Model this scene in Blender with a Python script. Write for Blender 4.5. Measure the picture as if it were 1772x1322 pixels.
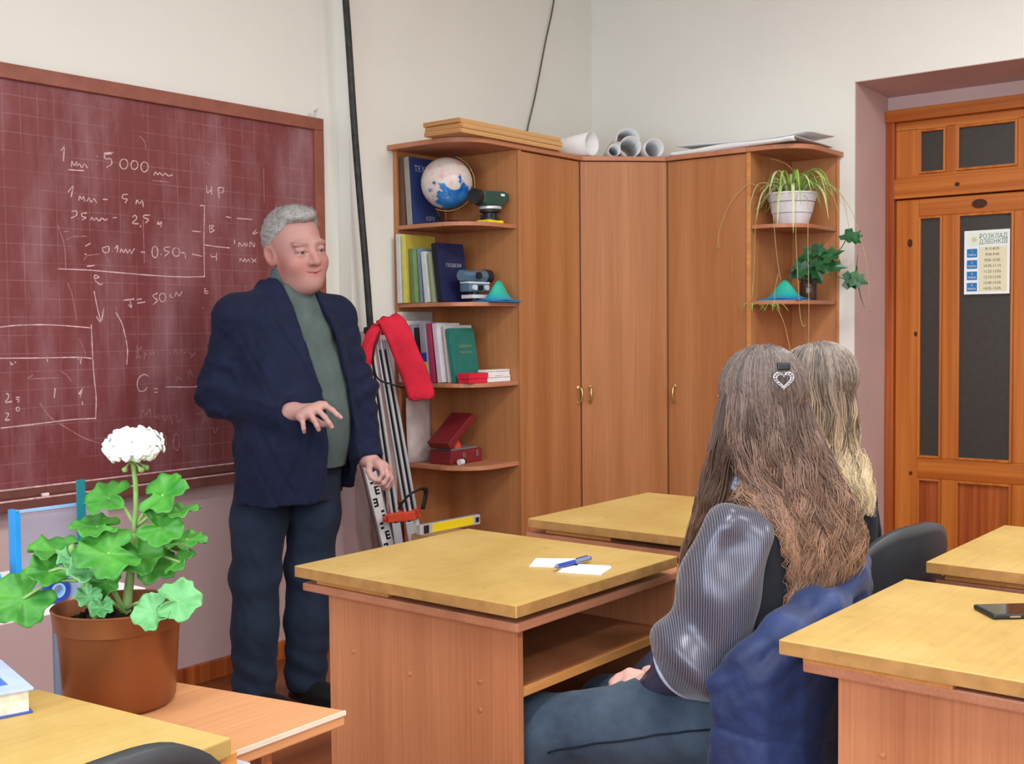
import bpy, bmesh, math, random
import numpy as np
from mathutils import Vector, Matrix
random.seed(7); rng = np.random.default_rng(11)
for o in list(bpy.data.objects): bpy.data.objects.remove(o)
C = bpy.context.scene.collection
SC = bpy.context.scene
# ---------------------------------------------------------------- camera
CAM_H = 1.35
def cam_axes(yaw, pitch, roll):
    cy, sy = math.cos(yaw), math.sin(yaw)
    M = np.array([[sy, -cy, 0], [0, 0, -1], [cy, sy, 0]])
    cp, sp = math.cos(pitch), math.sin(pitch)
    P = np.array([[1, 0, 0], [0, cp, -sp], [0, sp, cp]])
    cr, sr = math.cos(roll), math.sin(roll)
    Q = np.array([[cr, -sr, 0], [sr, cr, 0], [0, 0, 1]])
    return Q @ P @ M
_A = cam_axes(math.radians(38.727), math.radians(2.671), math.radians(-.5595))
cam_d = bpy.data.cameras.new('camera'); cam = bpy.data.objects.new('camera', cam_d); C.objects.link(cam)
cam_d.sensor_fit = 'HORIZONTAL'; cam_d.sensor_width = 36; cam_d.lens = 2016.79 * 36 / 1772
cam_d.clip_start = .05
cam.matrix_world = Matrix(((_A[0][0], -_A[1][0], -_A[2][0], 0), (_A[0][1], -_A[1][1], -_A[2][1], 0),
                           (_A[0][2], -_A[1][2], -_A[2][2], CAM_H), (0, 0, 0, 1)))
SC.camera = cam
# ---------------------------------------------------------------- world, exposure
SC.view_settings.view_transform = 'Standard'; SC.view_settings.look = 'None'
SC.view_settings.gamma = 1; SC.view_settings.use_curve_mapping = False
SC.view_settings.exposure = 0.0
w = bpy.data.worlds.new('world'); SC.world = w; w.use_nodes = True
w.node_tree.nodes['Background'].inputs[0].default_value = (.75, .85, 1, 1)
w.node_tree.nodes['Background'].inputs[1].default_value = 0.0
def area(name, loc, rot, sx, sy, power, col):
    l = bpy.data.lights.new(name, 'AREA'); l.shape = 'RECTANGLE'; l.size = sx; l.size_y = sy
    l.energy = power; l.color = col
    o = bpy.data.objects.new(name, l); o.location = loc; o.rotation_euler = rot; C.objects.link(o); return o
# daylight through the three windows of the long wall behind the camera
for wn, wy in (('rear', -2.2), ('middle', -.2), ('front', 1.8)):
    area('window_%s_offscreen' % wn, (-1.52, wy, 1.75), (0, -math.pi/2, 0), 1.7, 1.4, 56, (.80, .90, 1.0))
LAMP_POWER = 48
LAMP_COL = (1.0, .985, .96)
# ---------------------------------------------------------------- materials
MATS = {}
def nt(name):
    m = bpy.data.materials.new(name); m.use_nodes = True
    MATS[name] = m
    return m, m.node_tree, m.node_tree.nodes['Principled BSDF']
def lin(c):
    return tuple(((v/255+.055)/1.055)**2.4 if v/255 > .04045 else v/255/12.92 for v in c) + (1,)
def setp(b, rough=.5, spec=.5, metal=0, coat=0, sheen=0, trans=0, ior=1.45, sss=0):
    b.inputs['Roughness'].default_value = rough; b.inputs['Specular IOR Level'].default_value = spec
    b.inputs['Metallic'].default_value = metal; b.inputs['Coat Weight'].default_value = coat
    b.inputs['Sheen Weight'].default_value = sheen; b.inputs['Transmission Weight'].default_value = trans
    b.inputs['IOR'].default_value = ior
    b.inputs['Subsurface Weight'].default_value = sss
def tex(t, coord='Object', scale=(1, 1, 1), rot=(0, 0, 0)):
    tc = t.nodes.new('ShaderNodeTexCoord'); mp = t.nodes.new('ShaderNodeMapping')
    mp.inputs['Scale'].default_value = scale; mp.inputs['Rotation'].default_value = rot
    t.links.new(tc.outputs[coord], mp.inputs[0]); return mp.outputs[0]
def noise(t, vec, scale=5, detail=3, rough=.5):
    n = t.nodes.new('ShaderNodeTexNoise'); n.inputs['Scale'].default_value = scale
    n.inputs['Detail'].default_value = detail; n.inputs['Roughness'].default_value = rough
    t.links.new(vec, n.inputs['Vector']); return n.outputs['Fac']
def ramp(t, fac, stops):
    r = t.nodes.new('ShaderNodeValToRGB'); e = r.color_ramp.elements
    while len(e) < len(stops): e.new(.5)
    for i, (p, c) in enumerate(stops): e[i].position = p; e[i].color = c
    t.links.new(fac, r.inputs[0]); return r.outputs[0]
def mix(t, fac, a, b, mode='MIX'):
    m = t.nodes.new('ShaderNodeMix'); m.data_type = 'RGBA'; m.blend_type = mode
    for s, v in ((0, fac), (6, a), (7, b)):
        if hasattr(v, 'is_output'): t.links.new(v, m.inputs[s])
        elif s == 0: m.inputs[0].default_value = v
        else: m.inputs[s].default_value = v
    return m.outputs[2]
def bump(t, b, h, strength=.2, dist=.002):
    n = t.nodes.new('ShaderNodeBump'); n.inputs['Strength'].default_value = strength
    n.inputs['Distance'].default_value = dist; t.links.new(h, n.inputs['Height'])
    t.links.new(n.outputs[0], b.inputs['Normal'])
def math_n(t, op, a, b=0.0, c=0.0):
    n = t.nodes.new('ShaderNodeMath'); n.operation = op
    for i, v in enumerate((a, b, c)):
        if hasattr(v, 'is_output'): t.links.new(v, n.inputs[i])
        else: n.inputs[i].default_value = v
    return n.outputs[0]
def plain(name, c, rough=.5, spec=.5, var=.06, vscale=9, bstr=0, bscale=200, **k):
    m, t, b = nt(name); setp(b, rough, spec, **k)
    L = lin(c)
    v = tex(t); f = noise(t, v, vscale, 3)
    a = tuple(x*(1-var*2) for x in L[:3])+(1,); d = tuple(min(1, x*(1+var*2)) for x in L[:3])+(1,)
    t.links.new(ramp(t, f, [(.3, a), (.7, d)]), b.inputs['Base Color'])
    if bstr: bump(t, b, noise(t, v, bscale, 2), bstr, .002)
    return m
def wood(name, c1, c2, across=22, along=.6, axis=2, rough=.42, fine=180, coat=0, dist=3):
    m, t, b = nt(name); setp(b, rough, .4, coat=coat)
    sc = [1, 1, 1]; sc[axis] = along/across
    v = tex(t, scale=tuple(sc))
    f = noise(t, v, across, 2, .5)
    sc2 = [1, 1, 1]; sc2[axis] = .015
    f2 = noise(t, tex(t, scale=tuple(sc2)), fine, 2, .6)
    base = ramp(t, f, [(.32, lin(c1)), (.68, lin(c2))])
    g = ramp(t, f2, [(.3, (.86, .84, .82, 1)), (.7, (1.05, 1.05, 1.05, 1))])
    t.links.new(mix(t, 1.0, base, g, 'MULTIPLY'), b.inputs['Base Color'])
    return m
def vcol(name, rough=.6, spec=.4, bstr=0, bscale=300, sss=0, sheen=0, aniso=False):
    m, t, b = nt(name); setp(b, rough, spec, sss=sss, sheen=sheen)
    a = t.nodes.new('ShaderNodeVertexColor'); a.layer_name = 'col'
    t.links.new(a.outputs[0], b.inputs['Base Color'])
    if sss:
        b.inputs['Subsurface Radius'].default_value = (1, .3, .15); b.inputs['Subsurface Scale'].default_value = .006
    if bstr: bump(t, b, noise(t, tex(t), bscale, 2), bstr, .001)
    return m
# ---------------------------------------------------------------- mesh helpers
def loc_of(o):
    v = Vector((0, 0, 0))
    while o is not None: v = v + o.location; o = o.parent
    return v
def tag(o, label=None, cat=None, group=None, kind=None):
    if label: o['label'] = label
    if cat: o['category'] = cat
    if group: o['group'] = group
    if kind: o['kind'] = kind
    return o
def thing(name, loc, label, cat, group=None):
    o = bpy.data.objects.new(name, None); o.location = loc; o.empty_display_size = .05; C.objects.link(o)
    return tag(o, label, cat, group)
def euler(rx=0, ry=0, rz=0):
    return np.array(Matrix.Rotation(rz, 3, 'Z') @ Matrix.Rotation(ry, 3, 'Y') @ Matrix.Rotation(rx, 3, 'X'))
def rotz(a): return euler(0, 0, a)
class MB:
    def __init__(s): s.v = []; s.f = []; s.mi = []; s.n = 0; s.cur = 0
    def add(s, V, F, R=None, T=None):
        V = np.asarray(V, float).reshape(-1, 3)
        if R is not None: V = V @ np.asarray(R).T
        if T is not None: V = V + np.asarray(T)
        s.v.append(V); s.f += [tuple(int(i)+s.n for i in f) for f in F]; s.mi += [s.cur]*len(F); s.n += len(V); return s
    def box(s, a, b, R=None, T=None, bev=0):
        a = np.minimum(a, b)*1.0; b2 = np.maximum(a, b)*1.0
        x0, y0, z0 = np.minimum(a, b2); x1, y1, z1 = np.maximum(a, b2)
        e = min(bev, (x1-x0)/2.2, (y1-y0)/2.2, (z1-z0)/2.2)
        if e <= 0:
            V = [(x, y, z) for z in (z0, z1) for (x, y) in ((x0, y0), (x1, y0), (x1, y1), (x0, y1))]
            F = [(3, 2, 1, 0), (4, 5, 6, 7), (0, 1, 5, 4), (1, 2, 6, 5), (2, 3, 7, 6), (3, 0, 4, 7)]
            return s.add(V, F, R, T)
        bm = bmesh.new(); bmesh.ops.create_cube(bm, size=1)
        for v in bm.verts:
            v.co = Vector(((x0+x1)/2+v.co.x*(x1-x0), (y0+y1)/2+v.co.y*(y1-y0), (z0+z1)/2+v.co.z*(z1-z0)))
        bmesh.ops.bevel(bm, geom=bm.edges[:], offset=e, segments=2, affect='EDGES', profile=.6)
        bm.verts.index_update()
        V = [tuple(v.co) for v in bm.verts]; F = [[v.index for v in f.verts] for f in bm.faces]; bm.free()
        return s.add(V, F, R, T)
    def prism(s, poly, z0, z1, R=None, T=None):
        n = len(poly)
        V = [(x, y, z0) for x, y in poly]+[(x, y, z1) for x, y in poly]
        ar = sum(poly[i][0]*poly[(i+1) % n][1]-poly[(i+1) % n][0]*poly[i][1] for i in range(n))
        F = [tuple(range(n))[::-1], tuple(range(n, 2*n))]+[(i, (i+1) % n, n+(i+1) % n, n+i) for i in range(n)]
        if ar < 0: F = [f[::-1] for f in F]
        return s.add(V, F, R, T)
    def tube(s, path, r, n=8, cap=True, flat=1.0, up=None):
        P = np.asarray(path, float); k = len(P); r = np.broadcast_to(np.asarray(r, float), (k,))
        T = np.gradient(P, axis=0); T /= np.linalg.norm(T, axis=1)[:, None]+1e-12
        ref = np.array(up if up is not None else ((0, 0, 1) if abs(T[0][2]) < .9 else (1, 0, 0)), float)
        V = []
        for i in range(k):
            a = ref-T[i]*(ref@T[i]); a /= np.linalg.norm(a)+1e-12
            b = np.cross(T[i], a); ref = a
            for j in range(n):
                t = 2*math.pi*j/n
                V.append(P[i]+r[i]*(math.cos(t)*a*flat+math.sin(t)*b))
        F = [(i*n+j, i*n+(j+1) % n, (i+1)*n+(j+1) % n, (i+1)*n+j) for i in range(k-1) for j in range(n)]
        if cap: F += [tuple(range(n))[::-1], tuple(range((k-1)*n, k*n))]
        return s.add(V, F)
    def cyl(s, p0, p1, r0, r1=None, n=16):
        return s.tube([p0, p1], [r0, r0 if r1 is None else r1], n)
    def lathe(s, prof, n=28, R=None, T=None, arc=None):
        k = len(prof); V = []; m = n if arc is None else n+1
        for (r, z) in prof:
            for j in range(m):
                t = (2*math.pi if arc is None else arc)*j/n
                V.append((r*math.cos(t), r*math.sin(t), z))
        F = []
        for i in range(k-1):
            for j in range(n):
                a, b = i*m+j, i*m+(j+1) % m
                F.append((a, b, b+m, a+m))
        return s.add(V, F, R, T)
    def grid(s, P, close_u=False):
        P = np.asarray(P, float); a, b = P.shape[:2]
        F = [(i*b+j, i*b+j+1, (i+1)*b+j+1, (i+1)*b+j) for i in range(a-1) for j in range(b-1)]
        if close_u: F += [((a-1)*b+j, (a-1)*b+j+1, j+1, j) for j in range(b-1)]
        return s.add(P.reshape(-1, 3), F)
    def build(s, name, mats, parent=None, smooth=False, colors=None, solid=0, bevel=0, angle=40, **tg):
        V = np.concatenate(s.v) if s.v else np.zeros((0, 3))
        if parent is not None: org = np.array(loc_of(parent))
        else: org = np.array([(V[:, 0].min()+V[:, 0].max())/2, (V[:, 1].min()+V[:, 1].max())/2, V[:, 2].min()])
        me = bpy.data.meshes.new(name); me.from_pydata((V-org).tolist(), [], s.f)
        for m in (mats if isinstance(mats, (list, tuple)) else [mats]): me.materials.append(MATS[m] if isinstance(m, str) else m)
        if isinstance(mats, (list, tuple)): me.polygons.foreach_set('material_index', s.mi)
        if smooth: me.polygons.foreach_set('use_smooth', [True]*len(me.polygons))
        if colors is not None:
            ca = me.color_attributes.new('col', 'FLOAT_COLOR', 'POINT')
            cc = np.ones((len(V), 4)); cc[:, :3] = colors; ca.data.foreach_set('color', cc.ravel())
        me.update()
        o = bpy.data.objects.new(name, me); C.objects.link(o)
        if parent is not None: o.parent = parent
        else: o.location = org
        if smooth == 'auto':
            try: me.set_sharp_from_angle(angle=math.radians(angle))
            except Exception: pass
        if solid:
            md = o.modifiers.new('thick', 'SOLIDIFY'); md.thickness = solid; md.offset = 0
        if bevel:
            md = o.modifiers.new('bevel', 'BEVEL'); md.width = bevel; md.segments = 2; md.limit_method = 'ANGLE'
        return tag(o, **tg)
def rbox(name, a, b, mat, parent=None, bev=.003, R=None, T=None, **k):
    return MB().box(np.array(a, float), np.array(b, float), R, T, bev).build(name, mat, parent, **k)
def text_mesh(s, size, font_scale_x=1.0, ext=.0):
    cu = bpy.data.curves.new('txt', 'FONT'); cu.body = s; cu.size = size; cu.align_x = 'CENTER'; cu.align_y = 'CENTER'
    cu.resolution_u = 3
    o = bpy.data.objects.new('txt', cu); C.objects.link(o)
    dg = bpy.context.evaluated_depsgraph_get(); me = o.evaluated_get(dg).to_mesh()
    V = np.array([tuple(v.co) for v in me.vertices]) if len(me.vertices) else np.zeros((0, 3))
    F = [tuple(p.vertices) for p in me.polygons]
    o.evaluated_get(dg).to_mesh_clear(); bpy.data.objects.remove(o); bpy.data.curves.remove(cu)
    if len(V): V[:, 0] *= font_scale_x
    return V, F
def bez(pts, n=24):
    # Catmull-Rom through the points
    P = np.asarray(pts, float)
    if len(P) < 3:
        t = np.linspace(0, 1, n)[:, None]; return P[0]*(1-t)+P[-1]*t
    Q = np.vstack([2*P[0]-P[1], P, 2*P[-1]-P[-2]]); out = []
    k = len(P)-1; ts = np.linspace(0, k, n)
    for t in ts:
        i = min(int(t), k-1); u = t-i
        a, b, c, d = Q[i:i+4]
        out.append(.5*((2*b)+(-a+c)*u+(2*a-5*b+4*c-d)*u*u+(-a+3*b-3*c+d)*u**3))
    return np.array(out)
UU = np.array([math.sin(math.radians(38.727)), -math.cos(math.radians(38.727)), 0.])
VV = np.array([-math.cos(math.radians(38.727)), -math.sin(math.radians(38.727)), 0.])
class Frame:
    """upright local frame standing at base: a (sideways), b (forward), z up"""
    def __init__(s, base, A, B, Z=(0, 0, 1)):
        s.o = np.array(base, float); s.M = np.array([A, B, Z], float)
    def loc(s, P): return (P-s.o) @ s.M.T
    def wld(s, q): return s.o+np.asarray(q, float) @ s.M
# ---------------------------------------------------------------- material library
wood('cab', (166, 106, 62), (190, 132, 86), across=7, along=.25)
wood('desk_side', (170, 106, 70), (194, 130, 90), across=7, along=.3)
wood('desk_x', (178, 116, 84), (196, 136, 102), across=9, along=.3, axis=0)
wood('slat', (196, 132, 66), (214, 152, 84), across=14, along=.5, axis=1)
wood('slat_x', (196, 132, 66), (214, 152, 84), across=14, along=.5, axis=0)
wood('orange_top', (198, 140, 94), (212, 156, 110), across=6, along=.4, axis=0, rough=.35)
wood('pine', (172, 90, 26), (202, 122, 50), across=26, along=.5, rough=.35)
wood('pine_x', (172, 90, 26), (202, 122, 50), across=26, along=.5, axis=1, rough=.35)
wood('pine_dark', (140, 62, 22), (186, 100, 46), across=30, along=.7, rough=.35)
wood('boards', (196, 150, 92), (214, 170, 112), across=30, along=.4, axis=0)
wood('boards_y', (186, 134, 82), (206, 154, 98), across=30, along=.4, axis=1)
wood('floor', (120, 66, 40), (150, 88, 54), across=9, along=.4, axis=0, rough=.35)
def board_top():
    m, t, b = nt('board_top'); setp(b, .42, .35)
    v = tex(t); n1 = noise(t, v, 3.5, 4, .6); n2 = noise(t, tex(t, scale=(.05, 1, 1)), 90, 2)
    n3 = noise(t, v, 26, 5, .7)
    c = ramp(t, n1, [(.3, lin((176, 144, 80))), (.55, lin((188, 158, 93))), (.75, lin((197, 171, 110)))])
    c = mix(t, 1.0, c, ramp(t, n2, [(.3, (.93, .92, .9, 1)), (.7, (1.03, 1.03, 1.03, 1))]), 'MULTIPLY')
    c = mix(t, 1.0, c, ramp(t, n3, [(.3, (.86, .83, .78, 1)), (.42, (1, 1, 1, 1))]), 'MULTIPLY')
    t.links.new(c, b.inputs['Base Color'])
board_top()
plain('board_edge', (164, 122, 70), .55, .3, .08, 30)
plain('white_edge', (226, 214, 196), .5, .4)
def wall(name, up, lo, zsplit):
    m, t, b = nt(name); setp(b, .75, .25)
    tc = t.nodes.new('ShaderNodeTexCoord'); g = t.nodes.new('ShaderNodeNewGeometry'); sx = t.nodes.new('ShaderNodeSeparateXYZ')
    t.links.new(g.outputs['Position'], sx.inputs[0])
    f = math_n(t, 'GREATER_THAN', sx.outputs[2], zsplit)
    n = noise(t, tc.outputs['Object'], 2.5, 3)
    a = ramp(t, n, [(.3, tuple(x*.97 for x in lin(up)[:3])+(1,)), (.7, lin(up))])
    d = ramp(t, n, [(.3, tuple(x*.94 for x in lin(lo)[:3])+(1,)), (.7, lin(lo))])
    t.links.new(mix(t, f, d, a), b.inputs['Base Color'])
    bump(t, b, noise(t, tc.outputs['Object'], 140, 3), .12, .002)
wall('wall_paint', (230, 230, 222), (198, 172, 172), 1.34)
wall('wall_paint_right', (230, 230, 222), (198, 172, 172), 1.0)
plain('niche_paint', (206, 180, 178), .7, .25, .03, 3, .1, 140)
plain('ceiling_paint', (240, 240, 236), .8, .2, .02)
def blackboard():
    m, t, b = nt('chalkboard'); setp(b, .48, .35)
    g = t.nodes.new('ShaderNodeNewGeometry'); sx = t.nodes.new('ShaderNodeSeparateXYZ'); t.links.new(g.outputs['Position'], sx.inputs[0])
    def line(o, off):
        q = math_n(t, 'FRACT', math_n(t, 'MULTIPLY_ADD', o, 1/.0605, off))
        return math_n(t, 'LESS_THAN', math_n(t, 'ABSOLUTE', math_n(t, 'SUBTRACT', q, .5)), .022)
    gl = math_n(t, 'MAXIMUM', line(sx.outputs[0], .2), line(sx.outputs[2], .35))
    pos = tex(t)
    gl = math_n(t, 'MULTIPLY', gl, ramp_f(t, noise(t, pos, 5, 3), .35, .75))
    sm = noise(t, tex(t, scale=(2.2, 1, .7), rot=(0, .5, 0)), 2.6, 6, .62)
    sm2 = noise(t, tex(t, scale=(4, 1, .9), rot=(0, .3, 0)), 2.2, 5, .6)
    c = ramp(t, noise(t, pos, 1.6, 3), [(.3, lin((112, 52, 54))), (.7, lin((126, 64, 66)))])
    c = mix(t, math_n(t, 'MULTIPLY', ramp_f(t, sm, .46, .8), .55), c, lin((176, 138, 146)))
    c = mix(t, math_n(t, 'MULTIPLY', ramp_f(t, sm2, .5, .85), .4), c, lin((170, 124, 130)))
    c = mix(t, math_n(t, 'MULTIPLY', gl, .3), c, lin((205, 168, 170)))
    t.links.new(c, b.inputs['Base Color'])
def ramp_f(t, f, a, b):
    n = t.nodes.new('ShaderNodeMapRange'); n.inputs[1].default_value = a; n.inputs[2].default_value = b
    t.links.new(f, n.inputs[0]); return n.outputs[0]
blackboard()
plain('board_frame', (140, 82, 66), .45, .4, .08, 14)
plain('board_ledge', (112, 66, 60), .5, .4, .08, 14)
plain('chalk', (206, 172, 172), .95, .1, .16, 60)
plain('chalk_faint', (164, 116, 118), .95, .1, .16, 60)
plain('chalk_bright', (232, 214, 214), .95, .1, .08, 60)
plain('black_metal', (34, 36, 38), .5, .4, .2, 30)
plain('black_paint', (44, 46, 46), .55, .4, .25, 25, .4, 60)
plain('dark_plastic', (30, 32, 36), .4, .5)
plain('chair_plastic', (58, 60, 64), .5, .45, .05, 12, .15, 400)
plain('chrome', (190, 194, 200), .25, .5, .04, metal=1)
plain('alu', (206, 212, 218), .32, .5, .04, 8, metal=.35)
plain('alu_white', (214, 220, 226), .4, .5, .03)
plain('brass', (206, 178, 120), .3, .5, .05, metal=.8)
plain('gold_frame', (196, 160, 90), .4, .5, metal=.5)
plain('red_cloth', (212, 44, 66), .8, .2, .08, 12, .3, 220)
plain('orange_plastic', (214, 74, 46), .45, .5, .05)
plain('yellow_plastic', (240, 214, 30), .4, .5, .03)
plain('staff_white', (228, 230, 232), .5, .4, .03)
plain('staff_edge', (120, 112, 114), .5, .4, .1)
plain('ink', (26, 26, 30), .6, .3)
plain('ink_grey', (120, 120, 124), .7, .3)
plain('paper', (236, 237, 238), .8, .2, .02, 6)
plain('old_paper', (188, 174, 172), .85, .2, .1, 14)
plain('page', (222, 214, 192), .85, .2, .08, 60)
plain('pot_white', (228, 228, 234), .35, .5, .03)
plain('soil', (48, 36, 30), .95, .1, .35, 60, .8, 90)
plain('teal', (40, 172, 160), .35, .5, .04)
plain('door_glass', (150, 140, 130), .35, .5, .05, 40, .5, 260, trans=.9)
plain('skin', (206, 150, 138), .5, .4)
plain('white', (240, 241, 243), .5, .4, .02)
plain('cable', (96, 92, 82), .6, .3)
# ---------------------------------------------------------------- the room
XR, YB, YP, H = 5.25, 3.71, 3.635, 3.3
X0, Y0 = -1.6, -3.2
rbox('floor', (X0, Y0, -.1), (XR+.8, YB+.1, 0), 'floor', bev=0, kind='structure')
rbox('ceiling', (X0, Y0, H), (XR+.4, YB+.1, H+.1), 'ceiling_paint', bev=0, kind='structure')
MB().box((X0, YB, 0), (3.45, YB+.2, H)).box((3.45, YP, 0), (XR, YB+.2, H)).build('wall_left', 'wall_paint', kind='structure')
# the wall with the door: a deep niche, mauve inside
NY1, NY0, NZ, DX = 2.16, .98, 2.47, 5.62
b = MB()
b.box((XR, NY1, 0), (XR+.16, YB+.2, H)).box((XR, NY0, NZ), (XR+.16, NY1, H)).box((XR, Y0, 0), (XR+.16, NY0, H))
wr = b.build('wall_right', 'wall_paint_right', kind='structure')
b = MB()
b.box((XR+.001, NY1-.004, 0), (DX+.12, NY1+.1, NZ+.1)).box((XR+.001, NY0-.1, 0), (DX+.12, NY0+.004, NZ+.1))
b.add([(XR+.001, NY0, NZ-.003), (XR+.001, NY1, NZ-.003), (DX+.12, NY1, NZ-.02), (DX+.12, NY0, NZ-.02),
       (XR+.001, NY0, NZ+.1), (XR+.001, NY1, NZ+.1), (DX+.12, NY1, NZ+.1), (DX+.12, NY0, NZ+.1)],
      [(0, 1, 2, 3), (7, 6, 5, 4), (0, 4, 5, 1), (1, 5, 6, 2), (2, 6, 7, 3), (3, 7, 4, 0)])
b.box((DX+.03, NY0, 2.385), (DX+.12, NY1, NZ))
b.build('door_niche', 'niche_paint', wr)
MB().box((X0-.1, Y0, 0), (X0, YB+.1, H)).build('wall_back', 'wall_paint', kind='structure')
MB().box((X0, Y0-.1, 0), (XR+.4, Y0, H)).build('wall_front', 'wall_paint', kind='structure')
MB().box((X0, YB-.018, 0), (3.45, YB, .075), bev=.004).box((3.45, YP-.018, 0), (3.72, YP, .075), bev=.004).build('baseboard_left', 'pine_dark', kind='structure')
# windows in the long wall behind the camera (the daylight)
for i, wy in enumerate((-2.2, -.2, 1.8)):
    o = MB()
    for y0, y1, z0, z1 in ((-.78, -.7, .85, 2.65), (.7, .78, .85, 2.65), (-.78, .78, .85, .93), (-.78, .78, 2.57, 2.65), (-.04, .04, .85, 2.65)):
        o.box((X0+.001, wy+y0, z0), (X0+.05, wy+y1, z1))
    o.build('window_%d' % (i+1), 'white', kind='structure')
# ceiling lamps: two rows of fluorescent fittings
for i, (lx, ly) in enumerate(((.6, -1.6), (.7, .5), (3.2, -1.6), (3.2, .9))):
    r = thing('ceiling_lamp', (lx, ly, H-.09), ['white ceiling fitting at the rear near the windows', 'white ceiling fitting above the geranium desk', 'white ceiling fitting at the rear on the door side', 'white ceiling fitting above the seated girls'][i], 'lamp', 'ceiling lamps')
    rbox('housing', (lx-.6, ly-.12, H-.05), (lx+.6, ly+.12, H), 'white', r)
    MB().cyl((lx-.57, ly-.05, H-.07), (lx+.57, ly-.05, H-.07), .016, n=10).build('tube', 'white', r, smooth='auto')
    MB().cyl((lx-.57, ly+.05, H-.07), (lx+.57, ly+.05, H-.07), .016, n=10).build('tube', 'white', r, smooth='auto')
    area('ceiling_lamp_%s_offscreen' % ('rear_window_side', 'front_window_side', 'rear_door_side', 'front_door_side')[i], (lx, ly, H-.1), (0, 0, 0), 1.2, .24, LAMP_POWER, LAMP_COL)
# ---------------------------------------------------------------- door
d = thing('door_1', (DX, 1.55, 0), None, None); d['kind'] = 'structure'
JY = 2.155
def dbox(nm, y0, y1, z0, z1, x0, x1, mat, par=d, bev=.004): return rbox(nm, (x0, y0, z0), (x1, y1, z1), mat, par, bev)
fx = DX
dbox('jamb', JY-.042, JY, 0, 2.385, fx, fx+.09, 'pine_dark'); dbox('jamb', 1.0, 1.04, 0, 2.385, fx, fx+.09, 'pine_dark')
dbox('lintel', 1.0, JY, 2.325, 2.385, fx-.012, fx+.09, 'pine_x')
dbox('transom_bar', 1.04, JY-.042, 1.955, 2.05, fx-.004, fx+.08, 'pine_x')
# transom sash: stiles, muntins, panes with beads
tx = fx+.02
dbox('transom_rail', 1.04, JY-.042, 2.28, 2.325, tx, tx+.05, 'pine_x'); dbox('transom_rail', 1.04, JY-.042, 2.05, 2.068, tx, tx+.05, 'pine_x')
dbox('transom_stile', 2.0, JY-.042, 2.06, 2.29, tx, tx+.05, 'pine'); dbox('transom_stile', 1.04, 1.13, 2.06, 2.29, tx, tx+.05, 'pine')
for ya, yb in ((1.822, 1.872), (1.453, 1.548)): dbox('transom_muntin', ya, yb, 2.06, 2.29, tx, tx+.05, 'pine')
def frame(nm, y0, y1, z0, z1, x, w, mat, par):
    bb = MB(); bb.box((x, y0, z0), (x+.02, y0+w, z1), bev=.003).box((x, y1-w, z0), (x+.02, y1, z1), bev=.003)
    bb.box((x, y0+w, z0), (x+.02, y1-w, z0+w), bev=.003).box((x, y0+w, z1-w), (x+.02, y1-w, z1), bev=.003); return bb.build(nm, mat, par)
def pane(y0, y1, z0, z1, x, par):
    p = rbox('pane', (x+.012, y0, z0), (x+.018, y1, z1), 'door_glass', par, 0)
    frame('glazing_bead', y0, y1, z0, z1, x-.006, .012, 'pine', p); return p
for y0, y1 in ((1.872, 2.0), (1.548, 1.822), (1.13, 1.453)): pane(y0, y1, 2.068, 2.28, tx, d)
# leaf
lf = MB(); leafx = fx+.02
LY1, LY0 = JY-.045, 1.045
def lbox(nm, y0, y1, z0, z1, mat, bev=.004): return dbox(nm, y0, y1, z0, z1, leafx, leafx+.045, mat, d, bev)
lbox('stile', 2.0, LY1, .01, 1.95, 'pine'); lbox('stile', LY0, 1.155, .01, 1.95, 'pine')
lbox('top_rail', 1.155, 2.0, 1.865, 1.95, 'pine_x'); lbox('lock_rail', 1.155, 2.0, .60, .70, 'pine_x'); lbox('bottom_rail', 1.155, 2.0, .01, .16, 'pine_x')
lbox('muntin', 1.815, 1.885, .70, 1.865, 'pine'); lbox('muntin', 1.50, 1.56, .70, 1.865, 'pine')
lbox('muntin', 1.815, 1.885, .16, .60, 'pine'); lbox('muntin', 1.50, 1.56, .16, .60, 'pine')
for y0, y1 in ((1.885, 2.0), (1.56, 1.815), (1.155, 1.50)):
    pane(y0, y1, .70, 1.865, leafx, d)
    p = rbox('panel', (leafx+.016, y0, .16), (leafx+.032, y1, .60), 'pine_dark', d, .002)
    frame('panel_moulding', y0, y1, .16, .60, leafx-.004, .012, 'pine', p)
hnd = MB().tube([(leafx, 1.08, .98), (leafx-.045, 1.08, .98), (leafx-.05, 1.12, .98), (leafx-.05, 1.2, .98)], .009, 8)
hnd.build('handle', 'brass', d, smooth='auto')
# dark knots of the pine, slightly sunk discs of the wood
plain('knot', (70, 36, 18), .5, .3, .2, 60)
for (y, z, ry, rz, x) in ((1.715, 1.907, .036, .022, leafx), (2.04, 1.74, .012, .02, leafx), (1.81, 2.003, .012, .01, fx-.004), (2.01, 1.3, .008, .012, leafx), (2.03, .62, .008, .01, leafx)):
    kb = MB(); kb.prism([(ry*math.cos(a), rz*math.sin(a)) for a in np.linspace(0, 2*math.pi, 13)[:-1]], 0, .0012, R=np.array([[0, 0, -1], [1, 0, 0], [0, 1, 0]]), T=(x-.0002, y, z))
    kb.build('knot', 'knot', d)
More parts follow.
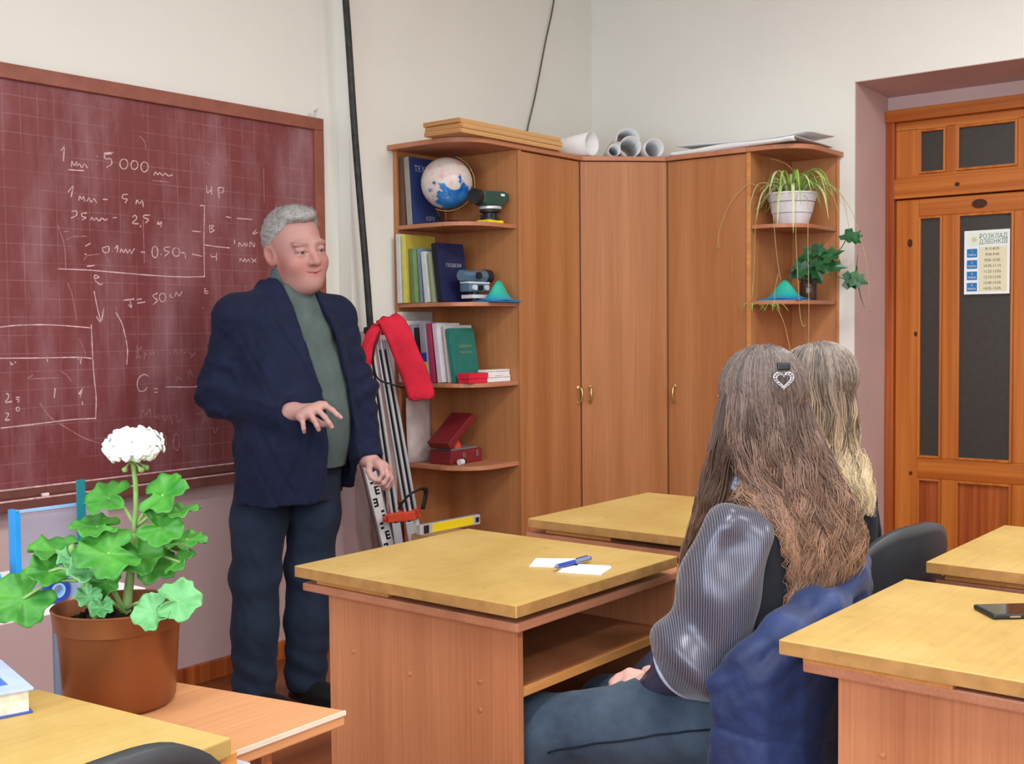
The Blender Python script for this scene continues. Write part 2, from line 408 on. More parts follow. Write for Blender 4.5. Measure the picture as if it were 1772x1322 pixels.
# bell timetable taped to the glass
sy0, sy1, sz0, sz1 = 1.575, 1.78, 1.485, 1.782; sx = leafx-.008
sg = thing('timetable_sign', (sx, (sy0+sy1)/2, sz0), 'white printed bell timetable sheet taped to the dark door glass', 'sign')
rbox('sheet', (sx, sy0, sz0), (sx+.001, sy1, sz1), 'white', sg, 0)
plain('sign_cream', (226, 222, 190), .7, .3, .01); plain('sign_blue', (44, 124, 186), .6, .3, .03); plain('sign_mint', (226, 238, 230), .7, .3, .01)
plain('sign_grey', (96, 112, 104), .7, .3, .01); plain('sign_gold', (214, 206, 150), .7, .3, .01)
def sq(nm, u0, u1, v0, v1, mat, k=1, par=sg):
    w_, h_ = sy1-sy0, sz1-sz0
    return rbox(nm, (sx-.0004*k, sy1-u1*w_, sz1-v1*h_), (sx, sy1-u0*w_, sz1-v0*h_), mat, par, 0)
sq('header', .04, .96, .03, .25, 'sign_mint'); sq('timetable_ground', .32, .94, .26, .96, 'sign_cream')
RT = np.array([[0, 0, -1], [-1, 0, 0], [0, 1, 0]])   # text x -> -y, text y -> z
def stext(s, u, v, size, mat, par=sg, k=1, sxs=1.0):
    V, F = text_mesh(s, size, sxs); bb = MB(); bb.add(V, F, RT, (sx-.0008*k, sy1-u*(sy1-sy0), sz1-v*(sz1-sz0))); return bb.build('print', mat, par)
stext('РОЗКЛАД', .64, .10, .030, 'sign_grey', sxs=.86); stext('ДЗВІНКІВ', .64, .185, .030, 'sign_grey', sxs=.86)
cb = MB()
for i in range(12):
    a = i*math.pi/6; r = np.array([math.cos(a), math.sin(a)])
    cy, cz = sy1-.22*(sy1-sy0), sz1-.14*(sz1-sz0)
    pts = [(sx-.0007, cy-r[0]*.008-r[1]*.002, cz+r[1]*.008-r[0]*.002), (sx-.0007, cy-r[0]*.02, cz+r[1]*.02), (sx-.0007, cy-r[0]*.008+r[1]*.002, cz+r[1]*.008+r[0]*.002)]
    cb.add(pts, [(0, 1, 2)])
cb.prism([(.008*math.cos(a), .008*math.sin(a)) for a in np.linspace(0, 2*math.pi, 15)[:-1]], 0, .0004, RT, (sx-.0004, cy, cz)); cb.build('emblem', 'sign_gold', sg)
times = ['8:15-8:55', '9:00-9:40', '9:50-10:30', '10:35-11:15', '11:25-12:05', '12:10-12:50', '13:40-14:20', '14:25-15:05']
for i, s in enumerate(times): stext(s, .62, .295+i*.0885, .0175, 'ink', k=1, sxs=.95)
for i in range(4):
    q = sq('lesson_block', .06, .29, .285+i*.178, .42+i*.178, 'sign_blue')
    stext(str(i+1), .175, .325+i*.178, .014, 'white', par=sg); stext('ПАРА', .175, .383+i*.178, .0135, 'white', par=sg)
# cable on the wall
MB().tube(bez([(4.93, 3.628, H), (4.9, 3.628, 3.035), (4.82, 3.626, 2.80), (4.735, 3.626, 2.53), (4.655, 3.62, 2.33), (4.62, 3.60, 2.2)], 30), .004, 6).build('wall_cable', 'cable', smooth=True, label='thin dark cable running slantwise down the cream wall corner', cat='cable')
# ---------------------------------------------------------------- chalkboard
BX0, BX1, BZ0, BZ1, BY = 1.35, 3.335, .80, 2.225, 3.68
bd = thing('chalkboard', (2.34, BY, BZ0), 'maroon gridded chalkboard with white chalk notes on the wall', 'chalkboard')
rbox('writing_surface', (BX0+.05, BY, .835), (BX1-.045, YB, BZ1-.045), 'chalkboard', bd, 0)
rbox('frame_top', (BX0, BY-.015, BZ1-.05), (BX1, YB, BZ1), 'board_frame', bd, .003)
rbox('frame_side', (BX1-.05, BY-.015, BZ0), (BX1, YB, BZ1-.05), 'board_frame', bd, .003)
rbox('frame_side', (BX0, BY-.015, BZ0), (BX0+.05, YB, BZ1-.05), 'board_frame', bd, .003)
rbox('frame_bottom', (BX0+.05, BY-.012, .803), (BX1-.05, YB, .836), 'board_ledge', bd, .003)
rbox('ledge', (BX0, BY-.05, .765), (BX1-.05, YB, .803), 'board_ledge', bd, .004)
rbox('chalk_dust_line', (BX0+.05, BY-.0135, .832), (BX1-.05, BY-.010, .837), 'chalk', bd, 0)
rbox('chalk_dust_line', (BX0+.02, BY-.052, .799), (BX1-.07, BY-.047, .8045), 'chalk', bd, 0)
MB().tube(bez([(3.30, BY+.01, 2.225), (3.30, BY, 2.25), (3.305, BY-.01, 2.262), (3.29, BY-.01, 2.25)], 10), .004, 6).build('hook', 'alu', bd)
rbox('chalk_piece', (2.03, BY-.045, .804), (2.055, BY-.033, .814), 'chalk_bright', None, .003, label='short stub of white chalk lying on the chalkboard ledge', cat='chalk')
rbox('chalk_piece', (2.83, BY-.045, .804), (2.87, BY-.033, .814), 'chalk_bright', None, .003, label='longer stick of chalk on the chalkboard ledge behind the man', cat='chalk')
STROKES = [
  [(2.1556,1.9631),(2.1694,1.9817)],
  [(2.1694,1.9817),(2.1641,1.93)],
  [(2.1689,1.9841),(2.17,1.9827)],
  [(2.1924,1.9134),(2.1962,1.9334),(2.2033,1.9194),(2.2134,1.9327),(2.2118,1.9154)],
  [(2.2118,1.9154),(2.2241,1.9265),(2.2319,1.9149),(2.2432,1.9284),(2.2537,1.9146)],
  [(2.1803,1.9024),(2.2398,1.9049)],
  [(2.2921,1.9609),(2.2931,1.958)],
  [(2.2875,1.9354),(2.2891,1.9336)],
  [(2.3505,1.9747),(2.322,1.9691),(2.3244,1.9543),(2.3443,1.9564),(2.3477,1.9391),(2.3263,1.9244)],
  [(2.3193,1.9738),(2.3563,1.9804)],
  [(2.3967,1.962),(2.4083,1.958),(2.4127,1.9454),(2.407,1.932),(2.3949,1.9262),(2.3839,1.9317),(2.3809,1.9449),(2.3877,1.9577),(2.4001,1.962)],
  [(2.4393,1.9608),(2.4496,1.9573),(2.4535,1.946),(2.4485,1.934),(2.4377,1.9289),(2.428,1.9338),(2.4254,1.9456),(2.4314,1.957),(2.4424,1.9609)],
  [(2.4808,1.9605),(2.4917,1.9564),(2.4958,1.9435),(2.4904,1.93),(2.4791,1.9242),(2.4688,1.9299),(2.466,1.9434),(2.4724,1.9562),(2.484,1.9606)],
  [(2.5191,1.9151),(2.5256,1.9287),(2.5344,1.9191),(2.5438,1.9279),(2.5559,1.9186),(2.5684,1.9276),(2.5806,1.9193),(2.5994,1.9253)],
  [(2.1781,1.8265),(2.1974,1.8478),(2.1883,1.8102)],
  [(2.2176,1.8002),(2.2209,1.8178),(2.2287,1.8061),(2.2372,1.8166),(2.2394,1.7995)],
  [(2.2476,1.8001),(2.2562,1.8132),(2.2641,1.7989),(2.2755,1.8123),(2.2851,1.798)],
  [(2.309,1.8124),(2.3288,1.813)],
  [(2.4099,1.8383),(2.3895,1.8341),(2.3891,1.8213),(2.4065,1.8201),(2.3974,1.8067)],
  [(2.4412,1.8049),(2.4464,1.8207),(2.4561,1.8086),(2.4684,1.8199),(2.4719,1.7969)],
  [(2.1895,1.7613),(2.2058,1.7649),(2.208,1.7503),(2.1862,1.7389)],
  [(2.2132,1.7407),(2.2153,1.7389)],
  [(2.2464,1.7603),(2.2272,1.7565),(2.2296,1.7468),(2.2433,1.7452),(2.2265,1.7342)],
  [(2.2595,1.7364),(2.2653,1.7467),(2.2734,1.7373),(2.2819,1.7453),(2.2928,1.736),(2.3043,1.7468),(2.3154,1.74),(2.3268,1.7458)],
  [(2.3469,1.7507),(2.3629,1.7528)],
  [(2.4252,1.7575),(2.4372,1.766),(2.4427,1.7535),(2.4246,1.7369),(2.4511,1.736)],
  [(2.4599,1.7314),(2.4567,1.7234)],
  [(2.5,1.7703),(2.4728,1.7674),(2.4756,1.7583),(2.4935,1.7543),(2.4781,1.7403)],
  [(2.5294,1.7383),(2.5328,1.7516),(2.5355,1.7387),(2.5469,1.7499),(2.5426,1.7286)],
  [(2.2376,1.6456),(2.2572,1.6565)],
  [(2.234,1.6181),(2.2422,1.6175)],
  [(2.241,1.5761),(2.2715,1.5807)],
  [(2.3012,1.6411),(2.3269,1.6499),(2.3263,1.6297),(2.3065,1.6288),(2.3042,1.6463)],
  [(2.3406,1.6328),(2.3423,1.6309)],
  [(2.3523,1.6435),(2.3641,1.6542),(2.3605,1.6286)],
  [(2.372,1.6291),(2.3782,1.6422),(2.3865,1.6298),(2.3956,1.643),(2.401,1.6278)],
  [(2.401,1.6278),(2.4131,1.6412),(2.4186,1.6286),(2.4309,1.6472)],
  [(2.4572,1.6355),(2.4751,1.6347)],
  [(2.5159,1.659),(2.5247,1.6533),(2.5279,1.6381),(2.5234,1.6228),(2.5141,1.6171),(2.5058,1.6245),(2.5037,1.6403),(2.509,1.6547),(2.5185,1.6588)],
  [(2.5399,1.6312),(2.5423,1.6292)],
  [(2.5797,1.6594),(2.5578,1.6558),(2.5576,1.6452),(2.576,1.6407),(2.557,1.6241)],
  [(2.6073,1.6581),(2.6188,1.654),(2.6231,1.6424),(2.6176,1.6307),(2.6057,1.6261),(2.5948,1.6316),(2.5918,1.6435),(2.5985,1.6547),(2.6107,1.658)],
  [(2.6294,1.6404),(2.6452,1.6384),(2.6479,1.6198)],
  [(2.6773,1.6371),(2.7226,1.6309)],
  [(2.6796,1.7235),(2.7185,1.723)],
  [(2.7376,1.8247),(2.7365,1.7811),(2.7328,1.7157),(2.7313,1.6612),(2.7311,1.5523)],
  [(2.7179,1.8205),(2.7356,1.8229)],
  [(2.1331,1.5641),(2.2407,1.5637),(2.3642,1.5585),(2.4818,1.5532),(2.6238,1.5504),(2.7305,1.5544)],
  [(2.7304,1.6748),(2.79,1.6706),(2.851,1.6685)],
  [(2.7495,1.8989),(2.7521,1.872),(2.7689,1.8843)],
  [(2.7726,1.8982),(2.7718,1.8654)],
  [(2.8026,1.8954),(2.8069,1.8546)],
  [(2.8026,1.8954),(2.8263,1.8975),(2.8258,1.8809),(2.8055,1.8764)],
  [(2.7587,1.7499),(2.7594,1.7226)],
  [(2.7587,1.7499),(2.7787,1.7484),(2.7651,1.7383),(2.7816,1.7321),(2.7594,1.7226)],
  [(2.7638,1.6408),(2.7655,1.63),(2.7857,1.6335)],
  [(2.7894,1.6474),(2.7873,1.6171)],
  [(2.837,1.7879),(2.8609,1.7851)],
  [(2.8884,1.7847),(2.9657,1.7854)],
  [(2.8738,1.7013),(2.8755,1.6847)],
  [(2.8925,1.6743),(2.8985,1.6914),(2.9101,1.678),(2.9244,1.6899),(2.9276,1.676)],
  [(2.935,1.6933),(2.9361,1.6792)],
  [(2.9488,1.677),(2.9528,1.697),(2.9701,1.678),(2.972,1.6951)],
  [(2.898,1.6158),(2.9019,1.6299),(2.9156,1.6192),(2.9229,1.6308),(2.9296,1.6169),(2.9405,1.6286),(2.9473,1.6176)],
  [(2.9547,1.632),(2.9794,1.6188)],
  [(2.9797,1.633),(2.9578,1.6152)],
  [(2.2676,1.5395),(2.2733,1.5472),(2.2871,1.54),(2.2674,1.5345)],
  [(2.2701,1.5295),(2.2892,1.5149),(2.3005,1.5177)],
  [(2.2662,1.4919),(2.2783,1.4292),(2.2899,1.3864)],
  [(2.272,1.4041),(2.2899,1.3849),(2.3025,1.4319)],
  [(2.3817,1.4607),(2.4258,1.4664)],
  [(2.4079,1.461),(2.4131,1.4353),(2.4017,1.4455)],
  [(2.4345,1.4639),(2.4554,1.4668)],
  [(2.4371,1.451),(2.4701,1.4555)],
  [(2.5225,1.4887),(2.504,1.4805),(2.5098,1.4701),(2.5218,1.4624),(2.503,1.4464)],
  [(2.5436,1.489),(2.5537,1.4846),(2.5574,1.473),(2.5525,1.4615),(2.542,1.4574),(2.5325,1.4631),(2.5299,1.4751),(2.5358,1.4859),(2.5466,1.4888)],
  [(2.5812,1.487),(2.5746,1.4763),(2.5902,1.4739)],
  [(2.5965,1.4766),(2.6033,1.4927),(2.6155,1.4796),(2.6286,1.4959)],
  [(2.7326,1.5114),(2.7308,1.4922),(2.7453,1.4925),(2.7422,1.5006),(2.7322,1.4977)],
  [(2.7195,1.4375),(2.7214,1.4353)],
  [(2.9826,1.7468),(2.9643,1.7287),(2.9895,1.7358)],
  [(1.9244,1.3678),(1.9918,1.3739),(2.1079,1.3743),(2.2494,1.3637)],
  [(2.2522,1.375),(2.2531,1.318),(2.2572,1.1991),(2.2636,1.1255),(2.2592,1.0431)],
  [(1.9213,1.2666),(2.0575,1.2639),(2.2015,1.2623),(2.2563,1.2563)],
  [(1.9164,1.0384),(2.0508,1.0439),(2.1706,1.0491),(2.2593,1.0476)],
  [(1.9565,1.2536),(1.9585,1.2449),(1.9653,1.2469)],
  [(1.97,1.2532),(1.9753,1.2509)],
  [(2.0858,1.2675),(2.0852,1.2499)],
  [(2.199,1.2601),(2.2037,1.251)],
  [(2.2114,1.2621),(2.2068,1.2395)],
  [(2.111,1.1601),(2.1062,1.127)],
  [(2.2133,1.1554),(2.1978,1.1357),(2.2053,1.1376)],
  [(2.2106,1.1509),(2.2023,1.1219)],
  [(2.2094,1.1101),(2.2115,1.0964)],
  [(1.9376,1.151),(1.9464,1.1463),(1.9438,1.1335),(1.9345,1.121),(1.957,1.1241)],
  [(1.9709,1.1363),(1.9844,1.1356)],
  [(1.9707,1.1298),(1.9819,1.1271),(1.9771,1.1186)],
  [(1.9765,1.1035),(1.9806,1.1013),(1.9821,1.0965),(1.9801,1.0919),(1.9758,1.0905),(1.9719,1.0932),(1.9709,1.0982),(1.9733,1.1024),(1.9777,1.1033)],
  [(1.9334,1.0867),(1.9445,1.0838),(1.9397,1.0733),(1.9327,1.063),(1.9484,1.0641)],
  [(2.4754,1.1861),(2.4592,1.1939),(2.4371,1.1828),(2.4284,1.1595),(2.4358,1.1355),(2.4575,1.1345),(2.4715,1.1481)],
  [(2.4961,1.1398),(2.5128,1.14)],
  [(2.4985,1.1267),(2.5124,1.126)],
  [(2.5493,1.1445),(2.6264,1.14),(2.7088,1.1382)],
  [(2.3875,1.3207),(2.3926,1.2785),(2.3876,1.2317)],
  [(2.3482,1.4187),(2.3732,1.3769),(2.3866,1.3254)],
]
FAINT = [
  [(2.463,2.0513),(2.4833,2.0331),(2.4886,2.0079)],
  [(2.7324,1.9975),(2.7714,1.9771)],
  [(2.8426,2.0037),(2.8419,1.976)],
  [(3.0246,1.9887),(3.025,1.8577)],
  [(2.1375,1.7114),(2.1593,1.6443),(2.1621,1.5611)],
  [(2.1679,1.6643),(2.1896,1.6753),(2.2441,1.6802)],
  [(2.158,1.6907),(2.1795,1.6944)],
  [(2.2307,1.5981),(2.2476,1.6137),(2.2922,1.6206)],
  [(2.3119,1.6215),(2.3253,1.5968),(2.3276,1.5766)],
  [(2.1688,1.5171),(2.1836,1.4731),(2.1973,1.3891)],
  [(2.3465,1.4399),(2.3708,1.3837)],
  [(2.4694,1.7527),(2.4711,1.5971)],
  [(3.0874,1.8625),(3.0584,1.734)],
  [(2.5095,1.896),(2.5831,1.8974)],
  [(2.4324,1.3012),(2.4293,1.2517)],
  [(2.4511,1.2938),(2.4315,1.2705),(2.4472,1.2536)],
  [(2.4614,1.2722),(2.4607,1.2485)],
  [(2.4614,1.2722),(2.4721,1.2672),(2.4638,1.2626)],
  [(2.4834,1.2765),(2.4885,1.2644),(2.4971,1.2762),(2.505,1.2616)],
  [(2.5192,1.2733),(2.5189,1.2613)],
  [(2.5526,1.2629),(2.567,1.2746),(2.5723,1.26)],
  [(2.578,1.2598),(2.5957,1.2813),(2.598,1.2618)],
  [(2.6067,1.264),(2.6187,1.2808),(2.6269,1.2635),(2.6416,1.273)],
  [(2.6475,1.2729),(2.6675,1.2576),(2.6585,1.248)],
  [(2.6644,1.2503),(2.6826,1.2696)],
  [(2.5926,1.1669),(2.6073,1.181)],
  [(2.5958,1.1814),(2.6213,1.1658)],
  [(2.6506,1.1744),(2.6544,1.2063),(2.6683,1.1762)],
  [(2.4412,1.0402),(2.4475,1.0684),(2.4604,1.0437),(2.4776,1.0689),(2.4822,1.0375)],
  [(2.4992,1.0508),(2.4986,1.0316)],
  [(2.5157,1.045),(2.5071,1.0359),(2.5208,1.0277)],
  [(2.5323,1.0391),(2.543,1.019),(2.5549,1.0376)],
  [(2.5662,1.0369),(2.5711,1.0073)],
  [(2.592,1.0401),(2.5942,1.0155),(2.6115,1.0167)],
  [(2.6822,1.0343),(2.7001,1.0381)],
  [(2.7078,0.9877),(2.7178,1.027),(2.7291,1.0012)],
  [(2.7421,1.0354),(2.754,1.0246)],
  [(2.7661,1.0238),(2.7732,1.0587),(2.7906,1.0222)],
  [(2.7528,0.9794),(2.7644,0.9584),(2.7772,0.9776)],
  [(2.5897,0.9693),(2.5989,0.9593),(2.6021,0.9357),(2.5972,0.9132),(2.5873,0.906),(2.5786,0.9185),(2.5765,0.9428),(2.5823,0.9639),(2.5924,0.9685)],
  [(2.533,0.9737),(2.542,0.9638),(2.5451,0.9404),(2.5403,0.9181),(2.5306,0.911),(2.5221,0.9233),(2.5201,0.9474),(2.5258,0.9683),(2.5357,0.9729)],
  [(2.6585,0.9194),(2.685,0.9157)],
  [(2.7449,0.9121),(2.757,0.9095)],
  [(2.0138,1.1974),(2.0325,1.2076)],
  [(2.016,1.1951),(2.1265,1.1951)],
  [(2.1319,1.2173),(2.1557,1.203),(2.1721,1.1798)],
  [(2.0529,1.1144),(2.0891,1.0635),(2.1312,1.0338),(2.2131,0.9824),(2.273,0.9591)],
  [(2.2035,1.3278),(2.2222,1.2913),(2.2289,1.2639)],
]
def chalk_lines(strokes, width, mat, yoff):
    for s in strokes:
        mb = MB()
        P = np.array(s, float)
        P = bez(P, max(2, 3*len(P))) if len(P) > 2 else P
        T = np.gradient(P, axis=0); T /= np.linalg.norm(T, axis=1)[:, None]+1e-9
        N = np.stack([-T[:, 1], T[:, 0]], 1)*width/2
        w_ = (.75+.5*np.sin(np.arange(len(P))*1.7+P[0, 0]*90))[:, None]*.35+.75
        A, Bq = P+N*w_, P-N*w_; k = len(P)
        V = [(x, BY-yoff, z) for x, z in A]+[(x, BY-yoff, z) for x, z in Bq]
        mb.add(V, [(i, i+1, k+i+1, k+i) for i in range(k-1)])
        mb.build('chalk_stroke', mat, bd)
chalk_lines(STROKES, .0038, 'chalk', .0008)
chalk_lines(FAINT, .0032, 'chalk_faint', .0006)
# ---------------------------------------------------------------- corner cabinets
CZ = 2.15
def rounded(y_wall, x_in, x_out, y_front, r=.17, n=9):
    # plan outline of an end shelf: square at the wall, round at the free corner
    P = [(x_in, y_wall), (x_in, y_front)]
    for a in np.linspace(0, math.pi/2, n):
        P.append((x_out+r-r*math.sin(a), y_front+r-r*math.cos(a)))
    P.append((x_out, y_wall)); return P
yw = YP-.002
u = thing('open_shelf_unit', (3.9, 3.42, 0), 'open corner shelf unit with rounded shelves holding books and the globe', 'shelf unit')
rbox('back_panel', (3.715, yw-.014, .06), (4.058, yw, CZ-.02), 'cab', u, 0)
rbox('side_panel', (4.042, 3.2, 0), (4.058, yw-.014, CZ-.02), 'cab', u, .001)
rbox('edge_strip', (4.040, 3.192, 0), (4.062, 3.2, CZ-.02), 'cab', u, .002)
rbox('back_edge', (3.708, yw-.02, .0), (3.722, yw, CZ-.02), 'cab', u, .002)
SH = (1.785, 1.443, 1.095, .738, .06)
for z in SH:
    MB().prism(rounded(yw-.014, 4.042, 3.712, 3.205), z, z+.018).build('shelf', 'desk_x', u, bevel=.002)
MB().prism(rounded(yw, 4.062, 3.672, 3.183), CZ-.02, CZ+.002).build('top_panel', 'desk_x', u, bevel=.003)
def door_handle(par, base, nrm):
    n_ = np.array(nrm, float); p = np.array(base, float); zz = np.array([0, 0, 1.])
    MB().tube(bez([p-zz*.035, p-zz*.03+n_*.02, p+n_*.027, p+zz*.03+n_*.02, p+zz*.035], 14), .006, 8, flat=.8).build('handle', 'brass', par, smooth=True)
    MB().tube([p-zz*.04+n_*.001, p-zz*.03+n_*.003], .009, 8).build('handle_foot', 'brass', par); MB().tube([p+zz*.03+n_*.003, p+zz*.04+n_*.001], .009, 8).build('handle_foot', 'brass', par)
# wardrobe on the chalkboard wall
u = thing('wardrobe', (4.29, 3.42, 0), 'tall wooden wardrobe beside the book shelves, handle on its right edge', 'wardrobe')
rbox('body', (4.063, 3.222, .0), (4.513, yw, CZ-.02), 'cab', u, 0)
dr = rbox('door', (4.064, 3.2, .06), (4.508, 3.219, CZ-.024), 'cab', u, .0015)
door_handle(dr, (4.487, 3.199, 1.03), (0, -1, 0))
MB().prism([(4.063, yw), (4.063, 3.183), (4.515, 3.183), (4.515, yw)], CZ-.02, CZ+.002).build('top_panel', 'desk_x', u, bevel=.003)
# corner wardrobe with a diagonal door
u = thing('corner_wardrobe', (4.9, 3.3, 0), 'corner wardrobe with a diagonal door under the paper rolls', 'wardrobe')
MB().prism([(4.515, yw), (4.515, 3.222), (4.525, 3.216), (4.829, 2.912), (4.835, 2.904), (XR-.003, 2.904), (XR-.003, yw)], 0, CZ-.02).build('body', 'cab', u)
dv = np.array([.298, -.298, 0]); dn = np.array([-.7071, -.7071, 0]); L = np.linalg.norm(dv); dvn = dv/L
Rd = np.stack([dvn, -dn, [0, 0, 1]], 1)
dr = MB().box((.004, 0, .06), (L-.004, .018, CZ-.024), Rd, (4.514, 3.201, 0), .0015).build('door', 'cab', u)
door_handle(dr, np.array([4.514, 3.201, 1.03])+dvn*.045+dn*.001, dn)
MB().prism([(4.515, yw), (4.515, 3.183), (4.80, 2.902), (XR-.003, 2.902), (XR-.003, yw)], CZ-.02, CZ+.002).build('top_panel', 'desk_x', u, bevel=.003)
# wardrobe on the door wall
u = thing('wardrobe', (5.03, 2.69, 0), 'tall wooden wardrobe between the corner wardrobe and the plant shelves', 'wardrobe')
rbox('body', (4.835, 2.485, 0), (XR-.003, 2.901, CZ-.02), 'cab', u, 0)
dr = rbox('door', (4.813, 2.487, .06), (4.832, 2.898, CZ-.024), 'cab', u, .0015)
door_handle(dr, (4.812, 2.862, 1.03), (-1, 0, 0))
MB().prism([(XR-.003, 2.901), (4.796, 2.901), (4.796, 2.484), (XR-.003, 2.484)], CZ-.02, CZ+.002).build('top_panel', 'desk_x', u, bevel=.003)
# plant shelf unit
u = thing('open_shelf_unit', (5.05, 2.36, 0), 'open end shelf unit by the door holding the hanging plants', 'shelf unit')
xw = XR-.003
rbox('back_panel', (xw-.014, 2.238, .06), (xw, 2.466, CZ-.02), 'cab', u, 0)
rbox('side_panel', (4.813, 2.467, 0), (xw, 2.483, CZ-.02), 'cab', u, .001)
rbox('edge_strip', (4.806, 2.465, 0), (4.813, 2.485, CZ-.02), 'slat', u, .002)
rbox('back_edge', (xw-.02, 2.231, 0), (xw, 2.238, CZ-.02), 'cab', u, .002)
def mirror(P): return [(b_, a_) for a_, b_ in P]
for z in SH:
    MB().prism(mirror(rounded(xw-.014, 2.466, 2.240, 4.818, .15)), z, z+.018).build('shelf', 'desk_x', u, bevel=.002)
MB().prism(mirror(rounded(xw, 2.484, 2.212, 4.796, .17)), CZ-.02, CZ+.002).build('top_panel', 'desk_x', u, bevel=.003)
# ---------------------------------------------------------------- desks with drawing boards
def desk(x0, x1, y0, y1, label, boards, group=None):
    u = thing('school_desk', ((x0+x1)/2, (y0+y1)/2, 0), label, 'desk', group)
    rbox('table_top', (x0, y0, .748), (x1, y1, .767), 'desk_x', u, .004)
    sx0, sx1, sy0, sy1 = x0+.035, x1-.035, y0+.03, y1-.05
    s = rbox('side_panel', (sx0, sy0, 0), (sx0+.02, sy1, .748), 'desk_side', u, .002)
    for (yy, zz) in ((.1, .56), (.1, .62), (.3, .60), (sy1-sy0-.08, .62), (.34, .18)):
        MB().lathe([(.006, 0), (.005, .002), (.0, .003)], 10, np.array([[0, 0, -1], [0, 1, 0], [1, 0, 0]]), (sx0, sy0+yy, zz)).build('screw_cap', 'desk_side', s)
    rbox('side_panel', (sx1-.02, sy0, 0), (sx1, sy1, .748), 'desk_side', u, .002)
    rbox('modesty_panel', (sx0+.02, sy1-.05, .22), (sx1-.02, sy1-.034, .748), 'desk_side', u, .001)
    sh = rbox('book_shelf', (sx0+.02, sy0+.01, .600), (sx1-.02, sy1-.05, .618), 'desk_side', u, .001)
    rbox('edge_strip', (sx0+.02, sy0+.004, .599), (sx1-.02, sy0+.0098, .619), 'slat_x', sh, .001)
    for (lab, bx0, bx1, by0, by1, s0, s1, sl) in boards:
        q = thing('drawing_board', ((bx0+bx1)/2, (by0+by1)/2, .767), lab, 'drawing board', 'drawing boards on desks')
        pn = rbox('panel', (bx0, by0, .784), (bx1, by1, .81), 'board_top', q, .0025)
        rbox('edge_band', (bx0-.0012, by0+.003, .786), (bx0, by1-.003, .808), 'board_edge', pn, 0)
        rbox('edge_band', (bx0+.003, by0-.0012, .786), (bx1-.003, by0, .808), 'board_edge', pn, 0)
        rbox('batten', (bx0+.03, s0, .7675), (bx1-.03, s1, .784), 'slat_x', q, .002)
        rbox('batten', (bx0+.16, by0+.12, .7675), (bx1-.10, by0+.12+sl, .784), 'slat_x', q, .002)
    return u
desk(1.775, 2.47, 1.415, 2.05, 'wooden school desk under the drawing board with the paper notes',
     [('drawing board with a white note and blue pen on it', 1.752, 2.36, 1.40, 2.05, 1.78, 2.01, .05)])
desk(2.60, 3.30, 1.47, 2.04, 'wooden school desk standing just before the wardrobes',
     [('bare drawing board nearest the wardrobes', 2.585, 3.22, 1.48, 2.02, 1.76, 1.98, .05)])
desk(1.87, 2.60, .22, .86, 'wooden school desk behind the seated girl in the silvery blouse',
     [('drawing board with the black phone lying on it', 1.83, 2.43, .25, .885, .60, .855, .05)])
desk(2.66, 3.36, .28, .90, 'wooden school desk behind the empty grey chair back',
     [('bare drawing board on the desk by the door', 2.634, 3.235, .30, .912, .62, .88, .05)])
# the desk with the geranium: its free end is cut at a slant
u = thing('school_desk', (.75, 1.55, 0), 'school desk with an orange laminate top carrying the potted geranium', 'desk')
MB().prism([(1.266, 1.366), (1.175, 1.80), (.25, 1.86), (.25, 1.34)], .715, .74).build('table_top', 'orange_top', u, bevel=.002)
MB().prism([(1.268, 1.3645), (1.266, 1.3665), (.25, 1.3405), (.25, 1.338)], .732, .7395).build('edge_strip', 'white_edge', u)
rbox('side_panel', (1.125, 1.40, 0), (1.145, 1.77, .715), 'desk_side', u, .002)
rbox('side_panel', (.28, 1.40, 0), (.30, 1.77, .715), 'desk_side', u, .002)
rbox('modesty_panel', (.30, 1.70, .25), (1.125, 1.716, .715), 'desk_side', u, .001)
rbox('book_shelf', (.30, 1.40, .57), (1.125, 1.70, .588), 'desk_side', u, .001)
Rr = rotz(math.radians(6.5))
q = thing('drawing_board', (.6, 1.47, .74), 'drawing board beside the geranium with a book lying on it', 'drawing board', 'drawing boards on desks')
pn = MB().box((-.62, -.41, .784), (0, 0, .81), Rr, (.907, 1.656, 0), .0025).build('panel', 'board_top', q)
MB().box((-.57, -.06, .7405), (-.012, -.01, .784), Rr, (.907, 1.656, 0), .002).build('batten', 'slat_x', q)
MB().box((-.57, -.40, .7405), (.02, -.36, .784), Rr, (.907, 1.656, 0), .002).build('batten', 'slat_x', q)
MB().box((.022, -.395, .7405), (.05, -.365, .757), Rr, (.907, 1.656, 0), .002).build('batten_tip', 'alu', q)
# ---------------------------------------------------------------- poles and survey gear in the corner
def ln(a, b, t): return np.asarray(a, float)+(np.asarray(b, float)-np.asarray(a, float))*t
pa, pb = np.array([3.58, 3.545, 0]), np.array([3.36, 3.60, 3.27])
pts = [ln(pa, pb, t)+np.array([.003*math.sin(t*17), 0, 0]) for t in np.linspace(0, 1, 30)]
MB().tube(pts, .0145, 10).build('black_pole', 'black_paint', smooth='auto', label='long black painted pole leaning up the wall beside the chalkboard', cat='pole')
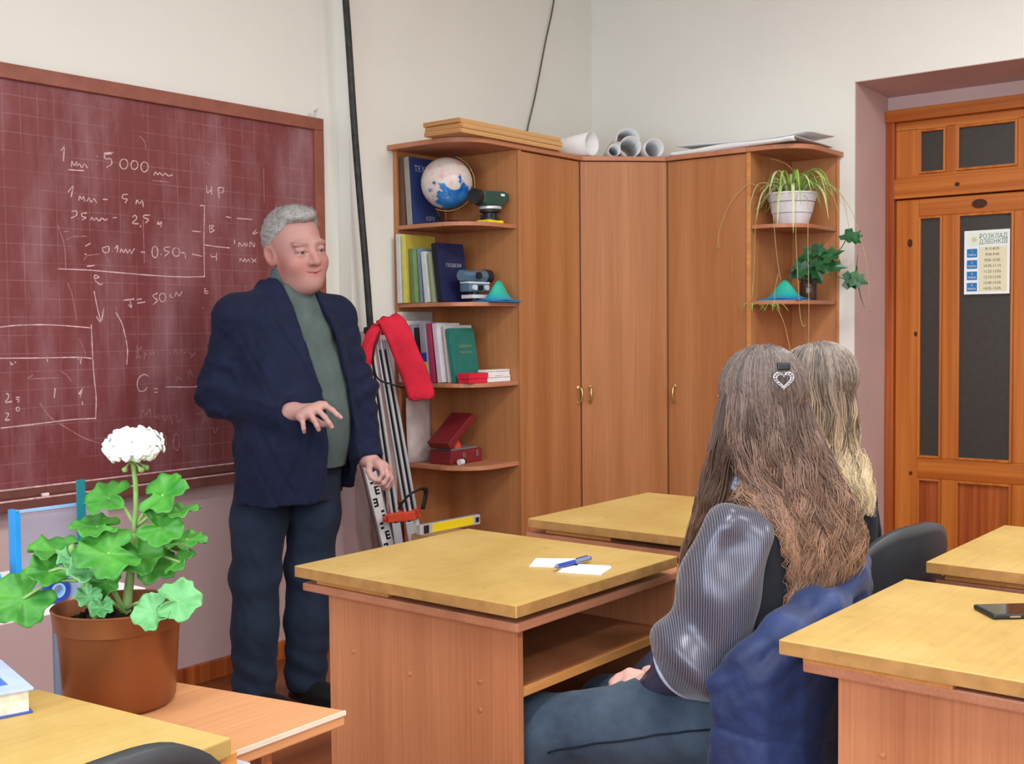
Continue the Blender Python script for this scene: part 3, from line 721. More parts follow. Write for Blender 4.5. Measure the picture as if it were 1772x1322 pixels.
# levelling staff with E marks
sa, sb = np.array([3.60, 3.46, .0]), np.array([3.335, 3.56, 1.18]); ax = (sb-sa)/np.linalg.norm(sb-sa)
sxv = np.array([.90, -.43, 0]); sxv -= ax*(sxv@ax); sxv /= np.linalg.norm(sxv); syv = np.cross(ax, sxv); RSf = np.stack([sxv, syv, ax], 1); Ls = np.linalg.norm(sb-sa)
stf = thing('levelling_staff', tuple(sa), 'white levelling staff with black E marks leaning behind the man', 'surveying staff')
MB().box((-.026, -.012, 0), (.026, .012, Ls), RSf, sa, .002).build('body', 'staff_white', stf)
MB().box((-.034, -.016, 0), (-.026, .016, Ls), RSf, sa, .002).build('edge_rail', 'staff_edge', stf); MB().box((.026, -.016, 0), (.032, .016, Ls), RSf, sa, .002).build('edge_rail', 'staff_edge', stf)
for i in range(22):
    z = .02+i*.05; s = 1 if i % 2 else -1; e = MB()
    fy0, fy1 = -.0128, -.0119
    if syv@VV > 0: fy0, fy1 = .0119, .0128
    x0 = -.002 if s > 0 else -.02
    for k in range(3): e.box((x0, fy0, z+k*.015), (x0+.02, fy1, z+k*.015+.008), RSf, sa)
    e.box((x0 if s > 0 else x0+.013, fy0, z), ((x0+.007) if s > 0 else x0+.02, fy1, z+.038), RSf, sa)
    if i % 4 < 2: e.build('graduation_mark', 'ink', stf)
    else:
        e = MB()
        for k in range(2): e.box((x0+.006, fy0, z+k*.02), (x0+.02, fy1, z+k*.02+.010), RSf, sa)
        e.build('graduation_mark', 'ink', stf)
# survey tripod, folded
tp = thing('survey_tripod', (3.6, 3.42, 0), 'folded aluminium survey tripod with red clamps leaning by the shelves', 'tripod')
LG = [((3.555, 3.40, 0), (3.415, 3.50, 1.33)), ((3.625, 3.37, 0), (3.455, 3.49, 1.33)), ((3.69, 3.40, 0), (3.495, 3.50, 1.33))]
for i, (a, b) in enumerate(LG):
    a, b = np.array(a), np.array(b); axl = (b-a)/np.linalg.norm(b-a); side = np.cross(axl, VV); side /= np.linalg.norm(side)
    lg = MB().tube([ln(a, b, .34)+side*.011, ln(a, b, .98)+side*.009], .0075, 10).tube([ln(a, b, .34)-side*.011, ln(a, b, .98)-side*.009], .0075, 10).build('leg', 'alu', tp, smooth='auto')
    MB().tube([ln(a, b, .36), ln(a, b, .95)], .008, 6).build('leg_insert', 'dark_plastic', lg)
    MB().box((-.017, -.009, 0), (.017, .009, np.linalg.norm(b-a)*.40), np.stack([side, np.cross(axl, side), axl], 1), a, .003).build('lower_leg', 'alu_white' if i == 2 else 'alu', lg)
    MB().tube([a-axl*.0, a+axl*.06], [.004, .012], 8).build('foot_spike', 'black_metal', lg)
    MB().box((-.032, -.022, -.02), (.032, .022, .02), np.stack([side, np.cross(axl, side), axl], 1), ln(a, b, .42), .006).build('clamp', 'orange_plastic', lg)
    MB().tube([ln(a, b, .42)+VV*.02+side*-.034, ln(a, b, .42)+VV*.02+side*-.05], [.014, .012], 10).build('clamp_knob', 'orange_plastic', lg)
MB().box((-.045, -.045, 1.325), (.045, .045, 1.36), None, (3.465, 3.497, 0), .012).build('tripod_head', 'dark_plastic', tp)
stp = bez([(3.475, 3.40, .60), (3.49, 3.365, .65), (3.53, 3.345, .675), (3.575, 3.345, .675), (3.60, 3.36, .65), (3.592, 3.372, .585)], 24)
MB().tube(stp, .011, 8, flat=.4).build('strap', 'dark_plastic', tp, smooth=True)
# maroon carrying case standing behind the tripod
ca = np.array([3.632, 3.53, 0]); Rcz = euler(-.01, -.06, 0)
cs = thing('instrument_case', tuple(ca), 'narrow maroon carrying case standing behind the tripod legs', 'case')
plain('maroon', (112, 36, 44), .5, .4, .06); plain('maroon_box', (122, 34, 40), .45, .45, .06)
MB().box((-.025, -.02, 0), (.025, .02, .60), Rcz, ca, .006).build('body', 'maroon', cs); MB().box((-.012, -.024, .50), (.012, -.019, .57), Rcz, ca, .002).build('badge', 'ink_grey', cs)
# red cloth bag hanging over the tripod head
def ribbon(ctrl, widths, wdir, n=26, m=9, bulge=.012):
    P = bez(ctrl, n); W = np.interp(np.linspace(0, 1, n), np.linspace(0, 1, len(widths)), widths); G = []
    wd = np.asarray(wdir, float)
    T = np.gradient(P, axis=0)
    for i in range(n):
        d = wd-T[i]*(wd@T[i])/(T[i]@T[i]); d /= np.linalg.norm(d); nn = np.cross(T[i], d); nn /= np.linalg.norm(nn)
        G.append([P[i]+d*W[i]*s+nn*(bulge*(1-(2*s)**2)+.004*math.sin(9*s+i*.7)) for s in np.linspace(-.5, .5, m)])
    return np.array(G)
bg = thing('cloth_bag', (3.5, 3.44, 1.05), 'red cloth bag slung over the top of the tripod', 'bag')
MB().grid(ribbon([(3.45, 3.46, 1.385), (3.462, 3.425, 1.378), (3.485, 3.40, 1.33), (3.525, 3.385, 1.23), (3.568, 3.375, 1.13), (3.592, 3.372, 1.07), (3.598, 3.378, 1.055)], [.09, .105, .11, .11, .115, .115, .09], (.85, -.45, .12), bulge=.007)).build('bag_body', 'red_cloth', bg, smooth=True, solid=.012)
MB().grid(ribbon([(3.43, 3.455, 1.36), (3.385, 3.455, 1.31), (3.36, 3.455, 1.24), (3.355, 3.46, 1.17)], [.05, .055, .05, .03], (.7, -.5, 0), bulge=.01)).build('bag_flap', 'red_cloth', bg, smooth=True, solid=.01)
MB().tube(bez([(3.40, 3.42, 1.34), (3.37, 3.43, 1.24), (3.40, 3.44, 1.15), (3.47, 3.43, 1.12), (3.54, 3.42, 1.10)], 20), .004, 6).build('cord', 'dark_plastic', bg, smooth=True)
# carton with the yellow spirit level lying across it
bx = thing('carton', (3.62, 3.29, 0), 'brown carton standing before the book shelves under the yellow spirit level', 'carton')
plain('cardboard', (176, 136, 92), .85, .15, .06)
rbox('box_body', (3.47, 3.215, 0), (3.69, 3.325, .496), 'cardboard', bx, .003); rbox('lid_flap', (3.47, 3.215, .496), (3.69, 3.268, .5), 'cardboard', bx, 0); rbox('lid_flap', (3.47, 3.272, .496), (3.69, 3.325, .5), 'cardboard', bx, 0)
sl = thing('spirit_level', (3.63, 3.27, .5005), 'yellow spirit level with grey ends lying below the book shelves', 'spirit level')
Rl = rotz(math.radians(-3)); T0 = (3.47, 3.285, .5005)
MB().box((.0, -.012, 0), (.36, .012, .042), Rl, T0, .003).build('body', 'alu', sl)
MB().box((.07, -.0135, .003), (.315, .0135, .040), Rl, T0, .002).build('grip', 'yellow_plastic', sl)
MB().box((.33, -.014, .010), (.352, .014, .032), Rl, T0, .002).build('vial', 'dark_plastic', sl); MB().box((.02, -.014, .004), (.05, .014, .038), Rl, T0, .002).build('vial', 'dark_plastic', sl)
# ---------------------------------------------------------------- books and instruments on the shelves
bookmats = {}
def bcol(c, rough=.55):
    k = 'book_%d_%d_%d' % c
    if k not in bookmats: plain(k, c, rough, .35, .05, 20); bookmats[k] = 1
    return k
def book(label, x0, y0, z0, w, th, h, c, lean=0, spine=None, page='page', group=None, paper=False, marks=()):
    """upright book: spine faces -x, front cover faces -y; base front corner at (x0, y0, z0), thickness goes to +y, leaning top to +y"""
    R = euler(-lean, 0, 0); T = (x0, y0, z0+.0008+th*math.sin(lean))
    bk = thing('book', (x0+w/2, y0+th/2, z0), label, 'book', group); t = min(.003, th/5); cm = bcol(c); sm = bcol(spine or c)
    MB().box((0, 0, 0), (w, t, h), R, T, .0008).build('cover', cm, bk); MB().box((0, th-t, 0), (w, th, h), R, T, .0008).build('cover', cm, bk)
    MB().box((-.002, 0, 0), (.001, th, h), R, T, .0012).build('spine', sm, bk)
    MB().box((.001, t, .003), (w-.004, th-t, h-.003), R, T, 0).build('pages', page, bk)
    for (nm, u0, u1, v0, v1, mc) in marks:      # prints on the cover (u across, v up)
        MB().box((u0*w, -.0004, v0*h), (u1*w, 0, v1*h), R, T).build(nm, bcol(mc), bk)
    return bk, R, T
def cover_text(bk, R, T, s, u, v, w, h, size, mat, sx=1.0):
    V, F = text_mesh(s, size, sx); R2 = R @ np.array([[1, 0, 0], [0, 0, 1], [0, 1, 0]], float)
    if len(V): MB().add(V, [f[::-1] for f in F] if np.linalg.det(R2) > 0 else F, R2, np.array(T)+R @ np.array([u*w, -.0007, v*h])).build('lettering', mat, bk)
plain('lettering_pale', (176, 184, 200), .6, .3); plain('lettering_gold', (150, 160, 90), .6, .3)
Z1, Z2, Z3, Z4 = [z+.018 for z in SH[:4]]
gk = 'books on the end shelves'
bk, R, T = book('tall blue album with a red stripe standing behind the globe', 3.735, 3.545, Z1, .215, .03, .298, (44, 60, 110), .06, spine=(150, 146, 140), group=gk, marks=(('red_stripe', .78, 1.0, .0, .66, (140, 48, 52)),))
cover_text(bk, R, T, 'ТЕХНІ', .40, .83, .215, .298, .036, 'lettering_pale'); cover_text(bk, R, T, 'КРУ', .55, .10, .215, .298, .030, 'lettering_pale')
book('worn brown album standing against the shelf back', 3.728, 3.588, Z1, .20, .022, .30, (120, 84, 66), .02, spine=(96, 72, 60), group=gk)
# second shelf
book('white spiral bound folder at the wall end of the row', 3.69, 3.575, Z2, .20, .022, .302, (214, 214, 210), .02, spine=(200, 202, 204), group=gk)
book('large yellow book beside the white spiral folder', 3.695, 3.545, Z2, .195, .022, .298, (190, 172, 70), .03, spine=(206, 206, 100), group=gk)
book('green backed book leaning on the large yellow book', 3.712, 3.512, Z2, .15, .024, .236, (120, 150, 96), .05, spine=(104, 134, 88), group=gk)
book('blue grey brochure between the green and pale books', 3.735, 3.49, Z2, .14, .014, .238, (124, 146, 168), .07, group=gk)
book('pale mint book leaning beside the dark blue volume', 3.735, 3.45, Z2, .14, .026, .222, (190, 204, 196), .10, spine=(206, 216, 214), group=gk)
book('thin olive booklet behind the dark blue volume', 3.742, 3.428, Z2, .14, .012, .215, (150, 158, 122), .12, group=gk)
bk, R, T = book('large dark blue volume behind the silver instrument', 3.752, 3.385, Z2, .175, .03, .258, (28, 34, 76), .14, spine=(24, 26, 50), group=gk)
cover_text(bk, R, T, 'ГЕОДЕЗІЯ', .55, .62, .175, .258, .020, 'lettering_pale')
# third shelf
book('tall grey document folder at the wall end of the third shelf', 3.70, 3.575, Z3, .195, .03, .31, (168, 164, 160), .02, spine=(206, 204, 202), group=gk)
book('white ring folder leaning next to the grey folder', 3.708, 3.545, Z3, .15, .02, .27, (208, 212, 220), .05, group=gk)
book('slim grey blue book with a white spine label', 3.715, 3.515, Z3, .15, .018, .255, (150, 160, 176), .07, spine=(150, 160, 178), group=gk)
book('black book in the middle of the third shelf', 3.718, 3.49, Z3, .15, .018, .24, (36, 34, 38), .08, group=gk)
bk, R, T = book('thick lilac grey book with a blue and yellow sticker', 3.722, 3.445, Z3, .15, .034, .262, (150, 144, 158), .09, spine=(160, 154, 168), group=gk)
for z0, z1, c in ((.05, .09, (214, 190, 60)), (.09, .13, (36, 70, 160))): MB().box((-.0028, .002, z0), (-.0019, .032, z1), R, T).build('sticker', bcol(c), bk)
book('crimson book with a patterned spine', 3.728, 3.415, Z3, .15, .022, .258, (150, 40, 74), .10, spine=(172, 60, 96), group=gk)
book('white paper bound book beside the crimson one', 3.733, 3.378, Z3, .15, .026, .258, (212, 208, 216), .12, spine=(216, 212, 222), group=gk)
book('pale folder peeping out behind the green book', 3.755, 3.352, Z3, .18, .012, .25, (202, 196, 188), .13, group=gk)
bk, R, T = book('dark green cloth bound book facing the room', 3.752, 3.315, Z3, .16, .022, .236, (34, 110, 100), .16, spine=(40, 126, 116), group=gk)
cover_text(bk, R, T, 'ДОВІДНИК', .55, .66, .16, .236, .015, 'lettering_gold'); cover_text(bk, R, T, 'ГЕОДЕЗИСТА', .55, .55, .16, .236, .012, 'lettering_gold')
# red box and six little white cartons
rb_ = thing('small_box', (3.80, 3.27, Z3), 'flat red box lying before the green book', 'box')
rbox('base', (3.745, 3.235, Z3+.0005), (3.865, 3.30, Z3+.02), 'red_cloth', rb_, .003); rbox('lid', (3.742, 3.232, Z3+.02), (3.868, 3.303, Z3+.044), 'red_cloth', rb_, .003)
wn = 0
for r_ in range(2):
    for c_ in range(3):
        x0 = 3.878+c_*.053; q = thing('carton', (x0+.026, 3.27, Z3), 'little white carton, %s layer, %s' % ('upper' if r_ else 'lower', ['next to the red box', 'in the middle of the carton row', 'against the wardrobe side'][c_]), 'carton', 'little white cartons')
        z0 = Z3+.0006+r_*.0265; rbox('box_body', (x0, 3.245+.004*((c_+r_) % 2), z0), (x0+.0515, 3.30, z0+.019), 'paper', q, .0015)
        rbox('lid', (x0-.0003, 3.2445+.004*((c_+r_) % 2), z0+.0192), (x0+.0518, 3.3005, z0+.0262), 'paper', q, .001)
        rbox('tape', (x0+.001, 3.2443+.004*((c_+r_) % 2), z0+.018), (x0+.05, 3.2449+.004*((c_+r_) % 2), z0+.0198), 'ink_grey', q, 0)
# fourth shelf: drawing sheet and red instrument case
MB().grid(np.array([[(3.70+.16*u+.02*v*v, 3.555+.03*v-.012*math.sin(u*3.1), Z4+.002+.285*v) for u in np.linspace(0, 1, 9)] for v in np.linspace(0, 1, 9)])).build('drawing_sheet', 'old_paper', smooth=True, solid=.0015, label='old stained paper sheet propped on the lowest book shelf', cat='paper')
ic = thing('instrument_case', (3.87, 3.42, Z4), 'open maroon instrument case with an orange fitting on the lowest shelf', 'case')
rbox('case_base', (3.755, 3.355, Z4+.0005), (3.965, 3.48, Z4+.06), 'maroon_box', ic, .006)
Rlid = euler(0, -.62, 0)
MB().box((0, 3.355-3.42, 0), (.21, 3.48-3.42, .035), Rlid, (3.757, 3.42, Z4+.068), .006).build('case_lid', 'maroon_box', ic)
rbox('tray', (3.775, 3.37, Z4+.06), (3.95, 3.465, Z4+.066), 'ink_grey', ic, .002)
MB().lathe([(.0, 0), (.022, 0), (.022, .018), (.014, .026), (.014, .04), (0, .042)], 16, None, (3.84, 3.40, Z4+.066)).build('fitting', 'orange_plastic', ic, smooth='auto')
MB().lathe([(0, 0), (.008, 0), (.008, .02), (0, .022)], 12, None, (3.842, 3.40, Z4+.108)).build('fitting_top', 'alu', ic, smooth='auto')
rbox('latch', (3.83, 3.349, Z4+.025), (3.85, 3.355, Z4+.05), 'chrome', ic, .002); rbox('latch', (3.92, 3.349, Z4+.025), (3.935, 3.355, Z4+.055), 'chrome', ic, .002)
ey = thing('eyepiece', (3.80, 3.33, Z4), 'small pale eyepiece lying before the maroon case', 'eyepiece')
MB().tube([(3.775, 3.325, Z4+.0135), (3.80, 3.325, Z4+.0135)], .013, 14).build('barrel', 'alu_white', ey, smooth='auto'); MB().tube([(3.80, 3.325, Z4+.0135), (3.815, 3.325, Z4+.0135)], .0105, 14).build('ring', 'dark_plastic', ey, smooth='auto')
# ---------------------------------------------------------------- globe
gc = np.array([3.842, 3.437, 1.985]); GR = .113
gl = thing('globe', (gc[0], gc[1], Z1), 'blue and cream desk globe on a dark stand', 'globe')
def globe_mat():
    m, t, b = nt('globe_map'); setp(b, .3, .5)
    v = tex(t); n1 = noise(t, v, 9, 6, .58); n2 = noise(t, v, 30, 4)
    sea = ramp(t, noise(t, v, 14, 3), [(.35, lin((16, 84, 168))), (.65, lin((64, 150, 214)))])
    land = ramp(t, n2, [(.3, lin((214, 176, 176))), (.5, lin((216, 204, 196))), (.7, lin((196, 200, 190)))])
    tc = t.nodes.new('ShaderNodeTexCoord'); sx = t.nodes.new('ShaderNodeSeparateXYZ'); t.links.new(tc.outputs['Object'], sx.inputs[0])
    bias = math_n(t, 'MULTIPLY_ADD', sx.outputs[2], 1.9, 0)
    f = ramp_f(t, math_n(t, 'ADD', n1, bias), .41, .44)
    t.links.new(mix(t, f, sea, land), b.inputs['Base Color'])
globe_mat()
prof = [(GR*math.cos(a), GR*math.sin(a)) for a in np.linspace(-math.pi/2, math.pi/2, 33)]
gax = np.array([.30, -.24, 1.]); gax /= np.linalg.norm(gax); gx = np.cross(gax, [0, 1, 0]); gx /= np.linalg.norm(gx); Rg = np.stack([gx, np.cross(gax, gx), gax], 1)
sp = MB().lathe(prof, 48, Rg, gc).build('sphere', 'globe_map', gl, smooth=True)
sp.data.transform(Matrix.Translation(-Vector(gc-np.array(gl.location)))); sp.location = Vector(gc-np.array(gl.location))
side = UU*.97-VV*.1; side -= gax*(side@gax); side /= np.linalg.norm(side)
arc = [gc+(GR+.010)*(gax*math.cos(a)+side*math.sin(a)) for a in np.linspace(-.06, math.pi+.06, 30)]
MB().tube(arc, .008, 8, flat=.45).build('meridian_arc', 'black_metal', gl, smooth=True); MB().tube([p+VV*.009 for p in arc], .0018, 6).build('scale_ring', 'gold_frame', gl, smooth=True)
MB().tube([gc+gax*(GR-.002), gc+gax*(GR+.02)], [.007, .011], 10).build('pole_cap', 'black_metal', gl)
bp = gc-gax*(GR+.01); MB().tube(bez([bp, (bp[0]+.01, bp[1], Z1+.045), (bp[0]+.035, bp[1], Z1+.012)], 8), .009, 8).build('stem', 'black_metal', gl, smooth=True)
MB().lathe([(0, 0), (.085, 0), (.088, .006), (.07, .012), (.02, .02), (0, .022)], 26, None, (gc[0]+.03, gc[1]-.01, Z1+.0005)).build('base', 'black_metal', gl, smooth='auto')
# dark green optical level
lv = thing('optical_level', (3.93, 3.26, Z1), 'dark green optical level on a yellow base beside the globe', 'survey instrument')
plain('level_green', (44, 78, 70), .4, .5, .05)
def smoothbox(nm, a, b_, mat, par, bev): return rbox(nm, a, b_, mat, par, bev)
smoothbox('base_plate', (3.875, 3.225, Z1+.0005), (3.975, 3.295, Z1+.014), 'yellow_plastic', lv, .004)
MB().lathe([(.0, 0), (.04, 0), (.04, .008), (.03, .01), (.03, .03), (.044, .034), (.046, .048), (.03, .052), (.03, .06), (0, .06)], 22, None, (3.925, 3.26, Z1+.014)).build('levelling_base', 'dark_plastic', lv, smooth='auto')
for a in (0, 2.1, 4.2): MB().lathe([(0, 0), (.011, 0), (.011, .022), (0, .022)], 10, None, (3.925+.032*math.cos(a), 3.26+.032*math.sin(a), Z1+.018)).build('foot_screw', 'black_metal', lv)
MB().lathe([(.047, 0), (.05, .003), (.05, .011), (.047, .014)], 30, None, (3.925, 3.26, Z1+.06)).build('horizontal_circle', 'alu', lv, smooth='auto')
zb = Z1+.074
MB().prism([(3.848, zb+.012), (3.865, zb), (3.975, zb), (4.008, zb+.024), (4.02, zb+.028), (4.02, zb+.06), (3.99, zb+.068), (3.848, zb+.062)], 3.228, 3.292, np.array([[1, 0, 0], [0, 0, 1], [0, 1, 0]])).build('telescope_housing', 'level_green', lv, bevel=.008)
MB().tube([(3.815, 3.26, zb+.036), (3.85, 3.26, zb+.036)], [.034, .032], 20).build('objective', 'black_metal', lv, smooth='auto'); MB().tube([(4.018, 3.26, zb+.044), (4.035, 3.26, zb+.044)], [.017, .014], 16).build('eyepiece', 'black_metal', lv, smooth='auto')
MB().box((3.96, 3.2262, zb+.046), (3.985, 3.2275, zb+.056)).build('badge', 'white', lv)
# silver level on the second shelf
sv = thing('optical_level', (3.87, 3.31, Z2), 'silver blue surveying level standing before the dark blue volume', 'survey instrument')
plain('steel_blue', (104, 140, 166), .3, .5, .05, metal=.5)
MB().lathe([(0, 0), (.045, 0), (.045, .007), (.02, .009), (.02, .016), (0, .016)], 20, None, (3.885, 3.32, Z2+.0005)).build('foot_plate', 'dark_plastic', sv, smooth='auto')
rbox('levelling_base', (3.835, 3.285, Z2+.017), (3.935, 3.355, Z2+.034), 'alu_white', sv, .004)
MB().lathe([(0, 0), (.018, 0), (.018, .012), (0, .012)], 14, None, (3.885, 3.32, Z2+.034)).build('pivot', 'dark_plastic', sv)
rbox('body', (3.82, 3.29, Z2+.046), (3.955, 3.35, Z2+.082), 'steel_blue', sv, .005)
for xx in (3.845, 3.885, 3.925): MB().tube([(xx, 3.291, Z2+.064), (xx, 3.278, Z2+.064)], .012, 14).build('adjusting_knob', 'alu_white' if xx != 3.885 else 'dark_plastic', sv, smooth='auto')
rbox('bridge', (3.815, 3.295, Z2+.082), (3.96, 3.345, Z2+.09), 'alu_white', sv, .002)
MB().tube([(3.795, 3.32, Z2+.116), (3.95, 3.32, Z2+.116)], [.024, .027], 22).build('telescope', 'steel_blue', sv, smooth='auto'); MB().tube([(3.95, 3.32, Z2+.116), (3.985, 3.32, Z2+.116)], [.030, .030], 22).build('objective', 'dark_plastic', sv, smooth='auto')
MB().tube([(3.88, 3.296, Z2+.116), (3.88, 3.284, Z2+.116)], .016, 16).build('focus_knob', 'dark_plastic', sv, smooth='auto')
# teal bell shaped models (a hill surface on a blue plate)
def bell(label, c, wx, wy, h, turn):
    m_ = thing('bell_model', c, label, 'model', 'bell shaped hill models'); R = rotz(turn); n = 25; G = []
    for i in range(n):
        for j in range(n):
            u, v = -1+2*i/(n-1), -1+2*j/(n-1); r2 = (u*u*1.0+v*v*1.0); z = h*math.exp(-r2*3.3)*(1 if True else 0)+.006
            G.append(R @ np.array([u*wx, v*wy, z])+np.array(c))
    o = MB().grid(np.array(G).reshape(n, n, 3)).build('hill', 'teal_bands', m_, smooth=True, solid=.003)
    MB().box((-wx, -wy, .0003), (wx, wy, .0055), R, c, .002).build('plate', 'sign_blue', m_)
    return m_
def bands():
    m, t, b = nt('teal_bands'); setp(b, .28, .5)
    tc = t.nodes.new('ShaderNodeTexCoord'); sx = t.nodes.new('ShaderNodeSeparateXYZ'); t.links.new(tc.outputs['Object'], sx.inputs[0])
    f = ramp_f(t, sx.outputs[2], .0, .09)
    t.links.new(ramp(t, f, [(.0, lin((40, 120, 190))), (.18, lin((44, 150, 190))), (.3, lin((36, 170, 160))), (.7, lin((52, 182, 158))), (1, lin((40, 170, 150)))]), b.inputs['Base Color'])
bands()
bell('teal bell shaped hill model on the book shelf by the silver level', (3.938, 3.228, Z2), .098, .048, .088, 0)
bell('teal bell shaped hill model on the plant shelf', (4.93, 2.358, Z2), .10, .06, .086, math.pi/2)
# ---------------------------------------------------------------- things on top of the cabinets
for i, (dx, zz) in enumerate(((0, 0), (.004, .02), (-.004, .04))):
    nm = ['lowest of three long boards stacked on the wardrobe top', 'middle board of the stack on the wardrobe top', 'uppermost board of the stack on the wardrobe top'][i]
    pk = thing('plank', (3.98, 3.27, 2.153+zz), nm, 'board', 'boards on the wardrobe')
    rbox('plank_body', (3.64+dx, 3.168-dx*.5, 2.1525+zz), (4.33+dx, 3.37-dx*.4, 2.1715+zz), 'boards', pk, .002)
    rbox('end_cleat', (3.628+dx, 3.168-dx*.5, 2.1525+zz), (3.6395+dx, 3.37-dx*.4, 2.1715+zz), 'boards_y', pk, .002)
def paper_roll(label, p, d, r0, r1, L, turns=1.6):
    d = np.array(d, float); d /= np.linalg.norm(d); sx_ = np.cross(d, [0, 0, 1]); sx_ /= np.linalg.norm(sx_); up = np.cross(sx_, d)
    G = []
    for t in (0, .33, .66, 1):
        row = []
        for a in np.linspace(-.6, 2*math.pi*turns-.6, 60):
            r = (r0+(r1-r0)*t)*(1-.06*a/(2*math.pi)/turns); row.append(np.array(p)+d*L*t+up*(r*math.sin(a))+sx_*(r*math.cos(a))+np.array([0, 0, (r0+(r1-r0)*t)-r0]))
        G.append(row)
    return MB().grid(np.array(G)).build('paper_roll', 'paper', smooth=True, solid=.0012, label=label, cat='paper roll', group='paper rolls on the wardrobe')
ft = 2.1527
paper_roll('long tapering paper roll next to the plank stack', (4.545, 3.15, ft+.056), (.02, 1, 0), .055, .04, .42)
paper_roll('thinnest of the paper rolls on the corner wardrobe', (4.638, 3.085, ft+.030), (.75, .66, 0), .029, .027, .36)
paper_roll('widest double paper roll on the corner wardrobe', (4.722, 3.05, ft+.052), (.75, .66, 0), .051, .048, .40, 2.2)
paper_roll('medium paper roll on the door side of the widest roll', (4.815, 2.975, ft+.047), (.70, .71, 0), .046, .044, .36)
MB().grid(np.array([[np.array([4.757, 3.085, ft+.10])+np.array([.75, .66, 0])*.4*t+np.array([.66, -.75, 0])*.054*math.cos(a)+np.array([0, 0, .054*math.sin(a)-.006]) for a in np.linspace(-.1, math.pi*1.02, 20)] for t in (0, .5, 1)])).build('paper_sheet', 'paper', smooth=True, solid=.0012, label='curled paper sheet arched over the widest paper roll', cat='paper')
ys = np.linspace(2.90, 2.235, 30)
def fold(y):
    k = 1+.5*math.exp(-((y-2.62)/.16)**2); a0 = .010*k
    return [(4.815+.03*math.sin(y*5)-.02*math.sin(a), ft+.0012+a0*(1+math.sin(a-math.pi/2)*1.0)+.004*(y < 2.3)*math.sin(a)) for a in np.linspace(0, math.pi, 9)]+[(4.95, ft+.004+a0*1.6), (5.18, ft+.004+a0*1.2)]
MB().grid(np.array([[(x, y, z) for x, z in fold(y)] for y in ys])).build('paper_sheet', 'paper', smooth=True, solid=.0015, label='large white sheet folded along the plant side wardrobe top', cat='paper', group='flat sheets on the wardrobe')
MB().grid(np.array([[(4.86+.30*u, y, ft+.046+.006*math.sin(y*7)+.010*u+(.05*(2.32-y) if y < 2.32 else 0)) for u in np.linspace(0, 1, 6)] for y in ys-.015])).build('paper_sheet', 'paper', smooth=True, solid=.002, label='thin white sheet lying on top of the folded sheet', cat='paper', group='flat sheets on the wardrobe')
# ---------------------------------------------------------------- on the desks
nt_ = thing('note_paper', (2.09, 1.55, .81), 'white note slip nearest the far side of the pen', 'paper', 'note slips by the pen'); Rn = rotz(math.radians(-62))
MB().box((-.055, -.04, 0), (.055, .04, .0015), Rn, (2.118, 1.575, .8105)).build('slip', 'white', nt_); MB().box((-.05, -.036, .0015), (.05, .042, .0035), rotz(math.radians(-57)), (2.122, 1.577, .8105)).build('slip', 'white', nt_)
nt_ = thing('note_paper', (2.1, 1.48, .81), 'white folded note card on the near side of the pen', 'paper', 'note slips by the pen')
MB().box((-.05, -.042, 0), (.05, .042, .002), rotz(math.radians(-72)), (2.102, 1.483, .8105)).build('slip', 'white', nt_); MB().box((-.048, -.04, .0025), (.05, .043, .0035), rotz(math.radians(-68)), (2.102, 1.484, .8105)).build('slip', 'white', nt_)
plain('pen_blue', (36, 66, 160), .3, .5, .04); plain('pen_grey', (120, 130, 150), .3, .5, .04)
pn_ = thing('pen', (2.11, 1.525, .814), 'blue ballpoint pen lying across the white note slips', 'pen'); q0, q1 = np.array([2.048, 1.528, .8205]), np.array([2.178, 1.522, .8205])
MB().tube([ln(q0, q1, .08), ln(q0, q1, .55)], .0055, 10).build('barrel', 'pen_blue', pn_, smooth='auto'); MB().tube([ln(q0, q1, .55), ln(q0, q1, .97)], .0058, 10).build('cap', 'pen_grey', pn_, smooth='auto')
MB().tube([ln(q0, q1, 0), ln(q0, q1, .08)], [.001, .005], 10).build('tip', 'pen_grey', pn_); MB().box((0, -.0012, .005), (.045, .0012, .0075), None, ln(q0, q1, .6)).build('clip', 'pen_blue', pn_); MB().tube([ln(q0, q1, .97), ln(q0, q1, 1)], .005, 10).build('end_plug', 'pen_blue', pn_)
m, t, bb = nt('screen'); setp(bb, .06, .7); bb.inputs['Base Color'].default_value = (.012, .012, .014, 1)
ph = thing('phone', (2.23, .62, .81), 'black smartphone lying screen up on the drawing board', 'phone'); Rp = rotz(math.radians(-48))
MB().box((-.0, -.042, .0005), (.155, .042, .0095), Rp, (2.213, .66, .81), .004).build('body', 'dark_plastic', ph); MB().box((.004, -.038, .0095), (.151, .038, .0100), Rp, (2.213, .66, .81)).build('screen', 'screen', ph)
MB().box((.03, -.0435, .004), (.05, -.0415, .007), Rp, (2.213, .66, .81)).build('side_button', 'chrome', ph)
lb = thing('book', (.82, 1.60, .81), 'thick book with a blue white cover lying on the drawing board', 'book'); Rb = rotz(math.radians(-14))
MB().box((-.20, -.01, .002), (0, .16, .032), Rb, (.845, 1.572, .8105), 0).build('pages', 'page', lb); MB().box((-.205, -.016, .032), (.006, .164, .036), Rb, (.845, 1.572, .8105), .001).build('cover', bcol((170, 186, 222)), lb)
MB().box((-.205, -.016, 0), (.004, .164, .002), Rb, (.845, 1.572, .8105)).build('cover', bcol((60, 84, 150)), lb); MB().box((-.12, .02, .036), (-.02, .15, .0364), Rb, (.845, 1.572, .8105)).build('cover_picture', bcol((70, 110, 200)), lb)
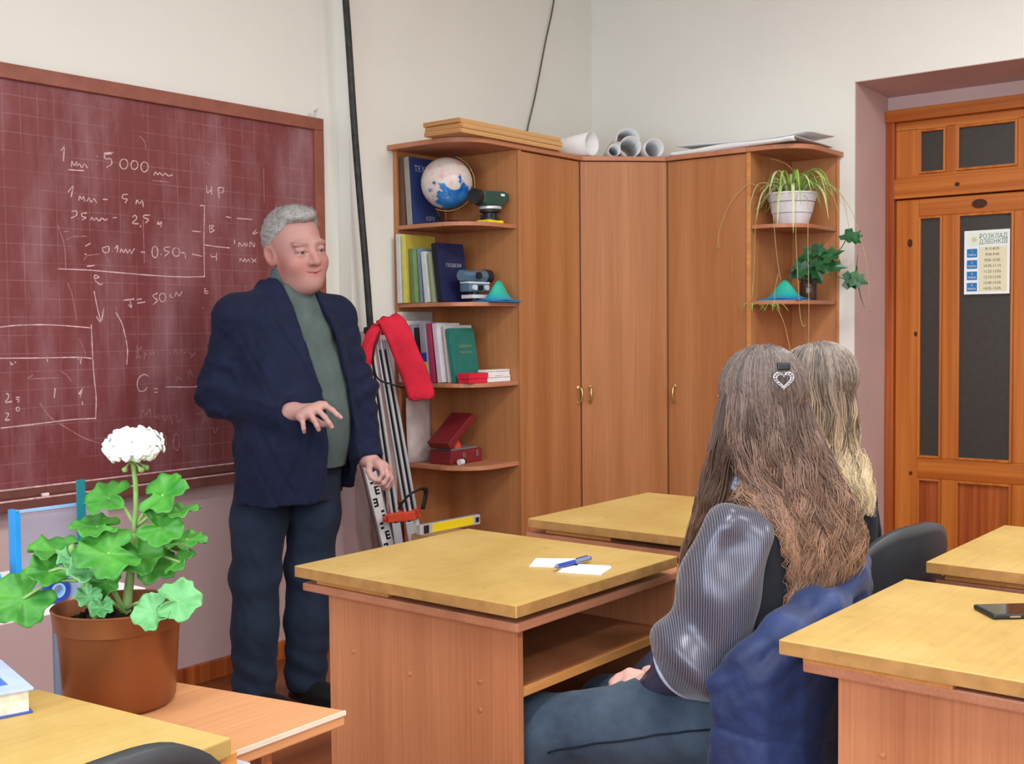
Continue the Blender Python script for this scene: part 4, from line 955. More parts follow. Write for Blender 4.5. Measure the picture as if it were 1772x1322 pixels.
# ---------------------------------------------------------------- teacher's table with files
tt = thing('side_table', (1.2, 2.7, 0), 'pale topped table with metal legs beyond the geranium', 'table')
rbox('table_top', (.55, 2.5, .698), (1.66, 2.98, .716), 'paper', tt, .003)
plain('leg_blue', (108, 120, 138), .4, .5, .06)
for (xx, yy) in ((1.43, 2.515), (.62, 2.515), (1.43, 2.965), (.62, 2.965)):
    lg = MB().tube([(xx, yy, .06), (xx, yy, .698)], .010, 10).build('leg', 'leg_blue', tt, smooth='auto'); MB().tube([(xx, yy, 0), (xx, yy, .06)], .011, 10).build('leg_foot', 'maroon', lg, smooth='auto')
m, t, bb = nt('clear_plastic'); setp(bb, .15, .5, trans=.55); bb.inputs['Base Color'].default_value = lin((206, 204, 220)); bb.inputs['Alpha'].default_value = .55
plain('file_blue', (30, 150, 222), .4, .5, .04); plain('file_pale', (140, 186, 226), .4, .5, .04)
def file_box(label, o, u, w, h, lean):
    f = thing('file_tray', o, label, 'file tray', 'plastic files on the pale table'); u = np.array(u, float); u /= np.linalg.norm(u); nb_ = np.array([-u[1], u[0], 0]); R = np.stack([u, nb_, [0, 0, 1]], 1) @ euler(-lean, 0, 0)
    MB().box((0, 0, .004), (w, .002, h), R, o).build('front_sheet', 'clear_plastic', f); MB().box((0, .03, .004), (w, .032, h*.9), R, o).build('back_sheet', 'clear_plastic', f)
    MB().box((-.004, -.001, 0), (.010, .0335, h), R, o, .002).build('spine', 'file_blue', f); MB().box((0, -.001, h-.008), (w, .003, h), R, o, .001).build('top_edge', 'file_pale', f); MB().box((.010, -.001, 0), (w, .0335, .004), R, o).build('bottom', 'file_pale', f)
    MB().box((w*.22, -.0008, h*.56), (w*.62, .0, h*.59), R, o).build('label_slot', 'white', f)
file_box('clear file tray with bright blue spine standing upright', (1.395, 2.62, .7165), (1, -.05, 0), .235, .215, 0)
file_box('clear file tray with a blue spine leaning aslant at the table edge', (1.335, 2.545, .7255), (.35, 1, 0), .16, .09, .25)
pc = thing('pen_cup', (1.50, 2.545, .716), 'clear pen cup with a pink pen on the pale table', 'pen cup'); m, t, bb = nt('cup_plastic'); setp(bb, .2, .5, trans=.4); bb.inputs['Base Color'].default_value = lin((170, 196, 220)); bb.inputs['Alpha'].default_value = .7
MB().lathe([(0, .001), (.032, .001), (.036, .085), (.034, .085), (.030, .004), (0, .004)], 22, None, (1.50, 2.545, .7162)).build('cup', 'cup_plastic', pc, smooth='auto')
plain('pink', (226, 40, 140), .4, .5, .03)
for k, (dx, mt, hh) in enumerate(((.0, 'pink', .10), (.012, 'alu', .13), (-.012, 'pen_blue', .12), (.006, 'white', .115))):
    q = MB().tube([(1.50+dx, 2.545-dx*.5, .724), (1.50+dx*2.4-.01, 2.545-dx, .716+hh)], .0045, 8).build('pen', mt, smooth='auto', label=['pink pen standing in the clear cup', 'grey metal pen standing in the clear cup', 'blue pen standing in the clear cup', 'white pen standing in the clear cup'][k], cat='pen', group='pens in the clear cup')
tr_ = thing('tape_holder', (1.44, 2.53, .716), 'round blue tape holder before the clear file tray', 'tape')
MB().lathe([(.018, -.01), (.03, -.01), (.03, .01), (.018, .01), (.018, -.01)], 22, np.array([[1, 0, 0], [0, 0, -1], [0, 1, 0]]), (1.44, 2.53, .7465)).build('roll', 'pen_blue', tr_, smooth='auto'); MB().lathe([(.013, -.011), (.0175, -.011), (.0175, .011), (.013, .011), (.013, -.011)], 22, np.array([[1, 0, 0], [0, 0, -1], [0, 1, 0]]), (1.44, 2.53, .7465)).build('core', 'file_pale', tr_, smooth='auto')
plain('stick_teal', (20, 120, 130), .5, .4, .06)
MB().box((-.011, -.003, 0), (.011, .003, .275), euler(.06, -.03, 0), (1.55, 2.60, .7165), .001).build('ruler', 'stick_teal', label='teal ruler standing upright before the chalkboard ledge', cat='ruler')
# ---------------------------------------------------------------- chairs
def chair(label, c, turn, top=.83, wdt=.46, group='school chairs', post=.185):
    """c: seat centre on the floor; backrest on the -y side before turning"""
    ch = thing('chair', (c[0], c[1], 0), label, 'chair', group); R = rotz(turn); T = np.array([c[0], c[1], 0.])
    def gp(P): return (np.asarray(P, float) @ R.T)+T
    # curved back shell: rounded top corners, bent around the sitter
    hgt = .30; G = []; n, m_ = 21, 13
    for j in range(m_):
        v = j/(m_-1); row = []
        for i in range(n):
            s = -1+2*i/(n-1)
            half = wdt/2*(1-.06*(1-v)) ; z = top-hgt+hgt*v*(1-.30*abs(s)**3.0)+.05*(1-v)*abs(s)**3
            row.append((s*half, -.20-.03*v+.055*s*s, z))
        G.append(row)
    MB().grid(gp(np.array(G).reshape(-1, 3)).reshape(m_, n, 3)).build('backrest', 'chair_plastic', ch, smooth=True, solid=.022)
    G = []
    for j in range(9):
        row = []
        for i in range(13):
            a, b_ = -1+2*i/12, -1+2*j/8; q = max(abs(a), abs(b_)); k = 1-.10*(min(abs(a), abs(b_)))**2*q
            row.append((a*.21*k, .02+b_*.20*k, .435-.012*(1-a*a)*(1-b_*b_)))
        G.append(row)
    MB().grid(gp(np.array(G).reshape(-1, 3)).reshape(9, 13, 3)).build('seat', 'chair_plastic', ch, smooth=True, solid=.025)
    for s in (-1, 1):
        MB().tube(gp([(s*.215, .21, 0), (s*.19, .18, .40)]), .010, 8).build('leg', 'black_metal', ch, smooth='auto')
        MB().tube(gp([(s*.215, -.24, 0), (s*.19, -.17, .40)]), .010, 8).build('leg', 'black_metal', ch, smooth='auto')
        MB().tube(gp([(s*.19, .18, .40), (s*.19, -.17, .40)]), .010, 8).build('seat_rail', 'black_metal', ch, smooth='auto')
        MB().tube(gp(bez([(s*.19, -.14, .40), (s*post*1.03, -.185, .44), (s*post*1.02, -.185, .55), (s*post, -.178, top-.10)], 12)), .010, 8).build('back_post', 'black_metal', ch, smooth='auto')
        MB().box((s*post-.014, -.19, top-.20), (s*post+.014, -.166, top-.06), R, T, .004).build('back_bracket', 'dark_plastic', ch)
    MB().tube(gp([(-.19, .0, .40), (.19, 0, .40)]), .009, 8).build('cross_bar', 'black_metal', ch, smooth='auto')
    return ch
chair('dark grey chair with the navy jacket hung on it', (2.17, 1.135), math.radians(-3), .80, .38, post=.14)
chair('dark grey chair of the girl in black before the bare board desk', (2.92, 1.245), math.radians(-9), .848, .47)
chair('dark grey chair pushed up to the geranium desk', (.655, 1.352), math.radians(3), .885, .46)
# ---------------------------------------------------------------- implicit-surface modelling (bodies, clothes)
def smin(a, b, k):
    h = np.clip(.5+.5*(b-a)/k, 0, 1); return b*(1-h)+a*h-k*h*(1-h)
def smax(a, b, k): return -smin(-a, -b, k)
def cone(P, a, b, r0, r1):
    a = np.asarray(a, float); b = np.asarray(b, float); ba = b-a; pa = P-a
    h = np.clip(pa@ba/(ba@ba), 0, 1)
    return np.linalg.norm(pa-h[:, None]*ba, axis=1)-(r0+(r1-r0)*h)
def chain(P, pts, rad, k=.02):
    d = None
    for i in range(len(pts)-1):
        e = cone(P, pts[i], pts[i+1], rad[i], rad[i+1]); d = e if d is None else smin(d, e, k)
    return d
def ell(P, c, r):
    q = P-np.asarray(c, float); r = np.asarray(r, float)
    k0 = np.linalg.norm(q/r, axis=1); k1 = np.linalg.norm(q/(r*r), axis=1)+1e-9
    return k0*(k0-1)/k1
def loft(Q, st, pw=2.3):
    """stack of superellipses; st rows: z, cx, cy, rx, ry_front, ry_back"""
    st = np.asarray(st, float); z = np.clip(Q[:, 2], st[0, 0], st[-1, 0])
    I = [np.interp(z, st[:, 0], st[:, i]) for i in range(1, 6)]
    x = Q[:, 0]-I[0]; y = Q[:, 1]-I[1]; ry = np.where(y > 0, I[3], I[4])
    rr = (np.abs(x/I[2])**pw+np.abs(y/ry)**pw)**(1/pw)
    d = (rr-1)*np.minimum(I[2], ry)*.95
    return np.maximum(d, np.maximum(st[0, 0]-Q[:, 2], Q[:, 2]-st[-1, 0]))
def smooth_st(st, n=40):
    st = np.asarray(st, float); zs = np.linspace(st[0, 0], st[-1, 0], n); out = [zs]
    k = 7; ker = np.hanning(k+2)[1:-1]; ker /= ker.sum()
    for i in range(1, 6):
        v = np.interp(zs, st[:, 0], st[:, i]); out.append(np.convolve(np.pad(v, k//2, mode='edge'), ker, 'valid'))
    return np.stack(out, 1)
def wr(P, f, seed=0):
    r = np.random.default_rng(seed); o = 0
    for i in range(4):
        w_ = r.normal(size=3)*f*(1+.5*i); o = o+np.sin(P@w_+r.uniform(0, 6)+1.3*np.sin(P@(w_[[1, 2, 0]]*.6)))/(1+.4*i)
    return o/2.4
def sdf_mesh(f, lo, hi, h, smooth=1, chunk=250000):
    lo = np.asarray(lo, float); hi = np.asarray(hi, float); Bk = 8; Hc = Bk*h
    nb = np.ceil((hi-lo)/Hc).astype(int)
    g = np.stack(np.meshgrid(*[np.arange(n) for n in nb], indexing='ij'), -1).reshape(-1, 3)
    cen = lo+(g+.5)*Hc
    d = np.concatenate([f(c) for c in np.array_split(cen, max(1, len(cen)//chunk))])
    g = g[np.abs(d) < Hc*1.25]
    c9 = np.stack(np.meshgrid(*[np.arange(Bk+1)]*3, indexing='ij'), -1).reshape(-1, 3)
    vals = np.empty((len(g), (Bk+1)**3), np.float32); step = max(1, chunk//729)
    for i in range(0, len(g), step):
        gi = (g[i:i+step, None, :]*Bk+c9[None]).reshape(-1, 3)
        vals[i:i+step] = f(lo+gi*h).reshape(-1, 729)
    keep = (vals.min(1) < 0) & (vals.max(1) > 0); g = g[keep]; vals = vals[keep].reshape(-1, 9, 9, 9)
    off = np.array([(i, j, k) for i in (0, 1) for j in (0, 1) for k in (0, 1)])
    cv = np.stack([vals[:, i:i+8, j:j+8, k:k+8] for i, j, k in off], -1)
    s = cv < 0; act = s.any(-1) & ~s.all(-1)
    bi, i, j, k = np.nonzero(act)
    cell = g[bi]*Bk+np.stack([i, j, k], 1); v8 = cv[bi, i, j, k]; s8 = s[bi, i, j, k]
    acc = np.zeros((len(cell), 3)); cnt = np.zeros(len(cell))
    for a in range(8):
        for b in range(a+1, 8):
            if np.abs(off[a]-off[b]).sum() != 1: continue
            m = s8[:, a] != s8[:, b]; t = np.where(m, v8[:, a]/(v8[:, a]-v8[:, b]+1e-12), 0)
            acc += np.where(m[:, None], off[a]+t[:, None]*(off[b]-off[a]), 0); cnt += m
    V = lo+(cell+acc/cnt[:, None])*h
    N = nb*Bk+2
    key = (cell[:, 0]*N[1]+cell[:, 1])*N[2]+cell[:, 2]; order = np.argsort(key); sk = key[order]
    def find(c):
        kk = (c[:, 0]*N[1]+c[:, 1])*N[2]+c[:, 2]; p = np.searchsorted(sk, kk); p = np.minimum(p, len(sk)-1)
        return np.where(sk[p] == kk, order[p], -1)
    F = []
    for ax, (o1, o2, e) in enumerate((((0, -1, 0), (0, 0, -1), 4), ((0, 0, -1), (-1, 0, 0), 2), ((-1, 0, 0), (0, -1, 0), 1))):
        m = s8[:, 0] != s8[:, e]; c = cell[m]; idx = np.nonzero(m)[0]; sg = s8[m, 0]
        q = np.stack([idx, find(c+o1), find(c+np.array(o1)+o2), find(c+o2)], 1)
        ok = (q >= 0).all(1); q = q[ok]; sg = sg[ok]
        q[~sg] = q[~sg][:, ::-1]; F.append(q)
    F = np.concatenate(F)
    for _ in range(smooth):
        acc = np.zeros_like(V); cnt = np.zeros(len(V))
        for a, b in ((0, 1), (1, 2), (2, 3), (3, 0)):
            np.add.at(acc, F[:, a], V[F[:, b]]); np.add.at(cnt, F[:, a], 1)
            np.add.at(acc, F[:, b], V[F[:, a]]); np.add.at(cnt, F[:, b], 1)
        V = np.where(cnt[:, None] > 0, .5*V+.5*acc/np.maximum(cnt, 1)[:, None], V)
    return V, F
def np_obj(name, V, F, mat, parent, colors=None, **tg):
    org = np.array(loc_of(parent)) if parent is not None else np.zeros(3)
    me = bpy.data.meshes.new(name); F = np.asarray(F)
    me.vertices.add(len(V)); me.vertices.foreach_set('co', (V-org).astype(np.float32).ravel())
    n = F.shape[1]; me.loops.add(F.size); me.loops.foreach_set('vertex_index', F.astype(np.int32).ravel())
    me.polygons.add(len(F)); me.polygons.foreach_set('loop_start', np.arange(0, F.size, n, dtype=np.int32))
    me.polygons.foreach_set('loop_total', np.full(len(F), n, np.int32)); me.polygons.foreach_set('use_smooth', np.ones(len(F), bool))
    if colors is not None:
        ca = me.color_attributes.new('col', 'FLOAT_COLOR', 'POINT'); cc = np.ones((len(V), 4), np.float32); cc[:, :3] = colors
        ca.data.foreach_set('color', cc.ravel())
    me.update(calc_edges=True); me.validate()
    me.materials.append(MATS[mat])
    o = bpy.data.objects.new(name, me); C.objects.link(o)
    if parent is not None: o.parent = parent
    return tag(o, **tg)
def lc(c): return np.array(lin(c)[:3])
def blend(col, w, c):
    w = np.clip(w, 0, 1)[:, None]; return col*(1-w)+lc(c)*w
def gauss(Q, c, r):
    q = (Q-np.asarray(c))/np.asarray(r); return np.exp(-(q*q).sum(1))
# ------------------------------- head in its own space: x to the person's left, y forward, z up
def head_sdf(Q, female=False, smile=1.0, fat=1.0):
    X = Q.copy(); X[:, 0] = np.abs(X[:, 0])
    d = ell(X, (0, -.016, .038), (.079, .100, .088))
    d = smin(d, ell(X, (0, .024, -.03), (.066, .072, .088)), .03)
    d = smin(d, ell(X, (0, .03, -.078), (.056*fat, .062, .046)), .03)
    d = smin(d, ell(X, (0, .068, -.100), (.026, .024, .02)), .025)
    d = smin(d, ell(X, (.042, .058, -.035), (.028, .03, .03)), .025)
    if fat > 1: d = smin(d, ell(X, (0, .018, -.102), (.052, .055, .03)), .025)
    d = smin(d, ell(X, (.028, .082, .024), (.03, .013, .009)), .018)
    d = smax(d, -ell(X, (.033, .106, .001), (.022, .02, .012)), .012)
    d = smin(d, ell(X, (.033, .0785, .001), (.016, .0145, .0125)), .004)
    d = smin(d, ell(X, (.033, .0815, .0080), (.018, .0100, .0052)), .006)
    d = smin(d, ell(X, (.033, .081, -.009), (.017, .0105, .006)), .007)
    d = smin(d, cone(X, (0, .087, .012), (0, .111, -.031), .009, .0138), .012)
    d = smin(d, ell(X, (.013, .0985, -.033), (.010, .011, .009)), .007)
    d = smax(d, -ell(X, (.0075, .104, -.0435), (.0045, .006, .004)), .004)
    mz = -.066+smile*3.2*X[:, 0]**2*3
    Y = X.copy(); Y[:, 2] = X[:, 2]-mz
    d = smin(d, ell(Y, (0, .088, .0048), (.025, .0105, .0052)), .006)
    d = smin(d, ell(Y, (0, .087, -.0055), (.022, .011, .0062)), .006)
    d = smax(d, -ell(Y, (0, .100, -.0002), (.027, .011, .0014)), .003)
    # ears
    E = X-np.array([.079, -.016, -.006]); a = .25
    E = np.stack([E[:, 0]-.35*(-E[:, 1]), E[:, 1]*math.cos(a)+E[:, 2]*math.sin(a), -E[:, 1]*math.sin(a)+E[:, 2]*math.cos(a)], 1)
    e = smax(ell(E, (0, 0, 0), (.0095, .021, .034)), -ell(E, (.009, .004, .003), (.008, .0125, .022)), .004)
    d = smin(d, e, .006)
    # neck
    d = smin(d, cone(X, (0, -.026, -.05), (0, -.045, -.20), .056 if not female else .048, .062 if not female else .05), .03)
    return d
def head_colors(Q, base, brow, male=True):
    n = len(Q); X = Q.copy(); X[:, 0] = np.abs(X[:, 0]); col = np.tile(lc(base), (n, 1))
    red = tuple(np.array(base)*np.array([.98, .82, .80]))
    col = blend(col, .75*gauss(X, (.045, .06, -.04), (.03, .05, .03)), red)
    col = blend(col, .6*gauss(X, (0, .115, -.03), (.02, .03, .02)), red)
    col = blend(col, .5*gauss(X, (.07, 0, -.05), (.05, .06, .04)), red)
    col = blend(col, .7*gauss(X, (.085, -.02, -.005), (.02, .03, .035)), tuple(np.array(base)*np.array([.97, .86, .82])))
    mz = -.066+3.2*X[:, 0]**2*3
    def soft(d_, w_): return np.clip(.5-d_/w_, 0, 1)          # 1 inside, soft edge
    fr = X[:, 1] > .06
    col = blend(col, .75*soft(np.maximum(np.abs(X[:, 2]-mz+.0005)-.008*np.sqrt(np.clip(1-(X[:, 0]/.027)**2, 0, 1)), X[:, 0]-.026), .003)*fr, (172, 100, 98))
    col = blend(col, .8*soft(np.maximum(np.abs(X[:, 2]-mz)-.0012, X[:, 0]-.029), .0022)*fr, (150, 80, 80))
    bz = .0245+.12*(X[:, 0]-.02)-2.2*(X[:, 0]-.03)**2
    col = blend(col, .55*soft(np.maximum(np.abs(X[:, 2]-bz)-.003, np.abs(X[:, 0]-.033)-.02), .005)*fr, brow)
    ex = (X[:, 0]-.033)/.0165
    op = .0036*(1-ex*ex); zc = -.0012; ef = (np.abs(ex) < 1.15) & (X[:, 1] > .066)
    ew = soft(np.abs(X[:, 2]-zc)-op, .0016)*ef*(np.abs(ex) < 1)
    col = blend(col, ew, (150, 134, 130)); col = blend(col, ew*soft(np.abs(X[:, 0]-.034)-.0055, .002), (44, 40, 44))
    col = blend(col, .9*soft(np.abs(X[:, 2]-zc-np.maximum(op, 0)-.0006)-.0011, .0018)*ef, (78, 50, 48))
    col = blend(col, .5*soft(np.abs(X[:, 2]-zc+np.maximum(op, 0)+.0004)-.0006, .0018)*ef, (120, 76, 72))
    return col
def hand_sdf(P, W, K, fing, rads=None, k=.012, thick=.015):
    """W wrist point, K list of 4 knuckles, fing = list of polylines from each knuckle + thumb last (starting in the palm)"""
    W = np.asarray(W, float); d = None
    for kn in K:
        e = cone(P, W, kn, thick*1.35, thick*.82); d = e if d is None else smin(d, e, .018)
    for i in range(3): d = smin(d, cone(P, np.asarray(K[i])*.85+W*.15, np.asarray(K[i+1])*.85+W*.15, thick, thick), .014)
    for i, fg in enumerate(fing):
        n = len(fg); r0, r1 = ((.0098, .0078) if i < 3 else (.0086, .0068) if i == 3 else (.0135, .0092))
        e = chain(P, fg, np.linspace(r0, r1, n), .004); d = smin(d, e, .007)
    return d
vcol('skin_vc', .5, .45, sss=.12)
vcol('hair_vc', .42, .45)
def cloth_mat(name, c, var=.12, vs=14, bstr=.25, bs=420, rough=.85, sheen=.03, weave=False):
    m, t, b = nt(name); setp(b, rough, .2, sheen=sheen)
    L = lin(c); v = tex(t); f = noise(t, v, vs, 4)
    t.links.new(ramp(t, f, [(.3, tuple(x*(1-var) for x in L[:3])+(1,)), (.7, tuple(min(1, x*(1+var)) for x in L[:3])+(1,))]), b.inputs['Base Color'])
    bump(t, b, noise(t, v, bs, 2), bstr, .0015)
cloth_mat('navy_wool', (24, 30, 54)); cloth_mat('green_knit', (84, 98, 97), bs=600); cloth_mat('dark_denim', (34, 44, 62), .2, 10)
cloth_mat('black_leather', (28, 29, 33), rough=.45)
# ---------------------------------------------------------------- the standing man
mb = np.array([2.73, 3.23, 0.]); FM = Frame(mb, UU, VV)
th = math.radians(50); fw = np.array([math.sin(th), math.cos(th), 0]); lf = np.array([math.cos(th), -math.sin(th), 0])   # in (u, v)
FB = Frame(FM.wld((.02, 0, 0)), lf @ FM.M, fw @ FM.M)      # body frame: x to his left, y forward
hth = math.radians(43); hf = np.array([math.sin(hth), math.cos(hth), -.06]); hf /= np.linalg.norm(hf)
hu = np.array([-.17, .02, 1.]); hu -= hf*(hu@hf); hu /= np.linalg.norm(hu); hl = np.array([hf[1]*hu[2]-hf[2]*hu[1], hf[2]*hu[0]-hf[0]*hu[2], hf[0]*hu[1]-hf[1]*hu[0]])
if hl[0] < 0: hl = -hl
HS = 1.16
FH = Frame(FM.wld((.050, .01, 1.628)), hl @ FM.M, hf @ FM.M, hu @ FM.M)
man = thing('person', tuple(mb), 'standing man in a navy blazer and grey green jumper gesturing by the chalkboard', 'person')
RS, RE, RW = (-.135, .13, 1.385), (-.203, .10, 1.13), (.055, .215, 1.072)
LS, LE, LW = (.165, -.13, 1.385), (.236, -.10, 1.14), (.288, -.03, .885)
def px3(*a): return np.array(a, float)
RK = [px3(.185, .265, 1.098), px3(.163, .28, 1.085), px3(.139, .287, 1.073), px3(.112, .285, 1.058)]     # index .. little
RF = [[RK[0], px3(.213, .28, 1.082), px3(.229, .28, 1.066), px3(.240, .275, 1.056)], [RK[1], px3(.19, .295, 1.06), px3(.204, .295, 1.040), px3(.212, .29, 1.026)],
      [RK[2], px3(.155, .297, 1.050), px3(.164, .297, 1.032), px3(.168, .29, 1.018)], [RK[3], px3(.117, .293, 1.038), px3(.119, .293, 1.022), px3(.119, .285, 1.010)],
      [px3(.10, .22, 1.07), px3(.14, .215, 1.045), px3(.17, .225, 1.03), px3(.192, .235, 1.03)]]
RWr = px3(.08, .225, 1.075)
LK = [px3(.340, .03, .868), px3(.357, .02, .858), px3(.366, .0, .845), px3(.368, -.02, .83)]
LF = [[LK[0], px3(.352, .05, .838), px3(.338, .05, .815), px3(.322, .04, .805)], [LK[1], px3(.370, .04, .828), px3(.354, .042, .803), px3(.336, .03, .795)],
      [LK[2], px3(.378, .02, .815), px3(.362, .022, .790), px3(.345, .01, .786)], [LK[3], px3(.378, .0, .80), px3(.364, 0, .778), px3(.35, -.01, .776)],
      [px3(.30, .015, .868), px3(.302, .045, .848), px3(.312, .058, .828), px3(.326, .06, .818)]]
LWr = px3(.298, -.01, .882)
legR = [(-.072, .045, .88), (-.105, .05, .48), (-.118, .05, .10)]; legL = [(.10, -.06, .88), (.065, -.07, .48), (.045, -.07, .10)]
def gated(P, c, r, fn, far=.25):
    m = ((P-np.asarray(c))**2).sum(1) < r*r; d = np.full(len(P), far)
    if m.any(): d[m] = fn(P[m])
    return d
def zgate(P, z0, z1, fn, far=.25):
    m = (P[:, 2] > z0) & (P[:, 2] < z1); d = np.full(len(P), far)
    if m.any(): d[m] = fn(P[m])
    return d
def body_f(P):
    d = gated(P, FH.wld((0, -.01, -.03)), .33, lambda p: head_sdf(FH.loc(p)/HS, fat=1.12)*HS)
    d = smin(d, zgate(P, .85, 1.56, lambda p: smin(ell(FB.loc(p), (0, .0, 1.22), (.13, .09, .26)), ell(FB.loc(p), (0, -.01, 1.40), (.15, .07, .07)), .04)), .04)
    for a, b, c, wr_, Kn, Fg in ((RS, RE, RW, RWr, RK, RF), (LS, LE, LW, LWr, LK, LF)):
        d = smin(d, zgate(P, .7, 1.55, lambda p: chain(FM.loc(p), [a, b, c, wr_], [.05, .04, .03, .027])), .03)
        d = smin(d, gated(P, FM.wld(Kn[1]), .19, lambda p: hand_sdf(FM.loc(p), wr_, Kn, Fg)), .012)
    for L in (legR, legL): d = smin(d, zgate(P, 0, 1.05, lambda p: chain(FM.loc(p), L, [.075, .05, .04])), .03)
    return d
V, F = sdf_mesh(body_f, mb-np.array([.5, .5, -.02]), mb+np.array([.5, .5, 1.85]), .0032)
H = FH.loc(V)/HS; Q = FM.loc(V)
colr = head_colors(H, (180, 135, 127), (112, 92, 88))
hands = Q[:, 2] < 1.2; colr[hands] = lc((190, 148, 139))
kn = np.zeros(len(V))
for s_ in RK+LK: kn = np.maximum(kn, gauss(Q, s_, (.012, .012, .012)))
colr = blend(colr, kn*.5, (202, 140, 130))
for fg in RF[:4]+LF[:4]: colr = blend(colr, .4*gauss(Q, fg[-1], (.008, .008, .008)), (226, 178, 170))
body = np_obj('body', V, F, 'skin_vc', man, colr)
# hair: short grey crop
def hair_f(P):
    X = FH.loc(P)/HS
    d = ell(X, (0, -.018, .045), (.0835, .104, .0905))-.002*wr(X, 220, 3)-.003*wr(X, 90, 4)
    d = smin(d, ell(X, (0, .03, .105), (.055, .05, .028)), .03)
    # hairline: front high, temples receding, down behind the ears
    y = X[:, 1]; ax = np.abs(X[:, 0])
    line = np.interp(y, [-.13, -.09, -.045, -.02, .0, .03, .05, .07, .1], [-.055, -.05, -.03, .012, .035, .062, .088, .098, .10])
    line = line-np.where(y > .03, .012*np.clip(1-ax/.05, 0, 1), 0)
    return smax(d, (line-X[:, 2])*.8, .012)*HS
V, F = sdf_mesh(hair_f, FH.o-.2, FH.o+.22, .003)
X = FH.loc(V)/HS; gcol = np.tile(lc((160, 159, 156)), (len(V), 1))
gcol = gcol*(1+.12*wr(X, 300, 8))[:, None]
hair = np_obj('hair', V, F, 'hair_vc', man, gcol)
# short strands over the crop
def strands(name, roots, tips_fn, n, parent, w0, colfn, segs=3, mat='hair_vc', kind=None):
    Vs = []; Fs = []; Cs = []; c0 = 0
    for i in range(n):
        Pp = tips_fn(i); m_ = len(Pp)
        T = np.gradient(Pp, axis=0); T /= np.linalg.norm(T, axis=1)[:, None]+1e-9
        s_ = np.cross(T, rng.normal(size=3)); s_ /= np.linalg.norm(s_, axis=1)[:, None]+1e-9
        t2 = np.cross(T, s_)
        ww = (w0*np.linspace(1, .25, m_))[:, None]
        Vs.append(np.concatenate([Pp+s_*ww, Pp-s_*ww*.5+t2*ww*.86, Pp-s_*ww*.5-t2*ww*.86]))
        for a, b in ((0, 1), (1, 2), (2, 0)):
            k = np.arange(m_-1); Fs.append(np.stack([a*m_+k, b*m_+k, b*m_+k+1, a*m_+k+1], 1)+c0)
        Cs.append(np.tile(colfn(i, Pp), (3, 1)) if np.ndim(colfn(i, Pp)) == 1 else np.concatenate([colfn(i, Pp)]*3)); c0 += 3*m_
    return np_obj(name, np.concatenate(Vs), np.concatenate(Fs), mat, parent, np.concatenate([c if len(c) == 3*len(v)//3 else np.tile(c[0], (len(v), 1)) for c, v in zip(Cs, Vs)]))
idx = rng.integers(0, len(V), 3200); Hd = FH
nrm = V-FH.wld((0, -.02*HS, .02*HS)); nrm /= np.linalg.norm(nrm, axis=1)[:, None]
fwd_w = hf @ FM.M
def mh(i):
    p = V[idx[i]]; dirv = nrm[idx[i]]*.45+fwd_w*.7+rng.normal(size=3)*.2; L_ = rng.uniform(.005, .011)
    return np.stack([p-nrm[idx[i]]*.002, p+dirv*L_*.5, p+dirv*L_+fwd_w*.002])
strands('hair_strands', None, mh, len(idx), man, .0009, lambda i, P_: gcol[idx[i]]*rng.uniform(.95, 1.5))
# jumper
JST = smooth_st([(.86, 0, .025, .19, .135, .12), (.95, 0, .03, .20, .165, .125), (1.05, 0, .03, .205, .175, .13), (1.15, 0, .02, .205, .165, .13), (1.25, 0, .01, .20, .14, .125), (1.34, 0, 0, .185, .12, .115), (1.41, 0, -.005, .15, .10, .09), (1.47, .0, -.01, .105, .085, .075), (1.50, 0, -.01, .085, .075, .07)])
nk0, nk1 = FB.loc(FM.wld((.02, .0, 1.46))[None])[0], FB.loc(FH.wld((0, -.03, -.085))[None])[0]
def jumper_f(P):
    Q = FB.loc(P)
    d = loft(Q, JST)
    d = smin(d, cone(Q, nk0, nk1, .083, .073), .03)
    ax = nk1-nk0; L_ = np.linalg.norm(ax); ax /= L_
    t = (Q-nk0)@ax
    d = np.maximum(d, t-L_*.93)
    roll = np.abs(np.linalg.norm(Q-nk0-np.outer(t, ax), axis=1)-.0755)-.0065
    d = smin(d, np.maximum(roll, np.maximum(t-L_*.97, L_*.55-t)), .008)
    return d-.0022*wr(Q*np.array([1, 1, .45]), 60, 5)*np.clip((Q[:, 2]-.85)*6, 0, 1)-.003*np.sin((Q[:, 2]*1.0-Q[:, 0]*.7)*55)*np.exp(-((Q[:, 2]-1.33)/.12)**2)
V, F = sdf_mesh(jumper_f, mb-np.array([.42, .42, -.82]), mb+np.array([.42, .42, 1.62]), .005)
np_obj('jumper', V, F, 'green_knit', man)
# trousers
def trouser_f(P):
    Q = FM.loc(P); Bq = FB.loc(P)
    d = loft(Bq, smooth_st([(.74, 0, 0, .168, .12, .125), (.82, 0, .005, .178, .128, .125), (.92, 0, .01, .188, .14, .125), (.96, 0, .01, .186, .14, .12)]))
    for L, sg in ((legR, 1), (legL, 2)):
        e = chain(Q, [L[0], (np.array(L[0])+L[1])/2, L[1], (np.array(L[1])+L[2])/2, (L[2][0], L[2][1], .07)], [.092, .096, .085, .08, .076], .03)
        e = e-.004*np.sin(Q[:, 2]*70+3*Q[:, 0]*12+sg)*np.exp(-((Q[:, 2]-.13)/.09)**2)-.0035*np.sin(Q[:, 2]*48+Q[:, 1]*25+sg*2)*np.exp(-((Q[:, 2]-.47)/.12)**2)-.0025*wr(Q*np.array([1, 1, .5]), 38, 7+sg)
        e = np.maximum(e, .035-Q[:, 2])
        d = smin(d, e, .012)
    return d
V, F = sdf_mesh(trouser_f, mb-np.array([.42, .42, 0]), mb+np.array([.42, .42, .98]), .0055)
tr = np_obj('trousers', V, F, 'dark_denim', man)
